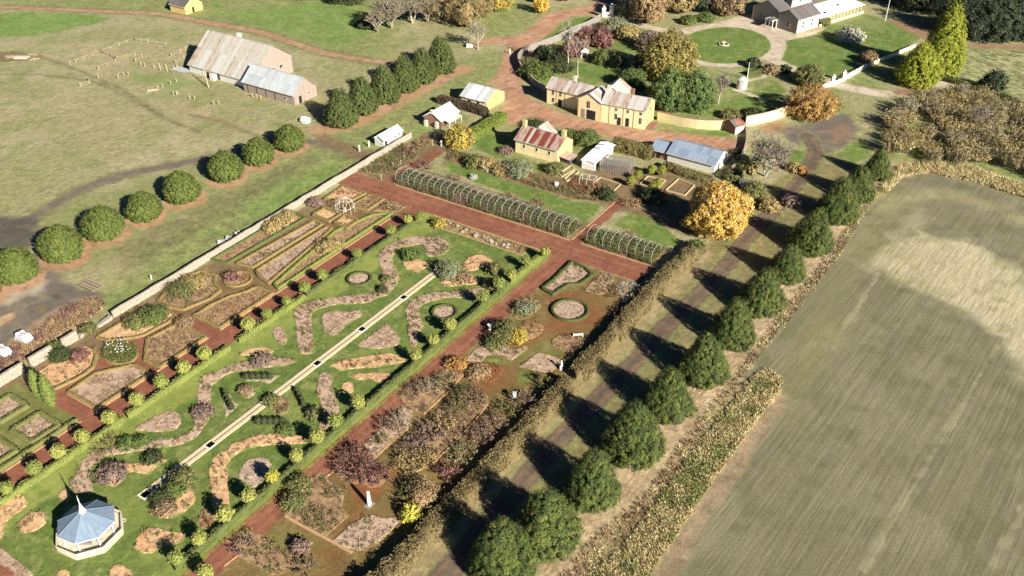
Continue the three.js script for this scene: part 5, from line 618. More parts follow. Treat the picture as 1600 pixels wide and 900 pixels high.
// a gabled range in local space: x along the ridge 0..L, front wall at z = 0, back wall at z = -W (metres already scaled by K)
function gable(t, o) {
  const k = K, L = o.L * k, W = o.W * k, ef = o.ef * k, eb = (o.eb ?? o.ef) * k, rg = o.ridge * k, rz = (o.rz ?? o.W / 2) * k, m = o.m || I4(), ov = o.over ?? 0.35, th = 0.3;
  const add = (name, g, mat, par = t) => mesh(name, g.applyMatrix4(m), mat, par);
  const hAt = (z) => z < rz ? ef + (rg - ef) * z / rz : eb + (rg - eb) * (W - z) / (W - rz);
  add('wall', boxG(0, L, 0, ef, -th, 0), o.front || o.wall); if (!o.noBack) add('wall', boxG(0, L, 0, eb, -W, -W + th), o.wall);
  const gp = [[th + 0.01, 0], [W - th - 0.01, 0], [W - th - 0.01, eb - 0.03], [rz, rg - 0.06], [th + 0.01, ef - 0.03]];   // z measured backwards
  add('wall', gableG(gp, L - th, L), o.end || o.wall); if (!o.noLeft) add('wall', gableG(gp, 0.0, th), o.left || o.wall);
  const sheetW = o.sheet || 1.6, n = Math.max(2, Math.round((L + 2 * ov) / sheetW)); R = rng(Math.round(L * 100 + W * 7));
  for (const [side, z0, y0, ov2] of [[1, 0, ef, o.ovf ?? 0.4], [-1, W, eb, 0.3]]) {
    const dz = Math.abs(z0 - rz), sl = (rg - y0) / dz, yo = y0 - sl * ov2, zo = side > 0 ? z0 - ov2 : z0 + ov2, rows = o.rows || 1;
    for (let i = 0; i < n; i++) for (let r = 0; r < rows; r++) { const xa = -ov + (L + 2 * ov) * i / n, xb = -ov + (L + 2 * ov) * (i + 1) / n - 0.015, ta = r / rows, tb = (r + 1) / rows + (r < rows - 1 ? 0.02 : 0), lift = 0.05 + (rows - r > 1 && r > 0 ? 0 : 0) + r * 0.012 + (R() - 0.5) * 0.012; const za = zo + (rz - zo) * ta, zb = zo + (rz - zo) * tb, ya = yo + (rg - yo) * ta + lift, yb = yo + (rg - yo) * tb + lift; const c = side > 0 ? [[xa, ya, -za], [xb, ya, -za], [xb, yb, -zb], [xa, yb, -zb]] : [[xb, ya, -za], [xa, ya, -za], [xa, yb, -zb], [xb, yb, -zb]]; add('roof_sheet', slab(c, 0.04), o.roof[Math.floor(R() * o.roof.length) % o.roof.length]); }
  }
  add('ridge_cap', boxG(-ov, L + ov, rg + 0.05, rg + 0.12, -rz - 0.16, -rz + 0.16), o.cap || o.roof[0]);
  for (const [z, y] of [[(o.ovf ?? 0.4) + 0.05, ef - (rg - ef) / rz * (o.ovf ?? 0.4) - 0.1]]) add('gutter', boxG(-ov, L + ov, y, y + 0.11, z - 0.06, z + 0.06), o.gutter || MT.frame);
  const api = { add, hAt, L, W, ef, rg, rz };
  api.window = (x, y, w, h, face = 'f', mat = MT.frame) => { const e = 0.07; let fr, pn; if (face === 'f') { fr = boxG(x - w / 2 - e, x + w / 2 + e, y - e, y + h + e, 0.004, 0.06); pn = boxG(x - w / 2, x + w / 2, y, y + h, 0.05, 0.068); } else if (face === 'l') { fr = boxG(-0.06, -0.004, y - e, y + h + e, -x - w / 2 - e, -x + w / 2 + e); pn = boxG(-0.068, -0.05, y, y + h, -x - w / 2, -x + w / 2); } else { fr = boxG(L + 0.004, L + 0.06, y - e, y + h + e, -x - w / 2 - e, -x + w / 2 + e); pn = boxG(L + 0.05, L + 0.068, y, y + h, -x - w / 2, -x + w / 2); } const q = add('window', fr, mat); if (face === 'f' && w > 0.45) mesh('sill', boxG(x - w / 2 - 0.14, x + w / 2 + 0.14, y - e - 0.1, y - e - 0.003, 0.004, 0.13).applyMatrix4(m), MT.frame, q); if (w > 0.6) mesh('glazing_bar', (face === 'f' ? boxG(x - 0.03, x + 0.03, y, y + h, 0.069, 0.085) : face === 'l' ? boxG(-0.085, -0.069, y, y + h, -x - 0.03, -x + 0.03) : boxG(L + 0.069, L + 0.085, y, y + h, -x - 0.03, -x + 0.03)).applyMatrix4(m), MT.frame, q); mesh('pane', pn.applyMatrix4(m), MT.glass, q); };
  api.door = (x, w, h, face = 'f', mat = MT.hole) => { const g = face === 'f' ? boxG(x - w / 2, x + w / 2, 0.02, h, 0.004, 0.05) : boxG(L + 0.004, L + 0.05, 0.02, h, -x - w / 2, -x + w / 2); add('door', g, mat); };
  api.chimney = (x, z, h, mat, w = 0.7) => { const y = hAt(z) - 0.5, c = add('chimney', boxG(x - w / 2, x + w / 2, y, rg + h, -z - w / 2, -z + w / 2), mat); mesh('chimney_cap', boxG(x - w / 2 - 0.08, x + w / 2 + 0.08, rg + h + 0.004, rg + h + 0.16, -z - w / 2 - 0.08, -z + w / 2 + 0.08).applyMatrix4(m), mat, c); };
  return api;
}
const AZ = (deg) => Math.PI / 2 - deg * Math.PI / 180;
const B80 = (name, label, x, z, az, cat = 'building') => thing(name, label, cat, [x * K, 0, z * K], AZ(az));
const place = (x, z, turn = 0) => I4().makeTranslation(x * K, 0, z * K).multiply(I4().makeRotationY(turn));
const GA = 122.65, GB = 32.65;
{ const t = B80('timber_barn', 'large timber barn with a streaked rusty iron roof and white front wall', -79.0, -215.3, GA, 'barn'), b = gable(t, { L: 21.4, W: 13.6, ef: 2.1, eb: 4.4, ridge: 8.3, rz: 7.8, wall: MT.weather, front: MT.whitew, end: MT.weather, left: MT.weather, roof: MT.barnRoof, sheet: 1.25, rows: 2, over: 0.4 });
  b.door(9, 1.4, 2.6); b.door(14, 1.3, 2.2, 'f', MT.dark); b.window(10, 2.6, 1.1, 1.6, 'r', MT.white); b.window(13.5, 3, 1.3, 1.2, 'r', MT.white); b.window(8, 1, 1.6, 1.2, 'r', MT.white);
  b.add('roof_ventilator', boxG(13.2, 14.6, b.rg - 0.1, b.rg + 1.1, -b.rz - 1.2, -b.rz - 0.2), MT.white); b.add('lean_to', boxG(11.4, 13.2, 0, 2.0, 0.05, 1.6), MT.whitew); }
{ const t = B80('long_shed', 'long timber shed with a pale zinc roof joined below the barn', -62.6, -202.6, GA, 'shed'), b = gable(t, { L: 16.1, W: 7.3, ef: 2.6, ridge: 5.5, wall: MT.weather, front: MT.weather, roof: MT.zinc, sheet: 1.5, rows: 2, over: 0.35 }); b.door(2.6, 1.2, 2.3, 'r'); b.window(6.4, 1.7, 0.7, 0.9, 'r', MT.white); b.window(18.4, 1.2, 0.9, 0.9); for (const x of [2, 6, 10, 14]) b.add('wall_post', boxG(x, x + 0.2, 0, b.ef - 0.1, 0.006, 0.16), MT.brownb); }
{ const t = B80('yellow_store', 'small yellow store with a dark roof standing alone at the pasture edge', -109.5, -266.5, GA, 'shed'); const q = G(267, 17.5); t.position.set(q.x, 0, q.z); const b = gable(t, { L: 6.4, W: 6.4, ef: 2.3, ridge: 4.4, wall: MT.ochre, end: MT.yellow, roof: MT.slate, sheet: 1.6 }); b.door(4, 1.1, 2.1, 'r'); }
{ const t = B80('white_shed', 'narrow white shed standing against the garden stone wall', -26.3, -171.7, GB, 'shed'), b = gable(t, { L: 6.0, W: 2.4, ef: 1.75, ridge: 2.5, wall: MT.whitew, roof: MT.white, sheet: 1.4 }); b.door(1, 0.9, 2); b.window(5.2, 1.2, 0.7, 0.6); b.window(7, 1.2, 0.7, 0.6); }
{ const t = B80('ruined_cottage', 'crumbling cottage with a cream patched roof behind the dark hedge', -15.2, -181.2, GB, 'cottage'), b = gable(t, { L: 6.4, W: 4.6, ef: 1.9, ridge: 3.3, wall: MT.brownb, left: MT.brick, roof: [MT.white[0], MT.barnRoof[3]], sheet: 1.5, rows: 2 }); b.chimney(0.1, 3.1, 0.4, MT.cream, 0.9);
  for (let i = 0; i < 5; i++) b.add('verandah_sheet', slab([[1.2 + i * 1.3, 1.75, 2.3], [2.48 + i * 1.3, 1.75, 2.3], [2.48 + i * 1.3, 2.5, 0.1], [1.2 + i * 1.3, 2.5, 0.1]], 0.04), MT.barnRoof[3]); for (const x of [1.4, 4.4, 7.4]) b.add('verandah_post', boxG(x, x + 0.14, 0, 1.72, 2.0, 2.14), MT.white); b.add('buttress', boxG(-0.9, -0.1, 0, 2.0, -1.6, -0.8), MT.cream); b.add('buttress', boxG(-1.2, -0.2, 0, 1.7, -5.4, -4.6), MT.cream); }
{ const t = B80('yellow_shed', 'yellow-walled shed with a weathered white roof by the road fork', -11.5, -195.0, GA, 'shed'), b = gable(t, { L: 7.0, W: 7.1, ef: 2.15, ridge: 3.8, wall: MT.cream, front: MT.sand, end: MT.yellow, roof: [MT.barnRoof[3], MT.white[0], MT.zinc[0]], sheet: 1.1 }); b.door(3.2, 0.9, 2.0, 'f'); b.door(6.4, 0.9, 2.0, 'f'); b.window(5, 2.6, 0.5, 0.6, 'r', MT.yellow); }
{ const t = B80('rust_roof_cottage', 'cream cottage with a rusty red striped roof and two end chimneys', 0.7, -169.7, GA, 'cottage'), b = gable(t, { L: 9.9, W: 6.0, ef: 3.0, ridge: 4.7, wall: MT.ochre, front: MT.sand, end: MT.lemon, roof: [MT.rusty[0], MT.rusty[1], MT.coach[1], MT.rusty[2], MT.coach[0], MT.rusty[1]], sheet: 0.95, cap: MT.coach[0] });
  for (const x of [2.9, 7, 11]) { b.window(x, 2.0, 0.55, 0.95, 'f', MT.sand); } for (const x of [3, 7.2, 11.2]) b.window(x, 3.55, 0.5, 0.4, 'f', MT.sand); b.chimney(0.5, 4.1, 1.5, MT.lemon, 1); b.chimney(13.1, 4.1, 1.5, MT.lemon, 1);
  gable(t, { L: 3.4, W: 4.2, ef: 3.0, ridge: 4.6, wall: MT.ochre, roof: MT.coach, sheet: 1.2, m: place(5.0, -4.2, Math.PI / 2), over: 0.2 });
  b.add('lean_to_roof', slab([[b.L + 0.1, 1.9, -0.6], [b.L + 3.6, 1.5, -0.6], [b.L + 3.6, 1.5, -5], [b.L + 0.1, 1.9, -5]], 0.08), MT.coach[1]); b.add('lean_to_wall', boxG(b.L + 0.5, b.L + 3.3, 0, 1.45, -4.6, -1.2), MT.dark); }
{ const t = B80('coach_house', 'long two-storey ochre coach house with three wings on the red road', 7.9, -195.4, GA, 'building');
  const w1 = gable(t, { L: 10.4, W: 5.0, ef: 3.95, ridge: 5.5, wall: MT.ochre, front: MT.sand, end: MT.ochre, roof: MT.coach, sheet: 1.3, m: I4() }); for (const x of [2.3, 4.9]) { w1.window(x, 3.3, 0.8, 1.5, 'f', MT.sand); } w1.window(2.4, 0.9, 0.9, 1.4, 'f', MT.sand); w1.door(4.7, 1.2, 2.3); w1.chimney(7.2, 4.6, 1.1, MT.cream, 0.9); for (const x of [3.4, 6.4]) w1.add('downpipe', boxG(x, x + 0.09, 0, w1.ef, 0.006, 0.1), MT.brick);
  const w3 = gable(t, { L: 9.9, W: 6.1, ef: 4.5, ridge: 6.0, wall: MT.ochre, front: MT.sand, end: MT.lemon, roof: MT.coach, sheet: 1.2, m: place(15.3, 2.6, 0.12) }); for (const [x, y] of [[4.6, 1.6], [4.6, 4.3], [8.2, 4.3], [12.2, 1.6], [12.2, 4.3]]) w3.window(x, y, 0.8, y < 2 ? 1.8 : 0.9, 'f', MT.sand); w3.door(5.6, 1.2, 2.4); w3.door(8.2, 1.1, 2.6); for (const [x, y] of [[2.6, 1.2], [5.6, 1.2], [4.2, 4.2]]) w3.window(x, y, 0.7, 1.5, 'r', MT.lemon); w3.chimney(7.4, 5.6, 1.2, MT.brick, 0.9); w3.chimney(0.4, 4.6, 1.4, MT.cream, 1.1); for (const x of [2.4, 6.8, 10]) w3.add('downpipe', boxG(x, x + 0.09, 0, w3.ef, 0.006, 0.1), MT.brick);
  const w2 = gable(t, { L: 5.4, W: 5.7, ef: 4.35, ridge: 5.9, wall: MT.ochre, end: MT.sand, roof: MT.coach, sheet: 1.3, m: place(9.5, 0, 0).multiply(I4().makeTranslation(0, 0, 2.75 * K)).multiply(I4().makeRotationY(-Math.PI / 2)).multiply(I4().makeTranslation(-5.4 * K, 0, 0)) }); w2.window(3.6, 3.6, 0.9, 1.9, 'r', MT.brick); w2.door(4.6, 3.0, 2.9, 'r'); w2.add('door_leaf', boxG(w2.L + 0.06, w2.L + 0.12, 0.05, 2.8, -2.6, -1.4), MT.weather);
  gable(t, { L: 5.5, W: 5.2, ef: 4.4, ridge: 6.1, wall: MT.ochre, roof: MT.coach, sheet: 1.2, m: place(17.2, -3.2, 0.12).multiply(I4().makeRotationY(Math.PI / 2)), over: 0.25 });
  const p = w3.add('stone_steps', boxG(w3.L + 0.2, w3.L + 2.4, 0, 0.35, -6.2, -0.8), MT.brick); for (const z of [-1.6, -3.2, -4.8]) mesh('step_rail', boxG(w3.L + 0.3, w3.L + 2.3, 0.36, 0.8, z - 0.1, z + 0.1).applyMatrix4(place(15.3, 2.6, 0.12)), MT.brick, p); }
{ const t = B80('white_greenhouse_shed', 'long white shed with a striped white and clear roof beside the cottage', 16.1, -161.0, 28.5, 'shed'), b = gable(t, { L: 9.3, W: 2.7, ef: 1.8, ridge: 2.05, wall: MT.whitew, roof: [MT.white[0], MT.white[1], MT.zinc[0]], sheet: 1.3 }); b.window(9, 1.1, 0.7, 0.8); b.window(11, 1.1, 0.7, 0.8); b.door(2.2, 2.4, 1.9); }
{ // slatted shade house: posts, rails and separate slats
  const p = G(938, 268), t = thing('slatted_shade_house', 'flat grey shade house of timber slats beside the white shed', 'shed', [p.x, 0, p.z], AZ(112)); const L = 7.4, W = 5.4, h = 2.5; for (const x of [0, L / 2, L]) for (const z of [0, -W]) mesh('post', boxG(x - 0.06, x + 0.06, 0, h, z - 0.06, z + 0.06), MT.greyw, t); for (const z of [0, -W / 2, -W]) mesh('rail', boxG(-0.1, L + 0.1, h, h + 0.1, z - 0.05, z + 0.05), MT.greyw, t);
  for (let k = 0; k < 17; k++) { const x = k * L / 16; mesh('slat', boxG(x - 0.13, x + 0.13, h + 0.105, h + 0.14, -W - 0.2, 0.2), MT.greyw, t); mesh('slat', boxG(x - 0.1, x + 0.1, 0.05, h - 0.05, 0.064, 0.09), MT.greyw, t); } for (let k = 0; k < 9; k++) { const z = -W * k / 8; mesh('slat', boxG(L + 0.064, L + 0.09, 0.05, h - 0.05, z - 0.12, z + 0.12), MT.greyw, t); } }
{ const t = B80('blue_roof_shed', 'whitewashed shed with a blue-grey roof under branch shadows', 31.0, -165.4, 124, 'shed'), b = gable(t, { L: 10, W: 7.0, ef: 1.95, ridge: 3.5, wall: MT.whitew, roof: MT.blue, sheet: 1.5, rows: 2 }); b.door(3, 0.9, 2, 'r'); b.window(6, 1, 1, 1, 'r', MT.white);
  const a = gable(t, { L: 3.6, W: 5.2, ef: 1.7, ridge: 2.7, wall: MT.brick, roof: MT.blue, sheet: 1.4, m: place(-3.75, -0.3) }); a.door(2.2, 1, 1.9); }
{ const p = G(1148, 211), t = thing('wall_lodge', 'small brown-roofed stone lodge at the end of the curved wall', 'shed', [p.x, 0, p.z], AZ(58)); gable(t, { L: 2.5, W: 3.6, ef: 1.9, ridge: 2.7, wall: MT.cream, end: MT.cream, left: MT.brick, roof: MT.rusty.slice(0, 1).concat([MT.slate[1]]), cap: MT.slate[0], sheet: 1.2 }); }
// ---- main house at the top of the ring drive
{ const t = B80('white_homestead', 'cream stone homestead with slate gables and a white verandah roof', 77.3, -244.2, 52, 'house');
  const f = gable(t, { L: 9.4, W: 6.4, ef: 3.9, ridge: 5.7, wall: MT.cream, left: MT.greyw, front: MT.cream, roof: MT.slate, sheet: 1.6 }); for (const x of [3.4, 8.6]) { f.window(x, 1.6, 0.9, 1.0); f.window(x, 3.0, 0.9, 1.0); } f.window(4.2, 1.5, 1.3, 2.2, 'l', MT.white);  // left-hand walls of each range get grey stone: their shade put into the colour
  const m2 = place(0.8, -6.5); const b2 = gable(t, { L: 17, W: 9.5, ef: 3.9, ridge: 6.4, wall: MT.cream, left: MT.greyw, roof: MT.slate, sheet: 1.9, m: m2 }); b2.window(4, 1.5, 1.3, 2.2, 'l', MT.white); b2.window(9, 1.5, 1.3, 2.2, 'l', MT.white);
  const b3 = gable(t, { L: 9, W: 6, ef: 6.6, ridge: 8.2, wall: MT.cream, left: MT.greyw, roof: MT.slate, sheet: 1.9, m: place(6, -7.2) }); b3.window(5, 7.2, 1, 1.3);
  f.add('portico', boxG(-3.4, -0.4, 3.0, 3.4, -12.6, -9.0), MT.white); for (const z of [-12.4, -9.2]) for (const x of [-3.2, -0.8]) f.add('portico_column', boxG(x, x + 0.3, 0, 2.99, z, z + 0.3), MT.white); f.add('portico_roof', slab([[-3.6, 3.42, -8.8], [-0.2, 3.42, -8.8], [-0.2, 4.0, -10.8], [-3.6, 4.0, -10.8]], 0.06), MT.slate[1]);
  for (let i = 0; i < 13; i++) { const x = 13.4 + i * 2.2; f.add('verandah_sheet', slab([[x, 3.3, 0.6], [x + 2.18, 3.3, 0.6], [x + 2.18, 4.6, -9.5], [x, 4.6, -9.5]], 0.06), MT.white[i % 2]); if (i > 1) f.add('verandah_post', boxG(x, x + 0.22, 0, 3.2, 0.1, 0.32), MT.sand); }
  for (const [x, z] of [[15.5, -2], [18.5, -1.6], [30, -4]]) f.add('skylight', slab([[x, 3.44 + (-z - -0.6) * 0.1287, z], [x + 1.6, 3.44 + (-z + 0.6) * 0.1287, z], [x + 1.6, 3.44 + (-z + 1.8) * 0.1287, z - 1.2], [x, 3.44 + (-z + 1.8) * 0.1287, z - 1.2]], 0.05), MT.glass);
  f.add('verandah_wall', boxG(13.2, 42, 0, 0.9, 0.34, 0.5), MT.sand); f.add('rear_wall', boxG(13.2, 42, 0, 4.2, -9.6, -9.3), MT.cream); }
{ const p = G(1160, 141), t = thing('octagonal_hut', 'small white octagonal garden hut with a dished grey roof', 'hut', [p.x, 0, p.z]); mesh('wall', new THREE.CylinderGeometry(1.75, 1.75, 3.1, 8).translate(0, 1.55, -1.6), MT.whitew, t); mesh('roof', new THREE.CylinderGeometry(0.3, 2.0, 0.9, 8).translate(0, 3.57, -1.6), MT.zinc[0], t); mesh('door', boxG(-0.5, 0.5, 0.02, 2.1, 0.02, 0.09), MT.frame, t); mesh('window', boxG(-0.35, 0.35, 2.2, 2.7, 0.02, 0.08), MT.glass, t); }
// ---- walls
function wallRun(label, pts, h, th, mat, copMat, name = 'stone_wall', jag = 0) {   // a wall along a line, with a coping; jag breaks the top
  R = rng(Math.round(Math.abs(pts[0].x) * 13 + 7)); const t = thing(name, label, 'wall'), S = []; for (let i = 1; i < pts.length; i++) { const a = pts[i - 1], b = pts[i], L = a.distanceTo(b), n = Math.max(1, Math.round(L / 2.4)); for (let k = 0; k < n; k++) S.push(a.clone().lerp(b, k / n)); } S.push(pts[pts.length - 1]);
  const body = [], pos = [], nor = [], uv = [], idx = []; let run = 0; const hs = S.map(() => h * (1 - jag * R())); const nrm = S.map((p, i) => { const a = S[Math.max(0, i - 1)], b = S[Math.min(S.length - 1, i + 1)], l = Math.hypot(b.x - a.x, b.z - a.z); return [(b.z - a.z) / l, -(b.x - a.x) / l]; });
  const quad = (P, n, U) => { const q = pos.length / 3; P.forEach((v, k) => { pos.push(...v); nor.push(...n); uv.push(...U[k]); }); idx.push(q, q + 2, q + 1, q, q + 3, q + 2); };
  for (let i = 1; i < S.length; i++) { const a = S[i - 1], b = S[i], A = nrm[i - 1], B = nrm[i], l = a.distanceTo(b), u0 = run / 4, u1 = (run + l) / 4, ha = hs[i - 1], hb = hs[i], o = th / 2; run += l; const c = (p, n, s, y) => [p.x + n[0] * o * s, y, p.z + n[1] * o * s];
    quad([c(a, A, 1, 0), c(b, B, 1, 0), c(b, B, 1, hb), c(a, A, 1, ha)], [A[0], 0, A[1]], [[u0, 0], [u1, 0], [u1, hb / 4], [u0, ha / 4]]); quad([c(b, B, -1, 0), c(a, A, -1, 0), c(a, A, -1, ha), c(b, B, -1, hb)], [-A[0], 0, -A[1]], [[u1, 0], [u0, 0], [u0, ha / 4], [u1, hb / 4]]); quad([c(a, A, 1, ha), c(b, B, 1, hb), c(b, B, -1, hb), c(a, A, -1, ha)], [0, 1, 0], [[u0, 0], [u1, 0], [u1, th / 4], [u0, th / 4]]);
    if (i === 1) quad([c(a, A, -1, 0), c(a, A, 1, 0), c(a, A, 1, ha), c(a, A, -1, ha)], [A[1], 0, -A[0]], [[0, 0], [th / 4, 0], [th / 4, ha / 4], [0, ha / 4]]); if (i === S.length - 1) quad([c(b, B, 1, 0), c(b, B, -1, 0), c(b, B, -1, hb), c(b, B, 1, hb)], [-B[1], 0, B[0]], [[0, 0], [th / 4, 0], [th / 4, hb / 4], [0, hb / 4]]); }
  const g = new THREE.BufferGeometry(); g.setAttribute('position', new THREE.Float32BufferAttribute(pos, 3)); g.setAttribute('normal', new THREE.Float32BufferAttribute(nor, 3)); g.setAttribute('uv', new THREE.Float32BufferAttribute(uv, 2)); g.setIndex(idx); mesh('masonry', g, mat, t);
  if (copMat) for (let i = 1; i < S.length; i++) { const a = S[i - 1], b = S[i], A = nrm[i - 1], B = nrm[i], o = th / 2 + 0.06; mesh('coping_stone', slab([[a.x + A[0] * o, hs[i - 1] + 0.12, a.z + A[1] * o], [a.x - A[0] * o, hs[i - 1] + 0.12, a.z - A[1] * o], [b.x - B[0] * o, hs[i] + 0.12, b.z - B[1] * o], [b.x + B[0] * o, hs[i] + 0.12, b.z + B[1] * o]], 0.115), copMat, t); }
  return t;
}
const wb = (a) => -46.05 - (a - 6) * 0.031;
wallRun('long pale stone wall between the pasture and the walled garden', [24.6, 40, 60, 80, 100.5].map((a) => AB(a, wb(a))), 1.8, 0.4, MT.rubble, null, 'stone_wall', 0.14);
wallRun('stone wall piece at the slender cypresses, cut off by their shadow', [-14, 0, 9.7].map((a) => AB(a, wb(a))), 2.3, 0.55, MT.rubble, null, 'stone_wall', 0.08);
wallRun('short stone wall piece with an upstand beside the cypress shadow', [10.7, 14.2].map((a) => AB(a, wb(a))), 2.3, 0.6, MT.rubble, null, 'stone_wall', 0.03);
wallRun('short sloping stone wall piece before the ivy gap', [15.9, 18.4].map((a) => AB(a, wb(a))), 2.2, 0.55, MT.rubble, null, 'stone_wall', 0.05);
wallRun('low collapsed stretch of stone wall overgrown with ivy', [18.6, 24.3].map((a) => AB(a, wb(a))), 1.2, 0.9, MT.rubble, null, 'stone_wall', 0.6);
shrub('ivy_clump', 'ivy tumbling over the collapsed stretch of stone wall', 140, 522, 1.8, 1.2, 'olive', { category: 'ivy' }); shrub('ivy_clump', 'ivy between the two short stone wall pieces', 87, 550, 1.6, 1.3, 'green', { category: 'ivy' });
wallRun('curved cream garden wall right of the coach house', PX([[1027, 188], [1044, 192], [1067, 197.5], [1088, 200.7], [1107, 202], [1131, 202], [1143, 200]]), 2.9, 0.5, MT.gwall, MT.brick, 'garden_wall');
wallRun('straight mottled wall between the stone lodge and the orange tree', PX([[1164, 197], [1190, 192], [1213, 186], [1232, 178]]), 2.9, 0.5, MT.sand, MT.coping, 'garden_wall');
wallRun('curved garden wall sweeping from the coach house round to the north', smooth(PX([[852, 146], [832, 131], [818, 116], [811, 104], [810, 94], [820, 84], [842, 75], [873, 63], [898, 50], [919, 42], [938, 31]]), 3, false), 2.2, 0.3, MT.greyw, MT.rubble, 'garden_wall');
wallRun('thin pale wall curving down below the stone lodge', smooth(PX([[1164, 200], [1166, 215], [1164, 232], [1158, 248], [1148, 262], [1140, 272]]), 3, false), 1.5, 0.35, MT.rubble, null, 'garden_wall');
wallRun('dark garden wall behind the cypress pair at the house lawn', PX([[1352, 107], [1385, 92], [1430, 74]]), 1.3, 0.35, MT.cream, null, 'garden_wall');
// white gate piers and picket fences
{ const pier = (u, v, h, label, r = 0.5, group) => { const p = G(u, v), t = thing('gate_pier', label, 'gate pier', [p.x, 0, p.z], 0, group); mesh('shaft', boxG(-r, r, 0, h, -r, r), MT.whitew, t); mesh('cap', boxG(-r - 0.14, r + 0.14, h + 0.003, h + 0.25, -r - 0.14, r + 0.14), MT.white, t); mesh('finial', new THREE.SphereGeometry(r * 0.7, 10, 8).translate(0, h + 0.25 + r * 0.6, 0), MT.white, t); };
  pier(1300, 134, 3.0, 'white gate pier with ball finial, left of the house gateway', 0.5, 'piers of the house gateway'); pier(1317, 127, 3.0, 'white gate pier with ball finial, right of the house gateway', 0.5, 'piers of the house gateway');
  pier(943, 26, 3.2, 'white pier of the upper road gateway, next to the curved wall', 0.7, 'piers of the upper road gateway'); pier(955, 24, 3.6, 'taller white pier of the upper road gateway', 0.7, 'piers of the upper road gateway');
  const fence = (label, A, Bq, n, h = 1.5) => { const a = G(...A), b = G(...Bq), L = a.distanceTo(b), t = thing('picket_fence', label, 'fence', [a.x, 0, a.z], Math.atan2(-(b.z - a.z), b.x - a.x)); for (const y of [0.35, h - 0.35]) mesh('rail', boxG(0, L, y, y + 0.1, -0.1, -0.04), MT.white, t); for (let k = 0; k <= n; k++) { const x = L * k / n; mesh('picket', boxG(x - 0.11, x + 0.11, 0.05, h + (k % 8 === 0 ? 0.3 : 0), -0.036, 0), MT.white, t); } };
  fence('white picket fence left of the house gateway behind the orange tree', [1281, 142], [1298, 135], 22, 1.8); fence('white picket fence right of the house gateway along the lawn', [1319, 126], [1352, 108], 46, 1.8); fence('white double gate across the gravel at the house gateway', [1302, 133], [1315, 128], 14, 1.3); fence('white gate between the piers of the upper road gateway', [945, 25.5], [953, 24.3], 10, 1.5); }
// ---- flagpole
for (const [u, v, h, l] of [[1383, 33, 12, 'tall white flagpole on the house lawn'], [1167, 126, 6, 'grey post beside the octagonal hut']]) { const p = G(u, v), t = thing('flagpole', l, 'pole', [p.x, 0, p.z]); mesh('mast', new THREE.CylinderGeometry(0.09, 0.16, h, 8).translate(0, h / 2, 0), MT.white, t); mesh('truck', new THREE.SphereGeometry(0.16, 8, 6).translate(0, h + 0.1, 0), MT.white, t); }
// ---- fountain in the round lawn
{ const p = G(1131, 70), t = thing('garden_fountain', 'small stone-rimmed fountain in the middle of the round lawn', 'fountain', [p.x, 0, p.z]); mesh('rim', new THREE.TorusGeometry(1.7, 0.22, 6, 24).rotateX(Math.PI / 2).translate(0, 0.25, 0), MT.cream, t); mesh('water', new THREE.CylinderGeometry(1.6, 1.6, 0.12, 24).translate(0, 0.1, 0), MT.water, t); mesh('pedestal', new THREE.LatheGeometry([[0.01, 0], [0.45, 0], [0.35, 0.3], [0.15, 0.5], [0.15, 0.9], [0.6, 1.1], [0.55, 1.2], [0.01, 1.15]].map(([x, y]) => new THREE.Vector2(x, y)), 12), MT.sand, t); }
// ---- stone rill with dark basins
{ const t = thing('stone_rill', 'straight stone rill with dark square basins down the middle of the lawn', 'rill'); const rot = AZ(32.65); const loc = (a0, a1, b0, b1, y0, y1, name, mat) => { const g = boxG(a0 * K, a1 * K, y0, y1, b0 * K, b1 * K); g.rotateY(rot); g.translate(O.x, 0, O.z); return mesh(name, g, mat, t); };
  const bs = [3.55, 13.5, 23.4, 33, 42.6, 52.5]; const end = 61.5; const bl = 0.62, bc = -13.15;
  for (let i = 0; i < bs.length; i++) { const a0 = bs[i] + bl, a1 = (i + 1 < bs.length ? bs[i + 1] - bl : end), n = 4; for (let k = 0; k < n; k++) { const s0 = a0 + (a1 - a0) * k / n, s1 = a0 + (a1 - a0) * (k + 1) / n - 0.012; loc(s0, s1, bc - 0.62, bc - 0.1, 0, 0.13, 'coping_slab', MT.coping); loc(s0, s1, bc + 0.1, bc + 0.62, 0, 0.13, 'coping_slab', MT.coping); } loc(a0, a1, bc - 0.097, bc + 0.097, 0, 0.08, 'channel', MT.hole); }
  for (const a of bs) { loc(a - bl + 0.12, a + bl - 0.12, bc - 0.44, bc + 0.44, 0, 0.05, 'basin', MT.black); loc(a - bl - 0.06, a - bl + 0.117, bc - 0.64, bc + 0.64, 0, 0.16, 'basin_rim', MT.white); loc(a + bl - 0.117, a + bl - 0.003, bc - 0.64, bc + 0.64, 0, 0.15, 'basin_rim', MT.coping); loc(a - bl + 0.12, a + bl - 0.12, bc - 0.64, bc - 0.445, 0, 0.15, 'basin_rim', MT.coping); loc(a - bl + 0.12, a + bl - 0.12, bc + 0.445, bc + 0.64, 0, 0.15, 'basin_rim', MT.white); } }
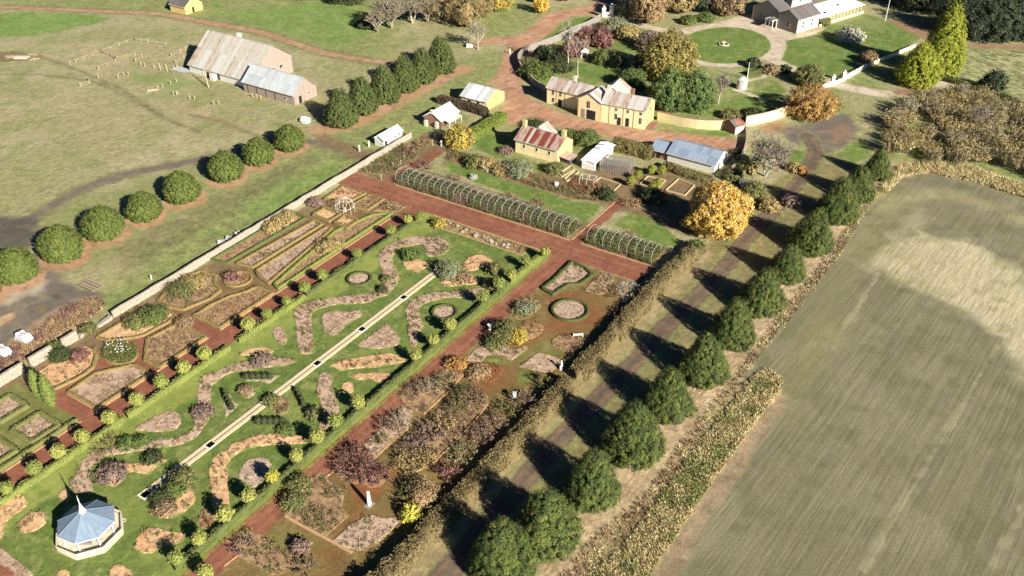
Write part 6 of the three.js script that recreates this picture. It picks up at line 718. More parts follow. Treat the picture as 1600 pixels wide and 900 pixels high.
// ---- the summerhouse
{ const c = G(142, 834), t = thing('summerhouse', 'octagonal summerhouse with a pale blue roof and tall finial on the lawn', 'summerhouse', [c.x, 0, c.z]); const q = G(114.7, 846.7, 3.3), a0 = Math.atan2(q.z - c.z, q.x - c.x), N8 = 8, pt = (k, r, y) => [Math.cos(a0 + k * Math.PI / 4) * r, y, Math.sin(a0 + k * Math.PI / 4) * r];
  const roofM = iron([140, 157, 173], [126, 143, 160], 0.4, 31, 0.6); roofM.metalness = 0.2;
  const oct = (r, y0, y1, name, mat) => { const g = new THREE.CylinderGeometry(r, r, y1 - y0, 8).rotateY(Math.PI / 2 - a0).translate(0, (y0 + y1) / 2, 0); return mesh(name, g, mat, t); };
  oct(5.15, 0, 0.4, 'plinth', MT.cream); oct(4.95, 0.4, 0.48, 'floor', MT.cream); const Rr = 4.4, ye = 2.85, ya = 5.1;
  for (let k = 0; k < N8; k++) { const p0 = pt(k, 5.1, 0), p1 = pt(k + 1, 5.1, 0), i0 = pt(k, 4.97, 0), i1 = pt(k + 1, 4.97, 0); if (k !== 3) mesh('parapet', slab([[p0[0], 0.8, p0[2]], [i0[0], 0.8, i0[2]], [i1[0], 0.8, i1[2]], [p1[0], 0.8, p1[2]]].reverse(), 0.395), MT.cream, t); const c0 = pt(k, 3.75, 0); mesh('post', new THREE.CylinderGeometry(0.13, 0.15, 2.3, 8).translate(c0[0], 1.63, c0[2]), MT.white, t);
    const e0 = pt(k, Rr, ye), e1 = pt(k + 1, Rr, ye), t0 = pt(k, 0.35, ya), t1 = pt(k + 1, 0.35, ya); mesh('roof_panel', slab([e1, e0, t0, t1], 0.05), roofM, t); const rib = new FB(); rib.tube(V(...pt(k, Rr + 0.02, ye + 0.04)), V(...pt(k, 0.35, ya + 0.04)), 0.045, 0.045, [1, 1, 1], 5); mesh('hip_seam', rib.geo(), roofM, t); mesh('fascia', slab([[e1[0], ye - 0.07, e1[2]], [e0[0], ye - 0.07, e0[2]], [e0[0] * 0.98, ye - 0.07, e0[2] * 0.98], [e1[0] * 0.98, ye - 0.07, e1[2] * 0.98]], 0.14), MT.white, t); }
  mesh('lantern', new THREE.LatheGeometry([[0.62, 4.98], [0.6, 5.2], [0.4, 5.6], [0.22, 6.2], [0.1, 6.8], [0.05, 7.5]].map(([x, y]) => new THREE.Vector2(x, y)), 10), MT.zinc[0], t); mesh('finial', new THREE.CylinderGeometry(0.03, 0.06, 1.0, 6).translate(0, 7.9, 0), MT.white, t); mesh('finial_ball', new THREE.SphereGeometry(0.13, 8, 6).translate(0, 7.5, 0), MT.white, t); mesh('bench', boxG(-1.2, 1.2, 0.485, 0.95, 2.2, 2.7), MT.greyw, t);
  const st = thing('coiled_hose', 'pale coiled hose on the grass beside the summerhouse', 'hose', [G(194, 813).x, 0.05, G(194, 813).z]); mesh('coil', new THREE.TorusGeometry(0.3, 0.06, 6, 16).rotateX(Math.PI / 2), MT.frame, st); }
// ---- hooped trellis tunnels
function trellis(label, b0, b1, n) { const t = thing('trellis_tunnel', label, 'trellis'); const a0 = 82.4, a1 = 86.0; const legs = 2.2, hgt_ = 3.4; const arc = (b) => { const P = []; for (let k = 0; k <= 12; k++) { const s = k / 12, an = Math.PI * s, a = (a0 + a1) / 2 - Math.cos(an) * (a1 - a0) / 2; P.push(AB(a, b, legs + Math.sin(an) * (hgt_ - legs))); } return [AB(a0, b, 0), AB(a0, b, legs * 0.5), ...P, AB(a1, b, legs * 0.5), AB(a1, b, 0)]; };
  let prev = null; for (let i = 0; i < n; i++) { const b = b0 + (b1 - b0) * i / (n - 1), P = arc(b), f = new FB(); for (let k = 1; k < P.length; k++) f.tube(P[k - 1], P[k], 0.042, 0.042, [1, 1, 1], 4); mesh('hoop', f.geo(), MT.steel, t); if (prev) { for (const k of [1, 2, 4, 6, 8, 10, 12, 14]) { const w = new FB(); w.tube(prev[k], P[k], 0.022, 0.022, [1, 1, 1], 3); mesh('tie_wire', w.geo(), MT.steel, t); } } prev = P; } }
trellis('long silvery hooped trellis tunnel along the cross path', -38.6, -0.8, 26); trellis('short silvery hooped trellis tunnel beside the small lawn', 2.9, 15, 9);
// ---- iron dome arbour
{ const p = AB(68.6, -39.2), t = thing('iron_dome_arbour', 'white iron dome arbour over the crossing by the stone wall', 'arbour', [p.x, 0, p.z]); const r = 2.35; for (let k = 0; k < 8; k++) { const a = k / 8 * 6.283, f = new FB(); let q = V(Math.cos(a) * r, 0, Math.sin(a) * r); for (let s = 0; s <= 8; s++) { const e = s / 8 * Math.PI / 2, v = V(Math.cos(a) * r * Math.cos(e), 1.6 + r * 0.95 * Math.sin(e), Math.sin(a) * r * Math.cos(e)); f.tube(q, v, 0.05, 0.05, [1, 1, 1], 4); q = v; } mesh('rib', f.geo(), MT.frame, t); } mesh('ring', new THREE.TorusGeometry(r, 0.05, 5, 32).rotateX(Math.PI / 2).translate(0, 1.6, 0), MT.frame, t); mesh('pedestal', new THREE.CylinderGeometry(0.2, 0.3, 1.1, 8).translate(0, 0.55, 0), MT.cream, t); }
// ---- white pillar, statue, bench, small ornaments
{ const p = G(577, 789), t = thing('white_pillar', 'tall white square pillar on a slab in the right garden', 'pillar', [p.x, 0, p.z], AZ(32.65)); mesh('slab', boxG(-0.8, 0.8, 0.01, 0.07, -0.6, 0.6), MT.greyw, t); mesh('shaft', new THREE.CylinderGeometry(0.3, 0.42, 2.85, 4).rotateY(Math.PI / 4).translate(0, 1.5, 0), MT.white, t); mesh('top', new THREE.CylinderGeometry(0.2, 0.31, 0.12, 4).rotateY(Math.PI / 4).translate(0, 2.99, 0), MT.white, t); }
{ const p = G(877, 577), t = thing('garden_statue', 'small white statue on a pedestal by the long hedge', 'statue', [p.x, 0, p.z]); mesh('pedestal', boxG(-0.3, 0.3, 0, 0.9, -0.3, 0.3), MT.white, t); mesh('figure', new THREE.LatheGeometry([[0.01, 0.9], [0.26, 0.9], [0.2, 1.2], [0.28, 1.5], [0.2, 1.75], [0.08, 1.85], [0.15, 2.0], [0.12, 2.15], [0.01, 2.2]].map(([x, y]) => new THREE.Vector2(x, y)), 10), MT.white, t); }
{ const p = G(804, 624), t = thing('grey_plinth', 'grey stone plinth among shrubs in the right garden', 'plinth', [p.x, 0, p.z]); mesh('base', boxG(-0.4, 0.4, 0, 0.2, -0.4, 0.4), MT.greyw, t); mesh('shaft', boxG(-0.28, 0.28, 0.203, 1.5, -0.28, 0.28), MT.zinc[0], t); mesh('top', boxG(-0.36, 0.36, 1.503, 1.62, -0.36, 0.36), MT.zinc[1], t); }
{ const p = G(903, 526), t = thing('garden_bench', 'white slatted garden bench facing the largest round bed', 'bench', [p.x, 0, p.z], 0.06); for (const x of [-0.95, 0.95]) { mesh('leg', boxG(x - 0.06, x + 0.06, 0, 0.45, -0.25, -0.15), MT.white, t); mesh('leg', boxG(x - 0.06, x + 0.06, 0, 0.98, 0.2, 0.28), MT.white, t); mesh('arm', boxG(x - 0.07, x + 0.07, 0.62, 0.68, -0.28, 0.2), MT.white, t); } for (let k = 0; k < 4; k++) mesh('seat_slat', boxG(-1, 1, 0.452, 0.49, -0.27 + k * 0.12, -0.17 + k * 0.12), MT.white, t); for (let k = 0; k < 3; k++) mesh('back_slat', boxG(-1, 1, 0.58 + k * 0.14, 0.69 + k * 0.14, 0.284, 0.31), MT.white, t); }
{ const p = G(765, 515), t = thing('white_urn', 'white urn beside the broad path under the yellow-green bush', 'urn', [p.x, 0, p.z]); mesh('foot', boxG(-0.3, 0.3, 0, 0.6, -0.3, 0.3), MT.whitew, t); mesh('bowl', new THREE.LatheGeometry([[0.01, 0.6], [0.2, 0.6], [0.16, 0.75], [0.45, 1.15], [0.5, 1.3], [0.4, 1.3], [0.01, 1.05]].map(([x, y]) => new THREE.Vector2(x, y)), 12), MT.white, t); }
for (const [u, v, l] of [[883, 615, 'white marker post at the gap in the long hedge'], [237, 437, 'white marker post on the grass beside the stone wall'], [392, 523, 'white pointed marker by the narrow red path']]) { const p = G(u, v), t = thing('marker_post', l, 'post', [p.x, 0, p.z]); mesh('post', boxG(-0.11, 0.11, 0, 1.1, -0.11, 0.11), MT.white, t); mesh('cap', new THREE.ConeGeometry(0.18, 0.16, 4).rotateY(0.785).translate(0, 1.185, 0), MT.white, t); }
// ---- brick and timber edgings
function edging(label, pts, w = 0.28, h = 0.12) { const t = thing('path_edging', label, 'edging'); for (let i = 1; i < pts.length; i++) { const a = pts[i - 1], b = pts[i], L = a.distanceTo(b), n = Math.max(1, Math.round(L / 1.8)); for (let k = 0; k < n; k++) { const p = a.clone().lerp(b, k / n), q = a.clone().lerp(b, (k + 0.99) / n), d = q.clone().sub(p).normalize().multiplyScalar(w / 2); mesh('edge_block', slab([[p.x + d.z, h, p.z - d.x], [p.x - d.z, h, p.z + d.x], [q.x - d.z, h, q.z + d.x], [q.x + d.z, h, q.z - d.x]], h - 0.005), MT.edging, t); } } }
edging('orange brick edging of the narrow red path on the wall side, lower part', [AB(10, -30.6), AB(28.8, -30.6)]); edging('orange brick edging of the narrow red path on the wall side, upper part', [AB(31.1, -30.6), AB(72, -30.75)]); edging('orange brick edging of the narrow path near the square beds', [AB(-12, -30.6), AB(7.4, -30.6)]);
edging('cream brick edging of the cross path on the trellis side', [AB(81.6, -38), AB(81.6, 0)]); edging('cream brick edging of the cross path on the rill lawn side', [AB(76.1, -25), AB(76.1, -0.6)]); edging('cream brick edging of the cross path below the short trellis', [AB(81.6, 2.4), AB(81.6, 15.6)]); edging('long brick edging crossing the right garden from the broad path', PX([[445, 806], [470, 821], [508, 841], [550, 864]]), 0.4, 0.16); edging('brick edging along the strip bed of the right garden', PX([[662, 648], [700, 612], [727, 582]]), 0.25); edging('brick edging of the red cross path beside the five-sided pink bed', [AB(9.9, -37), AB(9.9, -31)]); edging('brick edging at the lower lawn end by the narrow path', PX([[0, 787], [22, 772], [52, 755]])); edging('brick edging of the wide brown bed towards the hedge', PX([[649, 738], [676, 724], [705, 696], [740, 660], [762, 632]]), 0.25); edging('brick edging beside the dark red shrubs', PX([[584, 718], [607, 696], [640, 668]]), 0.25); edging('brick edging of the square near the white pillar', PX([[509, 746], [526, 733]]), 0.25); edging('brick edging at the foot of the broad path', PX([[350, 885], [373, 867]]), 0.25); edging('cream edging of the path up to the kitchen garden', [AB(82, 0.25), AB(98, 0.25)], 0.25); edging('stone edging of the rock border towards the rill lawn', [AB(73, -24), AB(73, -4)], 0.25);
// rocks and dark pools in the rock-edged border
for (const [a, b, w] of [[74.2, -18.6, 2.4], [74.3, -13, 0.8], [74.3, -9.4, 1.4]]) { const t = top('garden_pool', sheet('p', ragged(quadAB(a - 0.55, a + 0.55, b - w / 2, b + w / 2), 0.4, 0.12, 7), 0.1).geometry, MT.water, w > 2 ? 'long dark pool in the rock-edged border' : w > 1 ? 'medium dark pool in the rock-edged border' : 'smallest dark pool in the rock-edged border', 'pool'); }
{ R = rng(42); const g = new THREE.IcosahedronGeometry(0.4, 1); { const p = g.attributes.position; for (let i = 0; i < p.count; i++) { const s = 0.75 + 0.5 * N(p.getX(i) * 3 + 5, p.getZ(i) * 3 + p.getY(i) * 2); p.setXYZ(i, p.getX(i) * s, p.getY(i) * s * 0.7, p.getZ(i) * s); } g.computeVertexNormals(); } for (let k = 0; k < 20; k++) { const m = top('border_rock', g, MT.rubble, 'pale rock lying in the rock-edged border', 'rock', 'rocks in the border by the cross path'); const p = AB(rr(73.4, 75.2), rr(-22, -5)); m.position.set(p.x, 0.18, p.z); m.rotation.set(R(), R() * 6, R()); m.scale.setScalar(rr(0.7, 1.7)); } }
// ---------------------------------------------------------------- homestead planting and farm
hedge('dark brown clipped hedge between the crumbling cottage and the yellow shed', PX([[686, 160], [710, 166], [735, 173], [760, 181]]), 2.4, 2.4, { cols: HC.dark, dens: 26, leaf: 0.2, rough: 0.12 });
hedge('broad green clipped hedge running from the road to the yellow garden tree', PX([[738, 217], [762, 202], [786, 187]]), 3.6, 2.4, { cols: LC([112, 124, 44], [124, 134, 50], [98, 112, 40]), dens: 28, leaf: 0.2, rough: 0.1 });
hedge('brown twiggy hedge behind the slatted shade house', PX([[958, 232], [990, 240], [1018, 248]]), 3.0, 3.0, { cols: LC([124, 112, 62], [110, 100, 56], [140, 124, 74]), dens: 20, leaf: 0.22, rough: 0.4, tips: 0.3 });
hedge('brown twiggy hedge in front of the blue-roofed shed', PX([[1038, 262], [1070, 274], [1110, 286]]), 2.2, 1.6, { cols: LC([124, 112, 66], [110, 100, 60], [132, 120, 80]), dens: 20, leaf: 0.2, rough: 0.35, tips: 0.3 });
hedge('low field-side hedge beyond the cypress pair at the crop field', PX([[1470, 124], [1510, 136], [1545, 146], [1600, 168], [1640, 185]]), 1.8, 1.5, { cols: HC.green, dens: 14, leaf: 0.25, rough: 0.25 });
hedge('low green hedge in front of the octagonal hut lawn', PX([[1166, 118], [1196, 112]]), 1.6, 1.4, { cols: HC.green, dens: 20, leaf: 0.2, rough: 0.1 });
const big = (name, label, u, v, r, h, kind, o = {}) => shrub(name, label, u, v, r, h, kind, { leaf: 0.3, dense: 1.4, lift: 0.12, lump: 0.35, ...o });
// single trees with a full crown: golden, orange, olive, evergreens
function leafTree(label, u, v, r, h, cols, { foot = 0.15, belly = 0.42, tufts = 420, per = 22, tr = 0.9, leaf = 0.3, lump = 0.2, seed = 1, bite = 0.14, up = 0.3, back = 0.8, asp = 1.5, coreK = 0.76, name = 'leafy_tree', group, prof, trunkC = [112, 94, 74] } = {}) { R = rng(9000 + seed); const p = away(G(u, v), r * back), f = new FB(), w = new FB(); crown(f, zero, prof || domeProf(r, h, foot, belly), { tufts, per, tr, leaf, cols, lump, seed, bite, up, asp, coreK }); const tc = lin(trunkC); trunk(w, h * 0.7, 0.03 * h, tc); for (let k = 0; k < 7; k++) { const a = k * 0.9, q = V(0, h * (0.15 + 0.06 * k), 0); w.tube(q, V(Math.cos(a) * r * 0.6, q.y + h * 0.22, Math.sin(a) * r * 0.6), 0.012 * h, 0.004 * h, tc, 4); } return partsTree(name, label, 'tree', p, seed, group, w.geo(), f.geo(), twigMat); }
leafTree('large golden-yellow autumn tree at the head of the long hedge', 1114, 378, 7.0, 11.8, LC([206, 166, 78], [214, 178, 98], [190, 150, 64], [216, 188, 118], [196, 162, 64]), { tufts: 1000, per: 24, tr: 0.6, leaf: 0.2, lump: 0.22, seed: 3, bite: 0.2, foot: 0.08, belly: 0.4, up: 0.2, coreK: 0.68 });
leafTree('rust-orange autumn tree in front of the house gateway', 1263, 190, 6.6, 8.6, LC([176, 136, 72], [190, 152, 86], [158, 120, 64], [144, 112, 66]), { seed: 4, lump: 0.34, foot: 0.05, tufts: 620, per: 22, leaf: 0.2, tr: 0.7, bite: 0.3, coreK: 0.55 });
leafTree('round dark olive tree between the house gateway and the orange tree', 1262, 136, 4.2, 5.2, SC.olive, { seed: 5, foot: 0.05, tufts: 240, per: 16 });
leafTree('tall olive-gold tree towering in the coach house garden', 1040, 128, 8.0, 15, LC([142, 128, 60], [154, 138, 70], [128, 116, 54], [120, 108, 60]), { seed: 6, lump: 0.25, tufts: 560, foot: 0.06, back: 0.5 });
for (const [u, v, r, h, s, l] of [[1045, 176, 5.8, 12, 7, 'broad dark evergreen beside the coach house end'], [1082, 178, 5.4, 11.4, 8, 'broad dark evergreen by the curved cream wall']]) leafTree(l, u, v, r, h, LC([88, 108, 52], [100, 118, 56], [74, 94, 46], [112, 126, 64]), { seed: s, foot: 0.02, belly: 0.3, tufts: 460, per: 20, tr: 0.8, lump: 0.18, bite: 0.2, name: 'evergreen_tree', group: 'evergreens behind the curved cream wall', asp: 2 });
leafTree('small yellow autumn tree at the top of the cottage garden', 718, 234, 3.6, 5.8, LC([176, 152, 66], [190, 166, 80], [150, 134, 60], [132, 124, 62]), { seed: 9, tufts: 220, per: 16, tr: 0.6, leaf: 0.24, lump: 0.3, foot: 0.03 });
// the tall golden cypress pair
{ const cyC = LC([136, 142, 34], [150, 152, 42], [120, 128, 30], [160, 158, 58]); const pc = (r, h) => (t) => [r * Math.max(0.02, t < 0.25 ? 0.85 + 0.6 * t : Math.pow(Math.max(0, 1 - (t - 0.25) / 0.75), 0.72)), h * (0.02 + 0.98 * t)];
  leafTree('tallest golden-green cypress beside the crop field', 1464, 122, 6.6, 24, null ?? cyC, { prof: pc(6.6, 24), tufts: 1050, per: 22, tr: 0.62, leaf: 0.26, lump: 0.1, seed: 12, bite: 0.12, up: 0.8, asp: 2.2, name: 'cypress_tree', coreK: 0.82 });
  leafTree('lower golden-green cypress leaning on the tallest one', 1428, 138, 6, 12.5, cyC, { prof: pc(6.6, 13.5), tufts: 720, per: 20, tr: 0.6, leaf: 0.26, lump: 0.12, seed: 13, bite: 0.12, up: 0.7, asp: 2.2, name: 'cypress_tree', coreK: 0.82 }); }
// dark conifers and trees along the top right
const DC = LC([56, 66, 42], [66, 76, 48], [46, 56, 36], [80, 86, 58]);
[[1490, 48, 8, 15], [1520, 60, 7.5, 13], [1555, 62, 8, 15], [1592, 60, 8, 16], [1470, 20, 8, 14], [1530, 30, 9, 18], [1580, 24, 9, 18], [1640, 52, 9, 17], [1430, 14, 7, 14], [1405, 4, 7, 13]].forEach(([u, v, r, h], i) => leafTree(['dark spreading conifer above the crop field edge', 'dark spreading conifer standing behind the crop field row'][i < 4 || i === 7 ? 0 : 1], u, v + 6, r, h, DC, { seed: 30 + i, tufts: 330, per: 20, tr: 1.1, leaf: 0.36, lump: 0.35, bite: 0.25, foot: 0.04, asp: 2, coreK: 0.66, name: 'dark_conifer', group: 'dark conifers along the crop field' }));
leafTree('small dark bushy conifer alone at the edge of the crop field', 1548, 146, 3.4, 6.2, DC, { seed: 45, tufts: 200, per: 16, tr: 0.7, foot: 0.02, lump: 0.25 });
// top of the ring drive
for (const [u, v, r, h, k, s, l] of [[1060, 24, 6, 11, SC.khaki, 50, 'bare-tipped khaki tree at the back of the ring drive'], [1095, 22, 6.5, 11, DC, 51, 'dark leafy tree behind the ring drive hedge'], [1135, 28, 6, 9, SC.brown, 52, 'brown-leaved tree beside the homestead corner'], [1012, 42, 6, 13, SC.tan, 53, 'tan autumn tree where the gravel walk meets the ring drive'], [985, 30, 4.6, 9, SC.grey, 54, 'grey-green tree right of the upper gateway'], [1030, 6, 6.5, 12, SC.tan, 55, 'tan tree far behind the gravel walk']]) leafTree(l, u, v, r, h, k, { seed: s, tufts: 300, per: 18, tr: 0.9, leaf: 0.32, lump: 0.32, bite: 0.25, coreK: 0.6 });
for (const [u, v, r, h, k, l] of [[1076, 38, 2.6, 2.4, 'green', 'green rounded shrub at the back rim of the ring drive'], [1102, 34, 3, 2.6, 'green', 'larger green shrub at the back rim of the ring drive'], [1325, 66, 4, 4, 'silver', 'silvery grey bush on the homestead lawn'], [1355, 98, 2.6, 3, 'brown', 'brown thin bush by the lawn wall'], [1286, 40, 2, 2.6, 'olive', 'clipped olive bush at the homestead wall'], [1225, 114, 1.8, 2.2, 'dark', 'dark ball bush beside the gravel near the hut'], [1204, 115, 2.6, 2.2, 'brown', 'brown bush beside the dark ball bush'], [1175, 105, 2, 2.4, 'dark', 'dark bush behind the octagonal hut']]) big('shrub', l, u, v, r, h, k, { lift: 0 });
// coach house garden
for (const [u, v, r, h, k, l] of [[872, 112, 4.4, 4.6, 'dark', 'dark green shrub mass at the birch pair'], [848, 96, 3.2, 4.4, 'dark', 'dark evergreen bush just inside the curved wall'], [838, 122, 4.6, 3.4, 'green', 'bright green bushy mass inside the curved wall bend'], [826, 108, 3.0, 2.6, 'olive', 'olive bush at the tightest bend of the curved wall'], [986, 138, 4.2, 5, 'green', 'round green bush on the coach house garden lawn'], [940, 100, 3.0, 4, 'green', 'upright green bush in the coach house garden'], [962, 104, 2.4, 3.4, 'olive', 'grey-olive bush beside the upright green one'], [960, 52, 4, 4.4, 'grey', 'grey-green bush behind the red shrubs'], [978, 62, 3.6, 4, 'khaki', 'khaki bush below the gravel walk'], [1015, 80, 4, 6, 'purple', 'purple-brown thin tree in the coach house garden'], [1000, 112, 3.4, 5, 'purple', 'brownish shrub in the deep garden shade'], [1140, 186, 2.6, 1.6, 'olive', 'low olive shrub behind the curved cream wall'], [1175, 184, 2.6, 1.6, 'dark', 'low dark shrub behind the curved cream wall']]) big('shrub', l, u, v, r, h, k, { lift: 0, group: undefined });
for (const [u, v, r, h, l] of [[918, 70, 4, 5.6, 'dark red shrub below the upper gateway wall'], [940, 74, 3.6, 6.4, 'taller dark red shrub with a fiery side'], [897, 88, 3.6, 5, 'wine-purple shrub behind the birch pair']]) big('shrub', l, u, v, r, h, 'red', { lift: 0, twig: 1, dense: 1.1 });
{ const t = thing('garden_shelter', 'little white-roofed garden shelter behind the birches', 'shelter', [G(913, 90).x, 0, G(913, 90).z]); for (const [x, z] of [[-1, -1], [1, -1], [1, 1], [-1, 1]]) mesh('post', boxG(x - 0.1, x + 0.1, 0, 2.3, z - 0.1, z + 0.1), MT.white, t); mesh('roof', new THREE.ConeGeometry(2.1, 1.2, 4).rotateY(0.785).translate(0, 2.92, 0), MT.white, t); }
// bare trees
function bare(label, u, v, h, cols, o = {}) { R = rng(12000 + Math.round(u * 3 + v)); const p = G(u, v), w = new FB(), f = new FB(); bareTree(w, f, V(0, 0, 0), h, { cols, leafCols: o.leafCols || SC.khaki, ...o }); const t = thing('bare_tree', label, 'tree', [p.x, 0, p.z], u, o.group); mesh('branches', w.geo(), twigMat, t); if (f.i.length) mesh('leaves', f.geo(), leafMat, t); return t; }
const TW = LC([166, 154, 134], [184, 172, 152], [142, 130, 110]), TB = LC([140, 122, 96], [156, 136, 108], [122, 106, 84]), TWH = LC([226, 216, 196], [206, 196, 174]);
bare('wide bare tree rising over the pale wall by the blue-roofed shed', 1196, 276, 16, TW, { r: 0.34, spread: 0.85, kids: 4, levels: 4, leafN: 0, twigs: 9, tw: 1.2, first: 0.25, multi: 2 }); bare('bare tree with olive leaf tufts below the pale wall', 1215, 268, 10, TB, { r: 0.22, spread: 0.8, kids: 4, levels: 3, leafN: 4, leafS: 0.22, leafCols: SC.khaki, twigs: 6 }); bare('leafy brown tree leaning by the drive bend', 1175, 290, 8, TB, { r: 0.2, spread: 0.8, kids: 4, levels: 3, leafN: 8, leafS: 0.26, leafCols: SC.khaki, twigs: 6 });
bare('grey bare tree in front of the round lawn', 1122, 162, 14, TW, { r: 0.25, spread: 0.75, kids: 4, levels: 4, twigs: 8, tw: 1.1, first: 0.25 });
for (const [u, v, h, l] of [[612, 44, 22, 'largest grey bare tree at the top of the pasture'], [590, 50, 15, 'lower grey bare tree on the pasture side'], [645, 36, 23, 'thick-trunked bare tree beside the largest one'], [668, 34, 19, 'bare tree with tangled limbs beside the tan trees']]) bare(l, u, v, h, TW, { r: 0.45, spread: 0.95, kids: 4, levels: 4, twigs: 5, first: 0.2, leafN: 1, leafS: 0.16, leafCols: LC([150, 136, 104], [134, 120, 90]), multi: 3 });
bare('stumpy bare tree with a white trunk by the road branch', 747, 77, 13, TW, { r: 0.45, spread: 0.9, kids: 4, levels: 4, twigs: 5, first: 0.28 });
for (const [u, v, h, l] of [[886, 112, 15, 'white-stemmed birch closest to the coach house roof'], [903, 122, 15, 'white-stemmed birch taller of the pair in the garden']]) bare(l, u, v, h, TWH, { r: 0.16, spread: 0.45, kids: 3, levels: 3, twigs: 5, first: 0.4, leafN: 1, leafS: 0.2, leafCols: SC.purple });
for (const [u, v, r, h, l] of [[708, 42, 8, 16, 'tan autumn tree at the pasture top next to the bare trees'], [730, 50, 7.5, 16, 'olive-tan autumn tree above the stumpy bare tree'], [752, 30, 5, 11, 'golden-tan autumn tree beside the road branch'], [690, 24, 8, 18, 'tan tree standing behind the autumn group'], [780, 20, 5, 9, 'yellow-olive tree at the top of the grass island']]) leafTree(l, u, v, r, h, l.includes('tan') ? LC([152, 130, 82], [166, 142, 92], [134, 116, 74], [120, 110, 70]) : SC.yellow, { seed: u, tufts: 330, per: 15, tr: 0.9, leaf: 0.22, lump: 0.5, bite: 0.4, coreK: 0.35 });
for (const [u, v, h, l] of [[846, 23, 7, 'slim golden tree on the edge of the red road'], [884, 4, 7, 'golden tree behind the red road junction'], [840, 6, 7, 'golden tree at the top of the road island']]) leafTree(l, u, v, 2.4, h, LC([206, 164, 62], [190, 148, 52], [216, 180, 84]), { seed: u, tufts: 130, per: 12, tr: 0.5, lump: 0.35, coreK: 0.4, foot: 0.2 });
big('shrub', 'dark bushes heaped at the foot of the bare trees', 575, 44, 4, 3.4, 'dark', { lift: 0 }); big('shrub', 'dark green tree clump beyond the pasture top', 478, -2, 6, 8, 'dark', { lift: 0 }); big('shrub', 'dark tree clump next to the bare trees', 545, 6, 7, 11, 'dark', { lift: 0 });
// trees whose shade lies over the upper road
[[985, 14, 6, 12], [1005, 4, 7, 13], [1160, 4, 7, 12]].forEach(([u, v, r, h], i) => leafTree(['dark broad tree right of the upper gateway', 'dark broad tree behind the upper gateway trees', 'dark tree behind the homestead roof'][i], u, v, r, h, DC, { seed: 70 + i, tufts: 260, per: 16, tr: 1, leaf: 0.36, lump: 0.35 }));
// cottage and kitchen garden shrubs
for (const [u, v, r, h, k, l] of [[742, 262, 2.6, 2.6, 'olive', 'olive shrub beside the long lawn strip under the yellow tree'], [760, 264, 2.6, 2.4, 'khaki', 'khaki shrub in the cottage border'], [781, 272, 2.2, 2.0, 'khaki', 'small khaki shrub in the cottage border by the white plants'], [810, 276, 3.4, 3.6, 'grey', 'big grey-green bush in front of the rust-roofed cottage'], [866, 272, 2.2, 2.6, 'olive', 'olive bush at the corner of the rust-roofed cottage'], [888, 222, 3.4, 2.4, 'green', 'green bush patch behind the cottage beside the road'], [918, 228, 3.6, 3.2, 'green', 'leafy green bush between cottage and white shed'], [836, 204, 3.4, 1.8, 'dark', 'dark low bush behind the cottage roof'], [790, 240, 1.8, 1.2, 'purple', 'low brown shrub at the cottage front corner'], [948, 312, 2.2, 2.2, 'dark', 'dark shrub beside the kitchen garden path'], [1020, 316, 3, 2.4, 'dark', 'dark shrub in the golden tree shadow'], [740, 280, 0.9, 0.8, 'silver', 'silvery clump on the edge of the long lawn strip'], [762, 268, 1.0, 0.7, 'silver', 'white-leaved clump in the cottage border']]) shrub('shrub', l, u, v, r, h, k, { leaf: 0.2, twig: 0.4 });
twigBush('russet bare vine mass below the cottage steps', 935, 300, 3.2, 1.8, 'tan', 'brown', { leafN: 2, dense: 1.4 }); twigBush('russet shrub at the kitchen garden path end', 985, 320, 2.4, 1.6, 'tan', 'brown', { leafN: 2 }); twigBush('rambling russet roses at the lower end of the long trellis', 662, 262, 3, 1.6, 'red', 'purple', { leafN: 1, dense: 1.2 }); twigBush('red-leaved bush against the stone wall by the white shed', 638, 240, 2.4, 1.8, 'red', 'red', { leafN: 2 }); twigBush('brown shrub in the flower border near the stone wall corner', 660, 228, 2.6, 1.8, 'khaki', 'brown', { leafN: 1 });
for (const [u, v, l] of [[712, 284, 'purple rambler spilling over the long trellis, lower part'], [798, 312, 'brown rambler spilling over the long trellis, middle part'], [840, 322, 'russet rambler spilling over the long trellis, upper part'], [985, 372, 'russet rambler beside the short trellis']]) twigBush(l, u, v, 2.2, 1.6, 'tan', 'purple', { leafN: 1, dense: 1.2, group: 'ramblers behind the trellis tunnels' });
// topiary balls in the kitchen garden
{ R = rng(88); const f = new FB(); crown(f, zero, ballProf(1.05, 1.9, 1), { tufts: 80, per: 9, tr: 0.2, leaf: 0.15, cols: LC([134, 136, 50], [148, 148, 60], [120, 124, 44]), lump: 0.06, coreK: 0.9 }); const w = new FB(); trunk(w, 1.4, 0.08, lin([100, 82, 60])); const cg = f.geo(), wg = w.geo(); for (const [x, y] of [[640, 500], [725, 430], [880, 370], [895, 585], [955, 525], [1000, 380]]) { const p = G(900 + x / 7.5, 220 + y / 7.5 + 5); partsTree('topiary_tree', 'olive-gold clipped ball on a stem in the kitchen garden', 'topiary', p, x, 'clipped balls of the kitchen garden', wg, cg, twigMat); } }
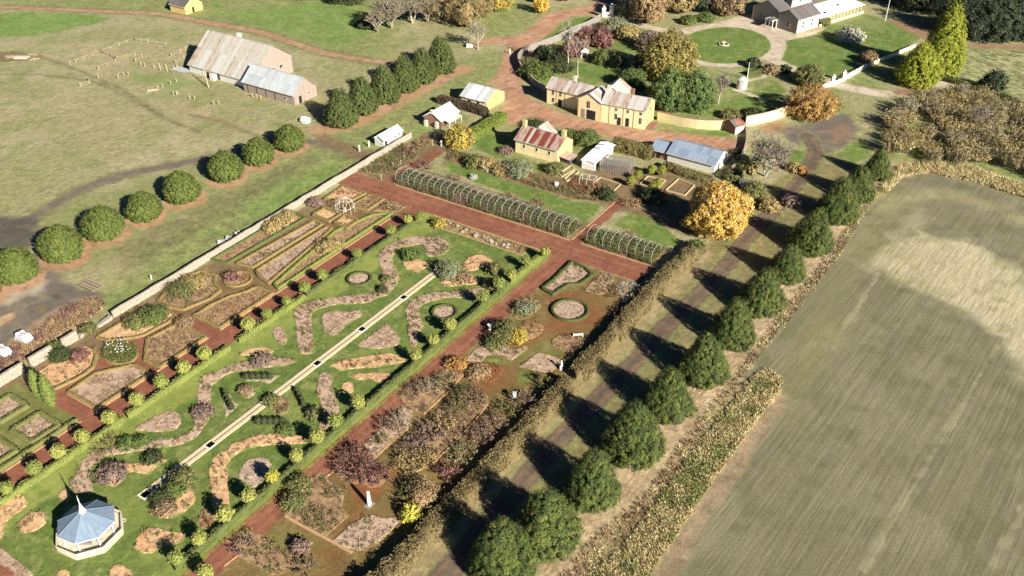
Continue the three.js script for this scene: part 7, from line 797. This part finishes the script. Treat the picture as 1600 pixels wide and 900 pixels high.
// timber cold frames, cage and posts
{ const bx = (label, pts, n) => { const t = thing('timber_frame_bed', label, 'raised bed'); const P = PX(pts); for (let i = 0; i < P.length; i++) { const a = P[i], b = P[(i + 1) % P.length], d = b.clone().sub(a).normalize().multiplyScalar(0.14); mesh('board', slab([[a.x + d.z, 0.28, a.z - d.x], [a.x - d.z, 0.28, a.z + d.x], [b.x - d.z, 0.28, b.z + d.x], [b.x + d.z, 0.28, b.z - d.x]], 0.27), MT.timber, t); } };
  bx('cream timber frame bed stepping down from the cottage lean-to', [[873, 272], [878, 277], [898, 264], [892, 259]]); bx('lower cream timber frame bed beside the cottage steps', [[882, 280], [886, 284], [904, 269], [899, 265]]); bx('timber-edged vegetable bed under the slatted shade house', [[925, 288], [938, 278], [970, 288], [958, 300]]); bx('timber-edged vegetable bed in the shadow of the golden tree', [[1040, 298], [1060, 280], [1085, 290], [1070, 306]]); bx('timber-edged bed among the clipped balls', [[1000, 288], [1012, 276], [1040, 282], [1028, 296]]);
  const p = G(905, 288), t = thing('vegetable_cage', 'open timber-framed vegetable cage beside the white shed', 'cage', [p.x, 0, p.z], AZ(112)); for (const x of [0, 2, 4]) for (const z of [0, -2.6]) mesh('post', boxG(x - 0.05, x + 0.05, 0, 1.9, z - 0.05, z + 0.05), MT.frame, t); for (const z of [0, -2.6]) mesh('rail', boxG(-0.05, 4.05, 1.903, 1.98, z - 0.05, z + 0.05), MT.frame, t); for (const x of [0, 2, 4]) mesh('rail', boxG(x - 0.05, x + 0.05, 1.983, 2.05, -2.65, 0.05), MT.frame, t); const q = G(869, 292), s = thing('white_ball_tank', 'round white ball-shaped tank at the cottage border', 'tank', [q.x, 0, q.z]); mesh('ball', new THREE.SphereGeometry(0.65, 14, 10).translate(0, 0.85, 0), MT.white, s); mesh('foot', new THREE.CylinderGeometry(0.4, 0.5, 0.3, 10).translate(0, 0.15, 0), MT.greyw, s); }
// ---- thicket between the crop field and the stubble field
{ const spots = []; R = rng(515); const poly = PX([[1378, 215], [1400, 175], [1440, 158], [1500, 150], [1560, 165], [1610, 190], [1640, 240], [1640, 285], [1580, 278], [1500, 262], [1440, 256], [1395, 252]]); const [x0, x1, z0, z1] = bounds(poly); let tries = 0; while (spots.length < 70 && tries++ < 4000) { const x = rr(x0, x1), z = rr(z0, z1); if (inside(poly, x, z) && spots.every((s) => Math.hypot(s[0] - x, s[1] - z) > 3.1)) spots.push([x, z]); }
  const protos = [LC([172, 154, 112], [158, 142, 100], [186, 168, 126], [146, 134, 92]), LC([186, 164, 108], [174, 154, 100], [196, 176, 120], [156, 142, 92]), LC([168, 154, 118], [152, 138, 104], [182, 166, 130], [140, 132, 94])].map((cols, v) => { const w = new FB(), f = new FB(); R = rng(520 + v); for (let k = 0; k < 40; k++) { const a = R() * 6.283, e = Math.sqrt(R()), q = V(Math.cos(a) * e * 1.4, 0, Math.sin(a) * e * 1.4), d = V(Math.cos(a) * e * 1.9, 4.6 * (1.1 - 0.35 * e) * (0.75 + 0.4 * R()), Math.sin(a) * e * 1.9), c = pick(TB, 0.2); w.tube(q, q.clone().addScaledVector(d, 0.6), 0.06, 0.04, c, 3); for (let j = 0; j < 7; j++) { const s = q.clone().addScaledVector(d, 0.3 + 0.6 * R()), t = d.clone().multiplyScalar(0.2 + 0.2 * R()).add(V((R() - 0.5) * 1.4, (R() - 0.3) * 0.8, (R() - 0.5) * 1.4)); w.blade(s.x, s.y, s.z, t.x, t.y, t.z, 0.06, pick(v === 2 ? TW : TB, 0.25)); const base = pick(cols, 0.2); for (let l = 0; l < 3; l++) w.blade(s.x, s.y, s.z, rr(-0.6, 0.6), rr(0.5, 1.5), rr(-0.6, 0.6), 0.045, pick(cols, 0.25)); for (let l = 0; l < 2; l++) { const g = 0.3 + 0.8 * R(); f.leaf(s.x + t.x * g + rr(-0.2, 0.2), s.y + t.y * g + rr(-0.2, 0.2), s.z + t.z * g + rr(-0.2, 0.2), t.x, 0.7, t.z, 0.14 + 0.08 * R(), base.map((b) => b * rr(0.8, 1.2))); } } } return [w.geo(), f.geo()]; });
  spots.forEach(([x, z], i) => { const k = R() < 0.45 ? 0 : R() < 0.6 ? 1 : 2, t = thing('thicket_bush', ['khaki brushwood bush in the thicket beside the stubble field', 'golden brushwood bush in the thicket beside the stubble field', 'greyish brushwood bush in the thicket beside the stubble field'][k], 'bush', [x, 0, z], R() * 6, 'bushes of the thicket'); t.scale.set(rr(0.9, 1.35), rr(0.6, 1.0), rr(0.9, 1.35)); mesh('stems', protos[k][0], twigMat, t); mesh('foliage', protos[k][1], leafMat, t); });
  bare('grey bare tree standing up out of the thicket', 1522, 205, 11, TW, { r: 0.2, spread: 0.6, kids: 4, levels: 4, twigs: 4 }); bare('smaller grey bare tree at the thicket top by the cypress', 1500, 160, 8, TW, { r: 0.16, spread: 0.7, kids: 4, levels: 3, twigs: 6 }); }
for (const [u, v, r, h, k, l] of [[1240, 268, 2.2, 1.4, 'khaki', 'khaki bush beside the drive bend'], [1252, 272, 1.4, 1.6, 'orange', 'orange bush at the drive bend bank'], [1175, 310, 3, 3.4, 'olive', 'olive bush right of the golden tree'], [1200, 330, 2.4, 2.2, 'khaki', 'khaki bush in the shade by the drive'], [1236, 322, 2, 2, 'purple', 'reddish twiggy bush among the conifer shadows'], [1158, 262, 2.6, 2, 'olive', 'olive bush under the bare trees'], [1145, 282, 2.6, 2.2, 'olive', 'olive bush behind the golden tree']]) shrub('shrub', l, u, v, r, h, k, { leaf: 0.22, twig: 0.6 });
{ const p = G(1152, 297), t = thing('dark_water_tank', 'low dark grey roofed pit behind the golden tree', 'tank', [p.x, 0, p.z], AZ(110)); mesh('cover', slab([[0, 1.0, 0], [5.2, 1.0, 0], [5.2, 1.5, -4], [0, 1.5, -4]], 0.1), MT.slate[1], t); mesh('wall', boxG(0.2, 5, 0, 0.88, -3.8, -0.2), MT.dark, t); }
{ const p = G(1150, 238), t = thing('brush_heap', 'round dark heap of cut brushwood beside the pale wall', 'brush heap', [p.x, 0, p.z]); R = rng(606); const f = new FB(); for (let k = 0; k < 500; k++) { const a = R() * 6.283, e = Math.sqrt(R()) * 1.7; f.blade(Math.cos(a) * e, (1 - e / 2) * R() * 1.3, Math.sin(a) * e, rr(-1, 1), rr(-0.1, 0.5), rr(-1, 1), 0.05, pick(LC([82, 74, 62], [66, 60, 50], [98, 88, 74]), 0.2)); } mesh('twigs', f.geo(), twigMat, t); }
// ---- tussocks: pale clumps in the strip and along the field edge
{ R = rng(700); const mk = (P, n, h, w, colsets, label, fine) => { const f = new FB(), [x0, x1, z0, z1] = bounds(P); let k = 0, tr = 0; while (k < n && tr++ < n * 12) { const x = rr(x0, x1), z = rr(z0, z1); if (!inside(P, x, z)) continue; k++; const cols = colsets[N(x * 0.4, z * 0.4) > 0.62 ? 1 : 0], hh = h * (0.5 + 0.8 * R()), lean = rr(-0.3, 0.3) - 0.5, c = pick(cols, 0.16); for (let m = 0; m < fine; m++) { const a = R() * 6.283, s = hh * (0.2 + 0.5 * R()); f.blade(x + Math.cos(a) * w, 0, z + Math.sin(a) * w, Math.cos(a) * s + lean * hh * 0.5, hh * (0.55 + 0.5 * R()), Math.sin(a) * s + hh * 0.2, 0.1, c.map((q) => q * rr(0.85, 1.15))); } } const m = top('tussock_grass', f.geo(), twigMat, label, 'grass'); m.userData.kind = 'stuff'; return m; };
  const pale = LC([222, 206, 150], [208, 190, 132], [228, 214, 166], [190, 172, 116]), gr = LC([142, 150, 78], [154, 158, 88], [206, 196, 138]), sb = LC([186, 158, 118], [170, 138, 104], [150, 120, 90]);
  mk(PX([[905, 925], [985, 845], [1060, 740], [1120, 660], [1175, 592], [1198, 576], [1222, 590], [1218, 610], [1150, 700], [1080, 800], [1010, 905]]), 3400, 0.62, 0.22, [pale, gr], 'tall pale tussock grass strip between the conifers and the stubble field', 11);
  mk(PX([[1362, 312], [1384, 282], [1408, 258], [1450, 252], [1520, 262], [1580, 282], [1660, 310], [1660, 326], [1580, 302], [1520, 284], [1450, 270], [1412, 274], [1380, 306]]), 1300, 1.1, 0.3, [pale, pale], 'straw-coloured tussock rim around the top of the stubble field', 11);
  mk(PX([[850, 935], [940, 830], [1010, 772], [1080, 672], [1150, 588], [1225, 484], [1300, 390], [1350, 322], [1366, 310], [1310, 405], [1240, 492], [1180, 566], [1100, 680], [1040, 770], [930, 900]]), 3600, 0.45, 0.2, [sb, pale], 'dry straw litter along the foot of the conifer row', 7);
  mk(PX([[20, 540], [60, 515], [110, 478], [150, 466], [166, 478], [120, 512], [60, 552], [-10, 592], [-10, 560]]), 900, 0.9, 0.25, [sb, LC([140, 104, 96], [158, 122, 108], [120, 90, 80])], 'tangled pinkish dead stalks beside the ash yard', 12); }
// ---- stock yard: posts and rails
{ const post = (u, v, h = 1.2) => { const p = G(u, v), t = thing('yard_post', 'weathered pale fence post standing alone in the stock yard', 'post', [p.x, 0, p.z], u, 'stock yard posts'); mesh('post', boxG(-0.12, 0.12, 0, h, -0.12, 0.12), MT.pole, t); mesh('post_top', new THREE.ConeGeometry(0.16, 0.12, 4).rotateY(0.785).translate(0, h + 0.06, 0), MT.pole, t); };
  const Z = (x, y) => [x / 5.625, 60 + y / 5.625]; for (const [x, y] of [[620, 235], [865, 350], [1040, 352], [1085, 325], [1130, 322], [1355, 262], [1400, 245], [1410, 280], [1240, 238], [1275, 248], [1430, 430], [1390, 450], [1500, 405], [1550, 380], [1525, 495], [1560, 495], [1460, 255], [1470, 290]]) post(...Z(x, y)); for (const [u, v] of [[297, 155], [304, 155], [334, 164], [342, 163], [276, 148], [318, 118], [272, 108], [277, 106]]) post(u, v);
  const rails = (label, pts, h = 1.1) => { const P = PX(pts), t = thing('yard_fence', label, 'fence'); P.forEach((p, i) => { mesh('post', boxG(p.x - 0.13, p.x + 0.13, 0, h + 0.15, p.z - 0.13, p.z + 0.13), MT.pole, t); if (i) { const a = P[i - 1], L = a.distanceTo(p), n = Math.max(1, Math.round(L / 4)); for (let k = 1; k < n; k++) { const q = a.clone().lerp(p, k / n); mesh('post', boxG(q.x - 0.09, q.x + 0.09, 0, h, q.z - 0.09, q.z + 0.09), MT.pole, t); } for (const y of [0.4, 0.85]) { const f = new FB(); f.tube(V(a.x, y, a.z), V(p.x, y, p.z), 0.09, 0.08, [1, 1, 1], 5); mesh('rail', f.geo(), MT.pole, t); } } }); };
  const zz = (a) => a.map(([x, y]) => Z(x, y)); rails('longest post-and-rail fence of the stock yard with a stout end post', zz([[668, 215], [890, 125], [1050, 65], [1180, 15]])); rails('stepped post-and-rail fence in the middle of the stock yard', zz([[868, 272], [1020, 205], [1020, 190], [1190, 155], [1250, 165], [1195, 205]])); rails('farthest post-and-rail fence of the stock yard', zz([[1180, 15], [1300, 35], [1460, 60]])); rails('short cross fence tying the long rails to the stepped one', zz([[890, 125], [950, 145], [1020, 190]])); rails('small broken rail frame at the edge of the stock yard', zz([[708, 420], [790, 395], [780, 372]]), 0.9); rails('fence rails running to the dark end of the barn', [[268, 88], [282, 82], [298, 72]]); rails('lower fence rails beside the dark end of the barn', [[275, 99], [288, 92], [296, 86]]); rails('white gate rails in front of the long shed', [[395, 152], [402, 153], [408, 155]], 1.2);
  { const p = G(284, 110), t = thing('sheet_iron_stack', 'stack of grey roofing iron lying beside the barn', 'iron stack', [p.x, 0, p.z], AZ(118)); for (let k = 0; k < 4; k++) mesh('sheet', slab([[k * 0.3 - 4, 0.1 + k * 0.08, 1.2 - k * 0.1], [k * 0.2 + 3, 0.1 + k * 0.08, 1.2 - k * 0.1], [k * 0.2 + 3, 0.16 + k * 0.08, -1.6], [k * 0.3 - 4, 0.16 + k * 0.08, -1.6]], 0.05), MT.zinc[k % 3], t); }
  { const p = G(238, 142), t = thing('feed_trough', 'pale feed trough lying by the stock yard posts', 'trough', [p.x, 0, p.z], 0.4); mesh('body', boxG(-1.6, 1.6, 0.1, 0.55, -0.3, 0.3), MT.pole, t); mesh('foot', boxG(-1.4, -1.1, 0, 0.098, -0.35, 0.35), MT.pole, t); mesh('foot', boxG(1.1, 1.4, 0, 0.098, -0.35, 0.35), MT.pole, t); }
  { const p = G(33, 90), t = thing('rubble_pile', 'pale slabs and broken timbers around a dirt hollow in the pasture', 'rubble', [p.x, 0, p.z]); R = rng(33); for (let k = 0; k < 7; k++) { const a = rr(-0.9, 0.9); const g = boxG(-1.6, 1.6, 0, 0.2, -0.14, 0.14).rotateY(a).translate(rr(-6, 6), rr(0, 0.2), rr(-3, 3)); mesh('timber', g, MT.pole, t); } mesh('slab', boxG(-2, 2.6, 0.02, 0.35, -1, 1.4), MT.cream, t); }
  { const p = G(326, 137), t = thing('leaning_pole', 'tall pale pole propped against the barn eave', 'pole', [p.x, 0, p.z]); const f = new FB(); f.tube(V(0, 0, 0), V(-1.2, 6.2, -2.2), 0.22, 0.16, [1, 1, 1], 6); mesh('pole', f.geo(), MT.pole, t); const f2 = new FB(); f2.tube(V(-0.9, 4.9, -1.7), V(0.9, 4.6, -1.6), 0.1, 0.1, [1, 1, 1], 5); mesh('cross_arm', f2.geo(), MT.pole, t); } }
// ---- small farm things
{ const p = G(471, 192), t = thing('white_box_hut', 'little white box with a pitched lid beside the long shed', 'box', [p.x, 0, p.z], AZ(110)); gable(t, { L: 1.6, W: 1.2, ef: 0.8, ridge: 1.15, wall: MT.whitew, roof: MT.white, sheet: 1.2, over: 0.15 }); }
for (const [u, v, l] of [[33, 534, 'white tarpaulin-covered heap beside the dead stalks'], [0, 556, 'white tarpaulin-covered heap at the picture edge']]) { const p = G(u, v), t = thing('covered_heap', l, 'tarpaulin'); t.position.set(p.x, 0, p.z); t.rotation.y = AZ(122); const g = new THREE.BoxGeometry(3.4, 1.5, 2.2, 10, 5, 8).translate(0, 0.75, -0.8), a = g.attributes.position; for (let i = 0; i < a.count; i++) { const y = a.getY(i), s = 1 - 0.28 * (y / 1.5); a.setXYZ(i, a.getX(i) * s, y * (0.9 + 0.25 * N(a.getX(i) * 1.3 + 4, a.getZ(i) * 1.3 + 2)), (a.getZ(i) + 0.8) * s - 0.8); } g.computeVertexNormals(); mesh('tarpaulin', g, M([226, 224, 226], 0.6), t); mesh('timber_weight', boxG(-1.2, 1.2, 1.62, 1.74, -0.86, -0.7), MT.pole, t); }
{ const p = G(142, 446), t = thing('plank_stack', 'stack of weathered planks on the grass by the round trees', 'planks', [p.x, 0, p.z], AZ(122)); R = rng(9); for (let k = 0; k < 12; k++) mesh('plank', boxG(-2.6 + rr(-0.3, 0.3), 2.6 + rr(-0.3, 0.3), 0.03 + (k % 2) * 0.12, 0.13 + (k % 2) * 0.12, -1.5 + k * 0.26, -1.28 + k * 0.26), [MT.weather, MT.pole, MT.brownb][k % 3], t); }
{ R = rng(55); for (const [u, v, l] of [[346, 380, 'rusty harrow lying by the stone wall, nearest the gate post'], [358, 374, 'grey plough lying by the stone wall'], [372, 366, 'bent rusty implement leaning at the stone wall']]) { const p = G(u, v), t = thing('old_implement', l, 'implement', [p.x, 0, p.z], u); const f = new FB(); for (let k = 0; k < 9; k++) f.tube(V(rr(-0.9, 0.9), rr(0.05, 0.3), rr(-0.6, 0.6)), V(rr(-0.9, 0.9), rr(0.3, 0.9), rr(-0.6, 0.6)), 0.06, 0.05, [1, 1, 1], 4); mesh('frame', f.geo(), M([126, 112, 104], 0.8), t); mesh('disc', new THREE.CylinderGeometry(0.5, 0.5, 0.05, 16).rotateX(1.1).translate(0.4, 0.4, 0), MT.greyw, t); mesh('share', slab([[-0.9, 0.2, 0.5], [0.3, 0.2, 0.5], [0.1, 0.7, -0.5], [-0.8, 0.7, -0.5]], 0.05), MT.zinc[2], t); } }
{ const p = G(733, 74), t = thing('beehive_box', 'white box hives under the stumpy bare tree', 'hive', [p.x, 0, p.z]); for (const x of [-0.9, 0.5]) { mesh('hive_body', boxG(x, x + 1.1, 0.1, 1.2, -0.6, 0.5), MT.white, t); mesh('hive_lid', boxG(x - 0.06, x + 1.16, 1.203, 1.34, -0.66, 0.56), MT.zinc[0], t); } }
for (const [u, v, l] of [[562, 236, 'white timber gate post at the garden corner, left of the track'], [577, 229, 'white timber gate post at the garden corner, right of the track'], [690, 229, 'white post at the far end of the flower border'], [797, 84, 'white roadside post at the road fork']]) { const p = G(u, v), t = thing('gate_post', l, 'post', [p.x, 0, p.z]); mesh('post', boxG(-0.18, 0.18, 0, 1.7, -0.18, 0.18), MT.frame, t); mesh('post_cap', boxG(-0.24, 0.24, 1.703, 1.8, -0.24, 0.24), MT.frame, t); }
for (const [x, y] of [[690, 380], [800, 310], [560, 470], [650, 440], [420, 610], [1020, 210]]) { const p = G(540 + x / 7.5, 200 + y / 7.5), t = thing('border_post', 'cream rose post standing in the flower border by the stone wall', 'post', [p.x, 0, p.z], 0, 'rose posts of the flower border'); mesh('post', boxG(-0.07, 0.07, 0, 1.6, -0.07, 0.07), MT.pole, t); mesh('cap', boxG(-0.1, 0.1, 1.603, 1.66, -0.1, 0.1), MT.frame, t); }
bakeZones();
scene.traverse((o) => { if (o.isMesh) { o.castShadow = true; o.receiveShadow = true; } });
renderer.render(scene, camera);
